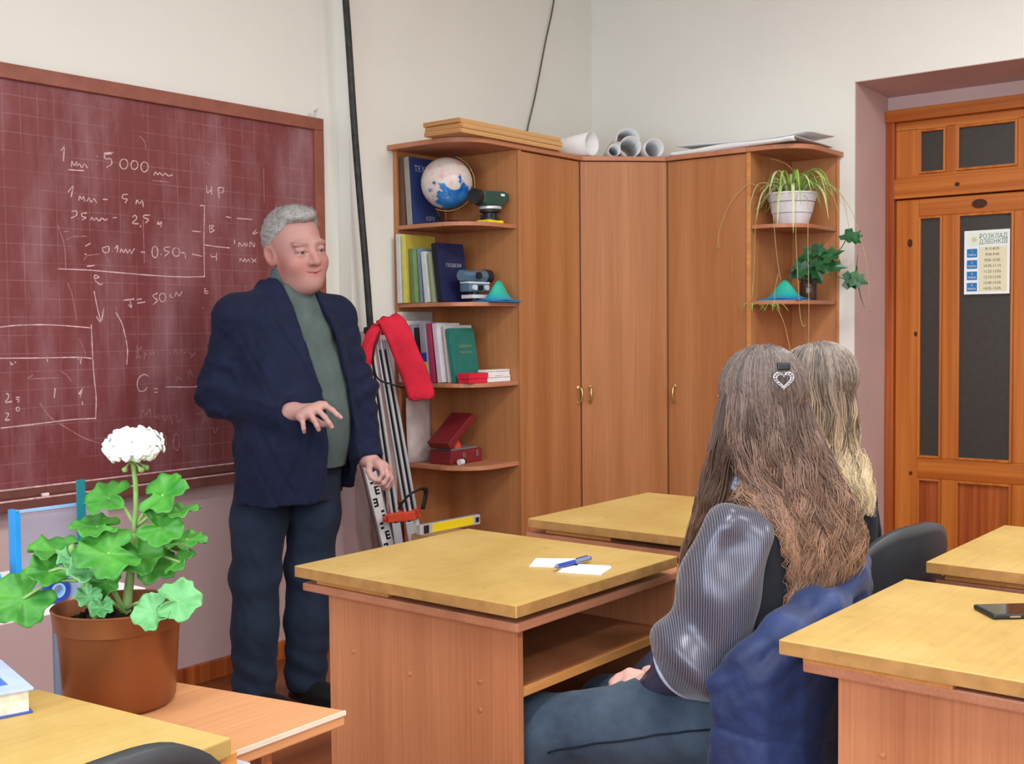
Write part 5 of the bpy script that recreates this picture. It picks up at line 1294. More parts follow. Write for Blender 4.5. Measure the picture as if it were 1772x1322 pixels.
for nm, L in (('shoe', legR), ('shoe', legL)):
    a0 = np.array([L[2][0], L[2][1], 0]); 
    def shoe_f(P):
        Q = FM.loc(P)-a0; y = Q@fw; x = Q@lf; R_ = np.stack([x, y, Q[:, 2]], 1)
        d = ell(R_, (0, .075, .032), (.05, .155, .045)); d = smin(d, ell(R_, (0, -.02, .055), (.042, .055, .06)), .03)
        d = smin(d, np.maximum(ell(R_, (0, .07, .0), (.052, .165, .03)), -R_[:, 2]+.001), .006)
        return np.maximum(d, -R_[:, 2]+.001)
    V, F = sdf_mesh(shoe_f, FM.wld(a0)-np.array([.25, .25, .01]), FM.wld(a0)+np.array([.25, .25, .14]), .005); np_obj(nm, V, F, 'black_leather', man)
# blazer
KST = smooth_st([(.75, 0, .015, .222, .185, .165), (.85, 0, .02, .226, .19, .162), (.95, 0, .025, .23, .197, .155), (1.05, 0, .025, .23, .20, .152), (1.15, 0, .018, .228, .188, .152), (1.25, 0, .008, .224, .165, .148), (1.34, 0, .0, .215, .142, .14), (1.41, 0, -.005, .185, .118, .118), (1.46, .0, -.012, .125, .098, .095), (1.50, 0, -.018, .094, .086, .083), (1.525, 0, -.020, .084, .080, .078)])
zk = [.74, .95, 1.1, 1.2, 1.3, 1.42, 1.5, 1.56]
def blazer_f(P):
    Q = FM.loc(P); Bq = FB.loc(P)
    body_ = loft(Bq, KST)
    body_ = body_-.005*wr(Bq*np.array([1, 1, .4]), 26, 21)-.0025*wr(Bq*np.array([1, 1, .7]), 60, 22)-.006*np.sin(Bq[:, 2]*42+Bq[:, 0]*30)*np.exp(-((Bq[:, 2]-1.03)/.09)**2)
    a_ = np.interp(Bq[:, 2], zk, [-.005, -.015, -.025, -.04, -.055, -.06, -.065, -.08]); b_ = np.interp(Bq[:, 2], zk, [.19, .135, .115, .112, .108, .085, .065, .085])
    cut = np.minimum(np.minimum(Bq[:, 0]-a_, b_-Bq[:, 0]), Bq[:, 1]-.015)      # >0 inside the opening
    low = np.clip((.84-Bq[:, 2])/.09, 0, 1)**2*.05
    cut = np.maximum(cut, np.where(Bq[:, 1] > .02, np.minimum(np.minimum(Bq[:, 0]-a_+low, b_+low-Bq[:, 0]), 1), -1))
    # lapels: a second, slightly proud layer beside the opening
    wl = np.interp(Bq[:, 2], [1.08, 1.12, 1.36, 1.385, 1.40, 1.47, 1.55], [0, .0, .075, .088, .06, .055, .05])
    lap = np.minimum(Bq[:, 0]-(a_-wl), (b_+wl)-Bq[:, 0]); lap = np.where(Bq[:, 1] > 0, lap, -.1)
    out = body_-np.clip(lap/.004, 0, 1)*.0075
    sh_ = smax(out, -(body_+.013), .004)
    sh_ = smax(sh_, cut*.9, .006)
    dR = chain(Q, [RS, RE, RW], [.078, .073, .06], .05); dL = chain(Q, [LS, LE, LW], [.076, .069, .058], .05)
    for nm_ in (0, 1):
        e = dR if nm_ == 0 else dL; a, b, c = (RS, RE, RW) if nm_ == 0 else (LS, LE, LW)
        t = Q-np.array(b)
        fold = np.exp(-((np.linalg.norm(t, axis=1))/.13)**2)
        e = e-.009*np.sin((Q@np.array([.35, .3, -1.0]))*70+3*np.sin(Q[:, 0]*20))*fold-.005*wr(Q, 30, 31+nm_)-.003*wr(Q, 62, 35+nm_)
        ax = np.array(c)-b; ax = ax/np.linalg.norm(ax)
        e = smax(e, (Q-np.array(c))@ax, .005)
        ins = chain(Q, [b, np.array(c)+ax*.05], [.05, .046], .02); e = smax(e, -np.maximum(ins, -((Q-np.array(c))@ax+.05)), .004)
        e = np.where(cut > .0, np.maximum(e, .003), e) if nm_ == 5 else e
        sh_ = smin(sh_, e, .028)
    for sg_, S_ in ((1, LS), (-1, RS)):
        nb_ = FM.loc(FB.wld((sg_*.075, -.015, 1.445))[None])[0]
        e = cone(Q, nb_, np.array(S_)+np.array([0, 0, .018]), .052, .068); e = np.where(cut > -.01, np.maximum(e, cut+.004), e)
        sh_ = smin(sh_, e, .045)
    return sh_
V, F = sdf_mesh(blazer_f, mb-np.array([.5, .5, -.70]), mb+np.array([.5, .5, 1.62]), .0048)
bz = np_obj('blazer', V, F, 'navy_wool', man)
for t_ in (.035, .055, .075):
    ax = np.array(RW)-RE; ax /= np.linalg.norm(ax); c_ = np.array(RW)-ax*t_+np.array([0, .045, -.034])
    MB().lathe([(.0065, 0), (.0055, .002), (0, .0022)], 10, np.stack([UU, np.array([0, 0, 1.]), VV], 1), FM.wld(c_)).build('button', 'dark_plastic', bz)
# ---------------------------------------------------------------- long hair: an inner mass plus clumped, wavy strands
def hair_long(parent, fr, rows, n_clump, per, colr, tipc, topc, face_dir=None, face_half=0.9, seed=1, hull=True, head=None, arc=None, amp=.010, collide=None, wid=.0012, zface=9):
    r = np.random.default_rng(seed); rows = np.asarray(rows, float)[::-1]          # z ascending
    zt, zb = rows[-1, 0], rows[0, 0]
    def at(z): return [np.interp(z, rows[:, 0], rows[:, i]) for i in range(1, 5)]
    if hull:
        def hf_(P):
            Q = fr.loc(P); z = np.clip(Q[:, 2], zb, zt); cu, ru, cv, rv = at(z)
            ru = ru*.88; rv = rv*.88
            k = np.sqrt(((Q[:, 0]-cu)/ru)**2+((Q[:, 1]-cv)/rv)**2)
            ang = np.arctan2((Q[:, 1]-cv)/rv, (Q[:, 0]-cu)/ru)
            d = (k-1)*np.minimum(ru, rv)*.8-.004*np.sin(ang*17+Q[:, 2]*14)-.003*np.sin(ang*31-Q[:, 2]*9)
            d = np.maximum(d, np.maximum(zb-Q[:, 2], Q[:, 2]-zt+.006))
            if head is not None: d = smin(d, ell(head.loc(P)/.85, (0, -.020, .040), (.0785, .1005, .086))*.85, .002)
            if face_dir is not None:
                fd = np.array(face_dir); c = np.array([0, 0, 1.155])+np.array([fd[0], fd[1], 0])*.115
                d = smax(d, -ell(Q-c, (0, 0, 0), (.085, .085, .12)), .01)
            return d
        zs = np.linspace(zb, zt, 40); cu, ru, cv, rv = at(zs); R_ = max((np.abs(cu)+ru).max(), (np.abs(cv)+rv).max())+.03
        V, F = sdf_mesh(hf_, fr.o+np.array([-R_*1.4, -R_*1.4, zb-.02]), fr.o+np.array([R_*1.4, R_*1.4, zt+.02]), .005)
        zz = V[:, 2]; t = np.clip((zt-zz)/(zt-zb), 0, 1)[:, None]
        cc = lc(topc)*(1-t)+lc(colr)*t
        np_obj('hair_mass', V, F, 'hair_vc', parent, cc)
    n = n_clump*per; m = 22
    a0, a1 = arc if arc else (0, 2*math.pi)
    ca = r.uniform(a0, a1, n_clump); crho = np.sqrt(r.uniform(.62, 1.06, n_clump)); cph = r.uniform(0, 6.28, n_clump); cfr = r.uniform(38, 62, n_clump); cend = r.beta(1.2, 2.6, n_clump)
    cid = np.repeat(np.arange(n_clump), per)
    ang = ca[cid]+r.normal(size=n)*.065; rho = np.clip(crho[cid]+r.normal(size=n)*.05, .6, 1.04)
    zend = zb+(zt-zb)*(cend[cid]*.45+r.uniform(0, .06, n)); z0 = zt-r.uniform(0, .02, n)
    tt = np.linspace(0, 1, m)[None]**1.15
    Z = z0[:, None]+(zend-z0)[:, None]*tt
    cu, ru, cv, rv = at(Z)
    down = np.clip((zt-.08-Z)/.25, 0, 1)
    A_ = ang[:, None]+.05*np.sin(Z*24+cph[cid][:, None])
    U = cu+ru*np.cos(A_)*rho[:, None]+amp*down*np.sin(Z*cfr[cid][:, None]+cph[cid][:, None])
    Vv = cv+rv*np.sin(A_)*rho[:, None]+amp*.8*down*np.cos(Z*cfr[cid][:, None]*.9+cph[cid][:, None])
    fl = r.normal(size=(n, 1))*.004*tt; U = U+fl; Vv = Vv+r.normal(size=(n, 1))*.004*tt
    keep = np.ones(n, bool)
    if face_dir is not None:
        fa = math.atan2(face_dir[1], face_dir[0]); da = np.abs((ang-fa+math.pi) % (2*math.pi)-math.pi); keep = da > face_half
    Pq = np.stack([U, Vv, Z], -1)[keep]; n = len(Pq); cid = cid[keep]
    Pw = fr.o+Pq.reshape(-1, 3) @ fr.M; lift = np.repeat(r.uniform(-.002, .004, n), m)
    if collide is not None:
        for _ in range(2):
            d = collide(Pw)-lift; bad = d < .006
            if bad.any():
                q = Pw[bad]; e = .004; g = np.stack([collide(q+np.eye(3)[i]*e)-collide(q-np.eye(3)[i]*e) for i in range(3)], 1)
                g[:, 2] *= np.where(q[:, 2] > 1.12, 1., .3); g /= np.linalg.norm(g, axis=1)[:, None]+1e-9; Pw[bad] = q+g*(.008-d[bad])[:, None]
    Pw = Pw.reshape(n, m, 3)
    T = np.gradient(Pw, axis=1); T /= np.linalg.norm(T, axis=2)[..., None]+1e-9
    ref = r.normal(size=(n, 1, 3)); s1 = np.cross(T, ref); s1 /= np.linalg.norm(s1, axis=2)[..., None]+1e-9; s2 = np.cross(T, s1)
    w_ = (wid*np.interp(np.linspace(0, 1, m), [0, .1, .7, 1], [.7, 1, .9, .25]))[None, :, None]
    ring = np.stack([Pw+s1*w_, Pw-s1*w_*.5+s2*w_*.866, Pw-s1*w_*.5-s2*w_*.866], 2)      # n,m,3,3
    V = ring.reshape(-1, 3)
    k = np.arange(m-1)[:, None]; j = np.arange(3)[None]
    fq = np.stack([k*3+j, k*3+(j+1) % 3, (k+1)*3+(j+1) % 3, (k+1)*3+j], -1).reshape(-1, 4)
    F = (fq[None]+(np.arange(n)*m*3)[:, None, None]).reshape(-1, 4)
    ct = np.random.default_rng(seed+5).uniform(.5, 1.55, n_clump)[cid]*r.uniform(.85, 1.15, n)
    t = tt[:, :, None]
    col = np.where(t < .45, lc(topc)*(1-t/.45)+lc(colr)*(t/.45), lc(colr)*(1-(t-.45)/.55)+lc(tipc)*((t-.45)/.55))*ct[:, None, None]
    col = np.repeat(col, 3, axis=1).reshape(-1, 3)
    return np_obj('hair', V, F, 'hair_vc', parent, col)
# ---------------------------------------------------------------- girl in the silvery blouse
def perp(f): return np.array([-f[1], f[0], 0.])        # the person's left
g1 = np.array([2.2, 1.09, 0.]); F1 = Frame(g1, UU, VV)
fb = np.array([-.2, .98, 0]); fb /= np.linalg.norm(fb); B1 = Frame((2.18, 1.10, 0), perp(fb), fb)
hd = np.array([.40, .92, -.05]); hd /= np.linalg.norm(hd); hup = np.array([0, 0, 1.])-hd*hd[2]; hup /= np.linalg.norm(hup)
H1 = Frame((2.19, 1.105, 1.187), np.cross(hup, hd), hd, hup)
girl = thing('person', (2.18, 1.09, 0), 'seated girl with long brown hair, heart hair clip and silvery striped blouse', 'person')
S1, E1, W1 = (-.082, .128, .955), (-.155, .105, .70), (-.225, .04, .622)
S1r = tuple(F1.loc(B1.wld((-.17, .0, .955))[None])[0]); E1r = tuple(F1.loc(B1.wld((-.20, .11, .70))[None])[0]); W1r = tuple(F1.loc(B1.wld((-.07, .25, .59))[None])[0])
K1 = [px3(-.288, -.02, 0.604), px3(-.293, -.005, 0.594), px3(-.292, .012, 0.584), px3(-.286, .026, 0.574)]
G1F = [[K1[0], px3(-.315, -.035, 0.592), px3(-.325, -.05, 0.572), px3(-.322, -.055, 0.557)], [K1[1], px3(-.322, -.012, 0.579), px3(-.330, -.025, 0.560), px3(-.326, -.03, 0.547)],
       [K1[2], px3(-.318, .008, 0.569), px3(-.326, -.002, 0.554), px3(-.322, -.01, 0.542)], [K1[3], px3(-.306, .026, 0.562), px3(-.313, .022, 0.550), px3(-.311, .014, 0.540)],
       [px3(-.262, -.015, 0.617), px3(-.283, -.035, 0.617), px3(-.305, -.045, 0.604), px3(-.318, -.05, 0.594)]]
W1h = px3(-.248, .015, 0.607)
thL = [(-.03, .085, .545), (-.47, -.06, .485), (-.50, -.10, .10)]; thR = [tuple(np.array(a)+np.array([.16, -.16, -.01])) for a in thL]
def girl_body(P, Hh, Bb, Ff, arms, legs, hands):
    d = gated(P, Hh.wld((0, -.01, -.03)), .27, lambda p: head_sdf(Hh.loc(p)/.85, female=True, smile=.3)*.85)
    d = smin(d, ell(Bb.loc(P), (0, 0, .80), (.10, .07, .24)), .04); d = smin(d, ell(Bb.loc(P), (0, -.01, .95), (.11, .045, .04)), .04)
    for (a, b, c, h) in arms: d = smin(d, chain(Ff.loc(P), [a, b, c, h], [.04, .034, .026, .024]), .03)
    for (w_, K_, fg) in hands: d = smin(d, gated(P, Ff.wld(K_[1]), .17, lambda p: hand_sdf(Ff.loc(p), w_, K_, fg, thick=.0118)), .01)
    for L in legs: d = smin(d, chain(Ff.loc(P), L, [.07, .05, .035]), .03)
    return d
W1hr = px3(*W1r)+np.array([-.02, .02, -.01])
f1 = lambda P: girl_body(P, H1, B1, F1, [(S1, E1, W1, W1h), (S1r, E1r, W1r, W1hr)], [thL, thR], [(W1h, K1, G1F)])
V, F = sdf_mesh(f1, g1+np.array([-.5, -.2, .03]), g1+np.array([.35, .7, 1.33]), .0038)
cg = head_colors(H1.loc(V)/.85, (216, 172, 158), (110, 84, 72)); cg[V[:, 2] < .9] = lc((222, 176, 164))
np_obj('body', V, F, 'skin_vc', girl, cg)
# jeans
def jeans_mat():
    m, t, b = nt('faded_denim'); setp(b, .85, .2, sheen=.1)
    v = tex(t); n1 = noise(t, v, 7, 4, .6); n2 = noise(t, tex(t, scale=(1, 1, 6)), 260, 2)
    c = ramp(t, n1, [(.3, lin((46, 58, 74))), (.7, lin((74, 90, 106)))])
    c = mix(t, 1.0, c, ramp(t, n2, [(.3, (.8, .82, .85, 1)), (.7, (1.12, 1.12, 1.1, 1))]), 'MULTIPLY')
    t.links.new(c, b.inputs['Base Color']); bump(t, b, n2, .3, .001)
jeans_mat()
def jeans_f(P):
    Q = F1.loc(P); Bq = B1.loc(P)
    d = loft(Bq, smooth_st([(.44, 0, -.02, .175, .13, .13), (.52, 0, -.015, .18, .13, .125), (.60, 0, -.015, .168, .11, .115), (.68, 0, -.012, .15, .10, .105)]))
    for L in (thL, thR):
        mid = (np.array(L[0])+L[1])/2+np.array([0, 0, .012])
        e = chain(Q, [L[0], mid, L[1], (np.array(L[1])+L[2])/2, L[2]], [.092, .088, .074, .068, .07], .03)
        e = e-.003*wr(Q*np.array([1, 1, 1]), 36, 51)-.0035*np.sin(Q[:, 0]*60+Q[:, 2]*40)*np.exp(-(np.linalg.norm(Q-np.array(L[0]), axis=1)/.16)**2)
        d = smin(d, e, .025)
    return d
V, F = sdf_mesh(jeans_f, g1+np.array([-.52, -.25, .05]), g1+np.array([.4, .75, .72]), .0055)
jn = np_obj('jeans', V, F, 'faded_denim', girl)
# side seam and pocket seam
plain('seam', (30, 38, 50), .9, .1)
def surf_line(f, pts, out=.003, n=40):
    P = bez(pts, n)
    for _ in range(6):
        d = f(P); e = .003; g = np.stack([f(P+np.eye(3)[i]*e)-f(P-np.eye(3)[i]*e) for i in range(3)], 1); g /= np.linalg.norm(g, axis=1)[:, None]+1e-9
        P = P-g*(d-out)[:, None]
    return P
for pts in ([(-.06, .19, .58), (-.20, .14, .55), (-.34, .09, .51), (-.46, .03, .47)], [(.0, .22, .62), (-.04, .21, .58), (-.08, .19, .55)], [(-.02, .21, .665), (-.07, .19, .665), (-.1, .16, .665)]):
    MB().tube(surf_line(jeans_f, [F1.wld(q) for q in pts], .001), .0022, 5).build('seam', 'seam', jn, smooth=True)
for nm, L in (('shoe', thL), ('shoe', thR)):
    a0 = F1.wld((L[2][0], L[2][1], 0)); 
    def shoe2(P):
        Q = P-a0; R_ = np.stack([Q@perp(fb), Q@fb, Q[:, 2]], 1)
        d = ell(R_, (0, .06, .03), (.045, .13, .045)); d = smin(d, ell(R_, (0, -.02, .06), (.04, .05, .06)), .03)
        return np.maximum(d, -R_[:, 2]+.001)
    V, F = sdf_mesh(shoe2, a0-np.array([.2, .2, .01]), a0+np.array([.2, .25, .14]), .007); np_obj(nm, V, F, 'white', girl)
# black vest
V1 = smooth_st([(.60, 0, -.01, .155, .108, .11), (.70, 0, -.005, .15, .105, .105), (.80, 0, .0, .155, .11, .105), (.88, 0, .0, .162, .112, .105), (.94, 0, -.005, .158, .095, .098), (.985, 0, -.012, .13, .07, .08), (1.015, 0, -.018, .085, .058, .065), (1.03, 0, -.02, .07, .055, .06)])
cloth_mat('black_knit', (30, 32, 38), bs=500); cloth_mat('black_wool', (26, 30, 40), bs=500)
vest_f = lambda P: loft(B1.loc(P), V1)-.002*wr(B1.loc(P)*np.array([1, 1, .5]), 40, 61)
V, F = sdf_mesh(vest_f, g1+np.array([-.3, -.25, .55]), g1+np.array([.3, .3, 1.05]), .0055); np_obj('vest', V, F, 'black_knit', girl)
# collar of the blouse
def satin():
    m, t, b = nt('silver_satin'); setp(b, .32, .6, metal=.25, sheen=.3)
    v = tex(t, scale=(1, 1, 1), rot=(0, 0, math.radians(51.27)))
    w_ = t.nodes.new('ShaderNodeTexWave'); w_.inputs['Scale'].default_value = 72; w_.inputs['Distortion'].default_value = 1.0; w_.inputs['Detail'].default_value = 1
    w_.wave_type = 'BANDS'; w_.bands_direction = 'X'; t.links.new(v, w_.inputs['Vector'])
    c = ramp(t, w_.outputs['Fac'], [(.4, lin((46, 46, 58))), (.65, lin((104, 104, 120)))])
    t.links.new(c, b.inputs['Base Color'])
satin()
plain('satin_dark', (56, 58, 78), .35, .6, .08); plain('satin_band', (170, 180, 205), .3, .6, .06)
def collar_f(P):
    Q = B1.loc(P); r_ = np.sqrt((Q[:, 0]/1.1)**2+((Q[:, 1]+.022))**2); rr = .058+np.clip(1.06-Q[:, 2], 0, 1)*.35
    return np.maximum(np.abs(r_-rr)-.005, np.abs(Q[:, 2]-1.035)-.022)*.8
V, F = sdf_mesh(collar_f, g1+np.array([-.2, -.2, 1.0]), g1+np.array([.2, .2, 1.08]), .004); np_obj('blouse_collar', V, F, 'satin_band', girl)
for tag_, (S_, E_, W_) in (('l', (S1, E1, W1)), ('r', (S1r, E1r, W1r))):
    S_, E_, W_ = map(np.array, (S_, E_, W_)); md = (S_+E_)/2
    ax = (W_-E_)/np.linalg.norm(W_-E_)
    def sleeve_f(P):
        Q = F1.loc(P)
        e = chain(Q, [S_+np.array([0, 0, -.012]), md, E_, E_*.35+W_*.65], [.062, .074, .082, .060], .06)
        tt_ = (Q-S_)@((E_-S_)/np.linalg.norm(E_-S_))
        lat = Q@np.array([.8, -.2, .25])
        e = e-.010*np.sin(lat*80+5*np.sin(tt_*11))*np.exp(-((tt_-.02)/.09)**2)-.011*np.sin(lat*48+4*np.sin(tt_*9))*np.exp(-((tt_-.26)/.13)**2)-.004*wr(Q*np.array([1, 1, .5]), 30, 71)
        return smax(e, (Q-(E_*.42+W_*.58))@ax, .012)
    c0 = F1.wld((S_+E_)/2); V, F = sdf_mesh(sleeve_f, c0-np.array([.3, .3, .3]), c0+np.array([.3, .3, .22]), .0045); np_obj('sleeve', V, F, 'silver_satin', girl)
    p0 = F1.wld(E_*.43+W_*.57); p1 = F1.wld(W_); axw = (p1-p0)/np.linalg.norm(p1-p0)
    MB().tube([p0-axw*.014, p0-axw*.004, p0+axw*.006], [.066, .069, .058], 24).build('sleeve_band', 'satin_band', girl, smooth=True)
    MB().tube([p0-axw*.005, p0+axw*.018, p1+axw*.0, p1+axw*.05], [.060, .050, .036, .030], 20).build('cuff', 'satin_dark', girl, smooth=True)
rows1 = [(1.303, -.012, .012, 0, .02), (1.299, -.012, .032, 0, .045), (1.288, -.014, .05, 0, .068), (1.271, -.014, .064, 0, .082), (1.247, -.013, .074, 0, .092), (1.187, -.006, .088, .0, .098), (1.117, .006, .098, .012, .095), (1.047, .036, .098, .035, .08),
         (.991, .064, .090, .065, .058), (.933, .080, .088, .085, .048), (.886, .083, .086, .088, .042), (.839, .067, .068, .088, .038), (.792, .034, .042, .086, .034), (.756, .008, .022, .086, .028)]
fdir1 = (float(hd@UU), float(hd@VV))
torso1 = lambda P: np.minimum(vest_f(P), gated(P, F1.wld(S1), .3, lambda p: chain(F1.loc(p), [S1, E1], [.07, .075]), .3))
head1 = lambda P: ell(H1.loc(P)/.85, (0, -.020, .040), (.084, .106, .092))*.85
hair_long(girl, F1, rows1, 270, 26, (122, 97, 84), (164, 126, 100), (106, 96, 91), fdir1, .75, 3, collide=lambda P: np.minimum(vest_f(P), head1(P)), head=H1, wid=.0010, amp=.016)
rows1b = [(1.262, -.060, .020, .02, .03), (1.187, -.084, .020, .01, .03), (1.10, -.094, .028, .01, .035), (1.03, -.106, .030, .0, .03), (.981, -.120, .026, .0, .03), (.920, -.142, .020, -.005, .025), (.821, -.164, .016, -.015, .02), (.708, -.186, .013, -.03, .015)]
hair_long(girl, F1, rows1b, 46, 12, (100, 78, 66), (132, 98, 76), (92, 82, 78), None, 0, 5, hull=False, amp=.006)
# heart-shaped hair clip
clp = F1.wld((.004, .127, 1.243)); cl = thing('hair_clip', tuple(clp), 'silver heart hair clip fixed in the brown haired girl\'s hair', 'hair clip')
Rc = np.stack([UU, np.array([0, 0, 1.]), VV], 1)
hp = [(16*math.sin(t)**3, 13*math.cos(t)-5*math.cos(2*t)-2*math.cos(3*t)-math.cos(4*t)) for t in np.linspace(0, 2*math.pi, 49)]
for sc_, nm in ((.00122, 'heart_rim'), (.00088, 'inner_rim')):
    MB().tube([clp+Rc@np.array([x*sc_, y*sc_, .0]) for x, y in hp], .0016, 6, cap=False).build(nm, 'chrome', cl, smooth=True)
for x, y in hp[::2]:
    MB().lathe([(0, -.0022), (.0018, -.0012), (.0022, 0), (.0018, .0012), (0, .0022)], 6, None, clp+Rc@np.array([x*.00105, y*.00105, .001])).build('bead', 'chrome', cl)
MB().box((-.013, .018, -.006), (.013, .034, .004), Rc, clp, .004).build('clasp', 'dark_plastic', cl)
# ---------------------------------------------------------------- girl in black
g2 = np.array([2.85, 1.26, 0.]); F2 = Frame(g2, UU, VV)
fb2 = np.array([-.05, 1., 0]); fb2 /= np.linalg.norm(fb2); B2 = Frame((2.855, 1.24, 0), perp(fb2), fb2)
hd2 = np.array([.15, .99, -.08]); hd2 /= np.linalg.norm(hd2); hup2 = np.array([0, 0, 1.])-hd2*hd2[2]; hup2 /= np.linalg.norm(hup2)
H2 = Frame((2.84, 1.27, 1.183), np.cross(hup2, hd2), hd2, hup2)
girl2 = thing('person', (2.82, 1.25, 0), 'seated girl with blonde tipped hair dressed in black behind the other girl', 'person')
loc2 = lambda q: tuple(F2.loc(B2.wld(q)[None])[0])
arms2 = [tuple(map(loc2, ((s*.172, 0, .90), (s*.25, -.01, .67), (s*.13, .17, .60), (s*.11, .20, .59)))) for s in (1, -1)]
legs2 = [[loc2((s*.085, -.02, .515)), loc2((s*.10, .40, .47)), loc2((s*.10, .40, .08))] for s in (1, -1)]
hands2 = []
for s in (1, -1):
    Kn = [np.array(loc2((s*.075, .28, .592))), np.array(loc2((s*.09, .285, .592))), np.array(loc2((s*.105, .282, .590))), np.array(loc2((s*.12, .272, .586)))]
    sh = np.array(F2.loc(B2.wld((0, .03, -.012))[None])[0])-np.array(F2.loc(B2.wld((0, 0, 0))[None])[0])
    fg = [[k, k+sh, k+sh*1.7+[0, 0, -.008], k+sh*2.1+[0, 0, -.018]] for k in Kn]
    t0 = np.array(loc2((s*.085, .22, .595))); fg.append([t0, np.array(loc2((s*.06, .245, .592))), np.array(loc2((s*.05, .27, .585)))])
    hands2.append((np.array(loc2((s*.11, .205, .592))), Kn, fg))
f2 = lambda P: girl_body(P, H2, B2, F2, arms2, legs2, hands2)
V, F = sdf_mesh(f2, g2+np.array([-.35, -.2, .02]), g2+np.array([.35, .6, 1.33]), .005)
cg = head_colors(H2.loc(V)/.85, (216, 172, 158), (110, 84, 72)); cg[V[:, 2] < .9] = lc((222, 176, 164)); np_obj('body', V, F, 'skin_vc', girl2, cg)
V2 = smooth_st([(.48, 0, -.02, .165, .12, .12), (.56, 0, -.015, .165, .115, .115), (.70, 0, -.005, .155, .11, .11), (.82, 0, .0, .165, .115, .11), (.88, 0, .0, .172, .112, .108), (.93, 0, -.005, .165, .09, .098), (.97, 0, -.012, .125, .07, .08), (1.0, 0, -.018, .08, .058, .065), (1.02, 0, -.02, .066, .055, .06)])
def top2_f(P):
    Q = F2.loc(P); d = loft(B2.loc(P), V2)
    for a in arms2:
        e = chain(Q, [a[0], a[1], a[2]], [.060, .056, .042], .03)-.003*wr(Q, 36, 81); ax = np.array(a[2])-a[1]; ax = ax/np.linalg.norm(ax)
        d = smin(d, smax(e, (Q-np.array(a[2]))@ax, .006), .02)
    return d-.002*wr(Q, 30, 83)
V, F = sdf_mesh(top2_f, g2+np.array([-.35, -.3, .46]), g2+np.array([.35, .42, 1.05]), .006); np_obj('sweater', V, F, 'black_wool', girl2)
def tr2_f(P):
    Q = F2.loc(P); d = ell(B2.loc(P), (0, -.02, .52), (.165, .125, .085))
    for L in legs2: d = smin(d, chain(Q, L, [.09, .075, .06])-.003*wr(Q, 30, 85), .03)
    return d
V, F = sdf_mesh(tr2_f, g2+np.array([-.35, -.3, .05]), g2+np.array([.35, .65, .66]), .007); np_obj('trousers', V, F, 'dark_denim', girl2)
for L in legs2:
    a0 = F2.wld((L[2][0], L[2][1], 0))
    def shoe3(P):
        Q = P-a0; R_ = np.stack([Q@perp(fb2), Q@fb2, Q[:, 2]], 1)
        d = ell(R_, (0, .06, .03), (.045, .13, .045)); d = smin(d, ell(R_, (0, -.02, .06), (.04, .05, .06)), .03); return np.maximum(d, -R_[:, 2]+.001)
    V, F = sdf_mesh(shoe3, a0-np.array([.2, .2, .01]), a0+np.array([.2, .25, .14]), .008); np_obj('shoe', V, F, 'black_leather', girl2)
rows2 = [(1.300, -.019, .012, 0, .02), (1.296, -.019, .036, 0, .045), (1.285, -.019, .056, 0, .068), (1.261, -.020, .072, 0, .086), (1.204, -.016, .088, .0, .098), (1.129, -.008, .095, .01, .098), (1.077, -.006, .090, .022, .085), (1.019, -.004, .085, .035, .07), (.952, -.004, .070, .06, .05), (.884, .016, .05, .07, .04), (.858, .03, .03, .07, .03)]
hair_long(girl2, F2, rows2, 220, 18, (138, 116, 98), (216, 196, 158), (124, 115, 108), (float(hd2@UU), float(hd2@VV)), .8, 9, collide=lambda P: np.minimum(top2_f(P), ell(H2.loc(P)/.85, (0, -.020, .040), (.084, .106, .092))*.85), head=H2, wid=.0013)
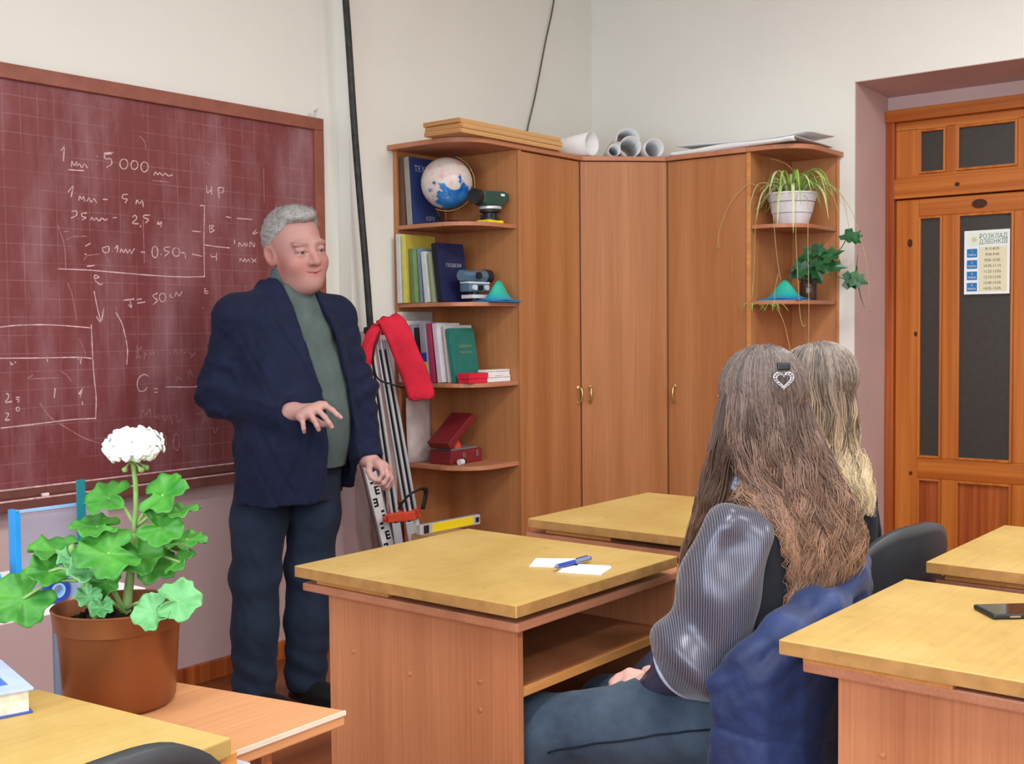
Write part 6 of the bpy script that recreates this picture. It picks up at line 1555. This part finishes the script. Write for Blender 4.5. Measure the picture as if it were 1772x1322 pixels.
# ---------------------------------------------------------------- navy puffer jacket hung over the chair back
jk = thing('jacket', (2.2, .92, .2), 'navy puffer jacket hanging over the chair back behind the girl', 'jacket')
def puffer():
    m, t, b = nt('puffer'); setp(b, .55, .35, sheen=.1); v = tex(t); n_ = noise(t, v, 12, 4)
    t.links.new(ramp(t, n_, [(.3, lin((26, 38, 74))), (.7, lin((40, 58, 104)))]), b.inputs['Base Color']); bump(t, b, noise(t, v, 60, 4), .35, .004)
puffer()
path = np.array([(2.345, .961), (2.25, .944), (2.12, .940), (2.02, .948), (1.962, .985), (1.952, 1.045)])
ztop = np.array([.855, .845, .805, .765, .715, .675])
seg = np.concatenate([[0], np.cumsum(np.linalg.norm(np.diff(path, axis=0), axis=1))])
def jacket_f(P):
    best = np.full(len(P), 1e9); sp_ = np.zeros(len(P))
    for i in range(len(path)-1):
        a, b = path[i], path[i+1]; ba = b-a; h = np.clip((P[:, :2]-a)@ba/(ba@ba), 0, 1); d = np.linalg.norm(P[:, :2]-a-h[:, None]*ba, axis=1)
        m = d < best; best = np.where(m, d, best); sp_ = np.where(m, seg[i]+h*(seg[i+1]-seg[i]), sp_)
    zt = np.interp(sp_, seg, ztop)
    quilt = np.abs(np.sin((P[:, 2]+.03*np.sin(sp_*9))*math.pi/.19))
    th = .026+.010*quilt**.35+.006*np.sin(sp_*34+2*np.sin(P[:, 2]*9))*np.clip((zt-P[:, 2])*6, 0, 1)
    body_ = smax(best-th, np.maximum(P[:, 2]-zt+.01, .24-P[:, 2]), .02)
    c3 = np.stack([np.append(path[i], ztop[i]) for i in range(len(path))])
    def lip(dy, dz, r, k0, k1, w_): return chain(P, [c3[i]+np.array([0, dy+.006*math.sin(i*1.9+w_), dz+.008*math.sin(i*2.3+w_)]) for i in range(k0, k1)], [r*(1-.12*abs(math.sin(i+w_))) for i in range(k0, k1)], .05)
    r1 = lip(.022, .0, .030, 0, 6, .3); r2 = lip(-.014, -.006, .028, 0, 5, 1.4); r3 = lip(-.014, -.052, .024, 0, 4, 2.2)
    crease = .0025*np.sin(sp_*60+P[:, 2]*120)*np.exp(-((P[:, 2]-zt)/.06)**2)
    d = smin(smin(body_, r1, .010), r2, .006); d = smin(d, r3, .008)
    return d-crease-.0018*wr(P, 70, 91)
V, F = sdf_mesh(jacket_f, (1.85, .80, .2), (2.55, 1.12, .92), .005); np_obj('shell', V, F, 'puffer', jk)
# ---------------------------------------------------------------- plants
def leafmat(name, c1, c2, rough=.45):
    m, t, b = nt(name); setp(b, rough, .4); v = tex(t); n_ = noise(t, v, 28, 4)
    t.links.new(ramp(t, n_, [(.3, lin(c1)), (.7, lin(c2))]), b.inputs['Base Color'])
    b.inputs['Transmission Weight'].default_value = 0; b.inputs['Subsurface Weight'].default_value = .08; b.inputs['Subsurface Scale'].default_value = .004
leafmat('ger_leaf', (44, 118, 40), (80, 154, 54)); leafmat('ger_leaf_dark', (38, 100, 52), (74, 140, 66)); leafmat('ger_leaf_young_glare', (78, 146, 84), (112, 176, 116)); leafmat('ger_stem', (120, 160, 84), (150, 182, 110))  # paler green: young leaves, and two larger ones with glare painted in
leafmat('spider_leaf', (120, 168, 60), (176, 204, 112)); leafmat('spider_pale', (190, 206, 140), (216, 222, 170)); leafmat('stolon', (170, 150, 96), (196, 180, 120)); leafmat('ivy', (24, 70, 44), (58, 112, 66), .3)
copper = plain('pot_copper', (138, 86, 52), .34, .5, .06, 5, metal=.6)
PB = np.array([1.07, 1.69, .741]); FP = Frame((1.07, 1.69, 0), UU, VV)
gp_ = thing('potted_geranium', tuple(PB), 'white flowering geranium in a copper brown pot on the orange desk', 'potted plant')
pot = MB().lathe([(0, .001), (.082, .001), (.088, .01), (.096, .125), (.097, .128), (.1015, .130), (.104, .158), (.1055, .162), (.103, .164), (.099, .160), (.095, .13), (.092, .125)], 48, None, PB).build('pot', 'pot_copper', gp_, smooth='auto')
MB().lathe([(.0948, .135), (.07, .140), (.03, .143), (0, .142)], 24, None, PB).build('soil', 'soil', gp_, smooth=True)
for i in range(26):
    a, r = rng.uniform(0, 6.28), .085*math.sqrt(rng.uniform(0, 1)); s = rng.uniform(.004, .009)
    MB().lathe([(0, -s), (s*.8, -s*.4), (s, 0), (s*.7, s*.6), (0, s*.8)], 6, euler(rng.uniform(0, 3), rng.uniform(0, 3), 0), PB+np.array([r*math.cos(a), r*math.sin(a), .143])).build('soil_clod', 'soil', pot)
def ger_leaf(c, nrm, tip, R_, mat, cup=.25, lobes=7, seed=0, stalk=None, fold=0):
    r = np.random.default_rng(seed); n_ = np.array(nrm, float); n_ /= np.linalg.norm(n_); t_ = np.array(tip, float); t_ -= n_*(t_@n_); t_ /= np.linalg.norm(t_); s_ = np.cross(n_, t_)
    na, nr = 56, 7; V = [np.zeros(3)]; ph = r.uniform(0, 6)
    for i in range(1, nr+1):
        q = i/nr
        for j in range(na):
            a = -math.pi+2*math.pi*(j+.5)/na
            edge = 1-.16*abs(math.sin(a*lobes/2+.0))**4-.06*abs(math.sin(a*lobes*1.5+ph)); notch = 1-.62*math.exp(-((abs(a)-math.pi)/.30)**2)
            rr = R_*q*(edge if q > .55 else 1)*notch
            x, y = rr*math.cos(a), rr*math.sin(a)
            z = cup*R_*q*q*(1+.35*math.cos(a*lobes+ph)*q)+.07*R_*q**3*math.sin(a*lobes*2+ph)-.05*R_*q*math.cos(a*lobes)-fold*abs(y)*.8+.05*R_*q*math.sin(3*a+ph)
            V.append(np.array([x, y, z]))
    V = np.array(V); W = np.outer(V[:, 0], t_)+np.outer(V[:, 1], s_)+np.outer(V[:, 2], n_)+np.asarray(c)
    F = [(0, 1+j, 1+(j+1) % na) for j in range(na)]+[(1+i*na+j, 1+(i+1)*na+j, 1+(i+1)*na+(j+1) % na, 1+i*na+(j+1) % na) for i in range(nr-1) for j in range(na)]
    o = MB().add(W, F).build('leaf', mat, gp_, smooth=True, solid=.0012)
    if stalk is not None: MB().tube(bez([stalk, (np.asarray(stalk)+c)/2+np.array([0, 0, .012]), c], 10), [.003]*6+[.0026]*4, 6).build('leaf_stalk', 'ger_stem', o, smooth=True)
    return o
def P3(u, v, z): return FP.wld((u, v, z))
def D3(u, v, z): return np.array([u, v, z], float) @ FP.M
base = P3(.012, 0, .885); mid = P3(.022, -.005, .97); up_ = P3(.03, -.005, 1.03)
MB().tube(bez([P3(.01, 0, .875), P3(.018, 0, .93), P3(.024, 0, .98), P3(.028, 0, 1.02)], 14), np.linspace(.009, .005, 14), 8).build('stem', 'ger_stem', gp_, smooth=True)
MB().tube(bez([P3(-.03, .02, .875), P3(-.04, .03, .93), P3(-.055, .04, .985)], 10), np.linspace(.006, .004, 10), 8).build('stem', 'ger_stem', gp_, smooth=True)
fst = MB().tube(bez([P3(.026, 0, 1.0), P3(.032, 0, 1.06), P3(.033, 0, 1.10), P3(.030, 0, 1.135)], 16), np.linspace(.004, .0042, 16), 8).build('flower_stem', 'ger_stem', gp_, smooth=True)
LV = [((-.012, .0, 1.078), (-.15, .55, .8), (-1, .1, .25), .045, 'ger_leaf', .10, up_), ((.085, .02, 1.085), (-.25, .62, .75), (1, .2, .35), .048, 'ger_leaf', .12, up_), ((.108, .02, 1.058), (-.1, .12, 1), (1, .1, .1), .040, 'ger_leaf', .06, up_),
      ((-.022, .03, 1.036), (.1, .22, 1), (-1, .3, .0), .047, 'ger_leaf', .08, mid), ((.085, .04, 1.035), (.1, .75, .6), (1, .3, -.1), .043, 'ger_leaf', .18, mid), ((.122, .02, 1.012), (.2, .22, 1), (1, -.1, .15), .034, 'ger_leaf', .12, mid),
      ((.112, .03, .978), (-.45, .35, .8), (1, .1, .35), .032, 'ger_leaf', .1, mid), ((-.10, .0, .993), (.1, .25, 1), (-1, .2, -.1), .048, 'ger_leaf', .15, P3(-.05, .03, .96)), ((.01, .07, 1.0), (.25, .55, .75), (-1, .5, -.35), .060, 'ger_leaf', .10, mid),
      ((.048, .03, .99), (.1, .8, .5), (.4, .4, -.6), .042, 'ger_leaf', .2, mid), ((-.10, .03, .965), (.2, .6, .8), (-1, .3, -.5), .040, 'ger_leaf', .2, P3(-.05, .03, .95)), ((-.135, .05, .925), (.25, .75, .6), (-.8, .35, -.75), .056, 'ger_leaf', .10, P3(-.05, .03, .95)),
      ((.090, .105, .915), (-.15, .75, .55), (-1, .25, -.30), .036, 'ger_leaf_young_glare', .22, P3(.02, .02, .9)), ((.128, .10, .930), (.15, .78, .55), (1, .2, .25), .040, 'ger_leaf_young_glare', .18, P3(.02, .02, .9)), ((-.02, .08, .975), (.1, .6, .8), (-.6, .6, .2), .034, 'ger_leaf_young_glare', .3, P3(-.04, .03, .93)),
      ((-.052, .05, .985), (.2, .5, .9), (-.5, .7, .2), .030, 'ger_leaf_young_glare', .35, P3(-.055, .04, .97)), ((.055, -.01, .965), (.3, .6, .7), (1, .2, -.4), .044, 'ger_leaf', .15, mid), ((-.01, .03, .945), (0, .8, .55), (.2, .5, -.8), .030, 'ger_leaf', .25, base), ((.02, -.04, .99), (0, .3, 1), (0, -1, .2), .045, 'ger_leaf', .15, mid),
      ((-.06, -.03, .97), (-.2, .1, 1), (-.6, -1, .1), .042, 'ger_leaf', .15, base), ((.07, -.05, .985), (.2, -.1, 1), (.8, -1, .1), .040, 'ger_leaf', .15, mid), ((-.025, .06, .93), (.1, .7, .6), (-.3, .5, -.5), .024, 'ger_leaf_young_glare', .3, base), ((.0, .075, .915), (.1, .7, .6), (.2, .5, -.5), .022, 'ger_leaf_young_glare', .35, base)]
for i, (c, n_, t_, R_, mt, cup, st) in enumerate(LV): ger_leaf(P3(*c), D3(*n_), D3(*t_), R_*.95, mt, cup, 5 if R_ > .03 else 7, i, st)
plain('petal', (250, 251, 250), .6, .3, .01); bpy.data.materials['petal'].node_tree.nodes['Principled BSDF'].inputs['Subsurface Weight'].default_value = .1
fc = P3(.032, 0, 1.162)
def floret(c, d, s, seed):
    r = np.random.default_rng(seed); d = d/np.linalg.norm(d); a = np.cross(d, [.3, .5, .8]); a /= np.linalg.norm(a); b_ = np.cross(d, a); mb_ = MB(); ph = r.uniform(0, 6)
    for k in range(5):
        an = ph+k*2*math.pi/5; e = a*math.cos(an)+b_*math.sin(an); f = np.cross(d, e); G = []
        for i in range(5):
            q = i/4; w_ = s*.46*math.sin(math.pi*min(1, .12+q*.80))**.8
            G.append([np.asarray(c)+e*s*q+f*w_*x+d*(s*(.30*q-.30*q*q)-.18*s*x*x+.05*s*math.sin(an*3+q*4)) for x in (-1, -.5, 0, .5, 1)])
        mb_.grid(np.array(G))
    return mb_.build('floret', 'petal', fst, smooth=True, solid=.0009)
k = 0; N_ = 46
for i in range(N_):
    ph = math.acos(1-2*(i+.5)/N_*.80); az = i*2.39996; d = np.array([math.sin(ph)*math.cos(az), math.sin(ph)*math.sin(az), math.cos(ph)])
    floret(fc+d*np.array([.043, .043, .027])*rng.uniform(.85, 1.1)+np.array([0, 0, .002]), d*np.array([.8, .8, 1]), rng.uniform(.015, .0195), i)
    MB().tube([P3(.031, 0, 1.135), fc+d*np.array([.038, .038, .022])], .0011, 5).build('pedicel', 'ger_stem', fst)
for (u, v, z) in ((.018, .01, 1.122), (.050, .012, 1.122), (.055, .0, 1.125)):
    MB().tube(bez([P3(.031, 0, 1.138), P3((u+.031)/2, v, 1.134), P3(u, v, z)], 8), [.0012]*5+[.003, .0055, .002], 8).build('bud', 'ger_stem', fst, smooth=True)
MB().tube(bez([P3(-.055, .04, .985), P3(-.056, .045, 1.0), P3(-.053, .047, 1.012)], 8), [.003, .0025, .003, .005, .0065, .007, .006, .002], 8).build('bud_cluster', 'ger_stem', gp_, smooth=True)
# ---------------------------------------------------------------- spider plant in the white planter
SPc = np.array([4.965, 2.338, Z1])
spd = thing('spider_plant', tuple(SPc), 'spider plant with arching pale leaves in a white planter', 'potted plant')
MB().lathe([(0, .001), (.070, .001), (.074, .004), (.088, .05), (.0905, .05), (.0915, .054), (.101, .10), (.1035, .10), (.1045, .104), (.112, .135), (.116, .136), (.116, .144), (.110, .144), (.104, .12), (.10, .11)], 40, None, SPc).build('planter', 'pot_white', spd, smooth='auto')
MB().lathe([(.105, .125), (.05, .130), (0, .131)], 20, None, SPc).build('soil', 'soil', spd, smooth=True)
for zz in (.052, .102): MB().lathe([(.0905+(.0135 if zz > .06 else 0), zz-.0015), (.0925+(.0135 if zz > .06 else 0), zz), (.0905+(.0135 if zz > .06 else 0), zz+.0015)], 40, None, SPc).build('planter_ridge', 'ink_grey', spd, smooth=True)
def blade(nm, pts, w, mat, par, n=14):
    P = bez(pts, n); T = np.gradient(P, axis=0); T /= np.linalg.norm(T, axis=1)[:, None]; S = np.cross(T, [0, 0, 1.]); S /= np.linalg.norm(S, axis=1)[:, None]+1e-6; N_ = np.cross(S, T)
    W = (w*np.interp(np.linspace(0, 1, n), [0, .15, .6, 1], [.6, 1, .85, .08]))[:, None]
    G = np.stack([P+S*W+N_*W*.35, P, P-S*W+N_*W*.35], 1); return MB().grid(G).build(nm, mat, par, smooth=True, solid=.0008)
top_ = SPc+np.array([0, 0, .135])
for i in range(58):
    a = rng.uniform(0, 6.28); L_ = rng.uniform(.13, .25); r0 = rng.uniform(0, .06); d = np.array([math.cos(a), math.sin(a), 0]); hgt = rng.uniform(.03, .10)
    if d[0] > .3: L_ *= .65
    if d[1] > .3: L_ *= .8
    p0 = top_+d*r0; drop = rng.uniform(.0, .12)
    e_ = p0+d*L_+np.array([0, 0, -drop+hgt*.5])
    if d[1] > 0: e_[1] = min(e_[1], 2.455)
    if e_[0] > 5.21: e_[0] = 5.21
    blade('leaf', [p0, p0+d*L_*.4+np.array([0, 0, hgt]), p0+d*L_*.75+np.array([0, 0, hgt*.8]), e_] if e_[1] < 2.45 else [p0, p0+d*L_*.25+np.array([0, 0, hgt]), e_+np.array([0, -.02, .02]), e_], rng.uniform(.005, .0085), 'spider_leaf' if i % 3 else 'spider_pale', spd)
for dd, L_, dr in (((.15, -1, 0), .20, .17), ((-.9, -.45, 0), .17, .19), ((-.85, .3, 0), .16, .12), ((-1, -.1, 0), .13, .16), ((.2, -1, 0), .15, .10), ((-.4, -.9, 0), .18, .13)):
    d = np.array(dd, float); d /= np.linalg.norm(d); p0 = top_+d*.06; blade('leaf', [p0, p0+d*L_*.4+np.array([0, 0, .04]), p0+d*L_*.8+np.array([0, 0, -.01]), p0+d*L_+np.array([0, 0, -dr])], .0085, 'spider_pale', spd)
ST = [[(4.87, 2.40, 1.94), (4.80, 2.42, 1.90), (4.775, 2.425, 1.78), (4.775, 2.43, 1.62), (4.772, 2.44, 1.46)], [(4.86, 2.35, 1.94), (4.785, 2.345, 1.90), (4.775, 2.33, 1.75), (4.775, 2.315, 1.62), (4.77, 2.30, 1.55)],
      [(4.88, 2.27, 1.93), (4.80, 2.24, 1.90), (4.785, 2.235, 1.75), (4.785, 2.225, 1.55), (4.785, 2.215, 1.40), (4.785, 2.20, 1.345), (4.785, 2.19, 1.35)], [(4.90, 2.25, 1.93), (4.83, 2.20, 1.88), (4.81, 2.19, 1.7), (4.81, 2.185, 1.45), (4.81, 2.185, 1.25)],
      [(5.0, 2.25, 1.95), (5.02, 2.17, 1.97), (5.04, 2.09, 1.86), (5.04, 2.03, 1.68), (5.03, 2.0, 1.50), (5.03, 2.0, 1.40)], [(4.88, 2.42, 1.96), (4.80, 2.47, 1.985), (4.77, 2.55, 1.90), (4.765, 2.60, 1.78), (4.765, 2.605, 1.71)],
      [(4.78, 2.315, 1.58), (4.775, 2.33, 1.50), (4.775, 2.33, 1.44)], [(4.775, 2.33, 1.44), (4.775, 2.29, 1.37), (4.77, 2.26, 1.27), (4.77, 2.25, 1.22)], [(5.0, 2.30, 1.97), (4.93, 2.33, 2.06), (4.90, 2.37, 2.09), (4.88, 2.40, 2.10)]]
for s_ in ST: MB().tube(bez(s_, 24), .0013, 5).build('runner', 'stolon', spd, smooth=True)
for c, n_ in (((4.77, 2.33, 1.43), 9), ((4.772, 2.44, 1.435), 6), ((4.765, 2.605, 1.705), 5)):
    for i in range(n_):
        a = 6.28*i/n_+.3; d = np.array([math.cos(a)*.5, math.sin(a), 0]); L_ = .035+.04*abs(math.sin(a)) if n_ > 5 else .014
        blade('plantlet_leaf', [c, np.array(c)+d*L_*.5+np.array([0, 0, .015 if n_ > 5 else .004]), np.array(c)+d*L_+np.array([0, 0, -.02 if n_ > 5 else -.003])], .0035, 'spider_leaf', spd, 8)
for a_, b_ in (((5.035, 2.055, 1.66), (5.03, 2.05, 1.50)), ((5.03, 2.05, 1.52), (5.03, 2.02, 1.42))): blade('plantlet_leaf', [a_, ln(a_, b_, .5)+np.array([0, .006, 0]), b_], .006, 'ger_leaf_dark', spd, 8)
# ---------------------------------------------------------------- ivy in a dark glass
IVc = np.array([5.06, 2.30, Z2]); iv = thing('ivy_plant', tuple(IVc), 'dark green ivy growing from a dark glass jar', 'potted plant')
m, t, bb = nt('jar_glass'); setp(bb, .12, .6); bb.inputs['Base Color'].default_value = lin((64, 48, 44)); 
MB().lathe([(0, .001), (.036, .001), (.040, .01), (.040, .08), (.036, .09), (.036, .10), (.032, .10), (.032, .012), (0, .010)], 24, None, IVc).build('jar', 'jar_glass', iv, smooth='auto')
def ivy_leaf(c, n_, t_, s):
    n_ = np.array(n_, float); n_ /= np.linalg.norm(n_); t_ = np.array(t_, float); t_ -= n_*(n_@t_); t_ /= np.linalg.norm(t_); s_ = np.cross(n_, t_)
    out = [(-.25, 0), (-.45, .35), (-.1, .62), (.12, .40), (.45, .55), (.52, .22), (1.0, 0), (.52, -.22), (.45, -.55), (.12, -.40), (-.1, -.62), (-.45, -.35)]
    V = [np.asarray(c)+n_*.0]+[np.asarray(c)+s*(x*t_+y*s_+n_*(.18*abs(y)-.12*x*x)) for x, y in out]; k_ = len(out)
    return MB().add(V, [(0, 1+i, 1+(i+1) % k_) for i in range(k_)]).build('leaf', 'ivy', iv, solid=.0012)
IV = [((5.03, 2.10, 1.745), .055), ((5.04, 2.075, 1.73), .045), ((5.03, 2.095, 1.545), .055), ((5.03, 2.065, 1.55), .05), ((4.99, 2.175, 1.655), .06), ((4.985, 2.215, 1.63), .06), ((4.98, 2.27, 1.67), .05), ((4.97, 2.295, 1.60), .055), ((5.0, 2.24, 1.60), .055), ((5.01, 2.16, 1.61), .05), ((5.03, 2.33, 1.63), .05), ((5.05, 2.28, 1.575), .05), ((5.06, 2.36, 1.58), .045), ((4.975, 2.225, 1.685), .045)]
for i, (c, s) in enumerate(IV): ivy_leaf(c, (-.8, -.35+.3*math.sin(i*2.1), .45+.3*math.cos(i*1.3)), (.1*math.sin(i), -1+.9*math.sin(i*1.7), -.5*math.cos(i*2.3)), s*1.3)
for pts in ([IVc+[0, 0, .08], (5.02, 2.29, 1.62), (5.0, 2.22, 1.66), (5.02, 2.14, 1.68), (5.03, 2.10, 1.745)], [IVc+[0, 0, .08], (5.02, 2.24, 1.59), (5.02, 2.16, 1.57), (5.03, 2.09, 1.545)], [IVc+[0, 0, .08], (5.0, 2.29, 1.60), (4.98, 2.28, 1.67)]):
    MB().tube(bez(pts, 16), .0022, 6).build('vine', 'ger_leaf_dark', iv, smooth=True)
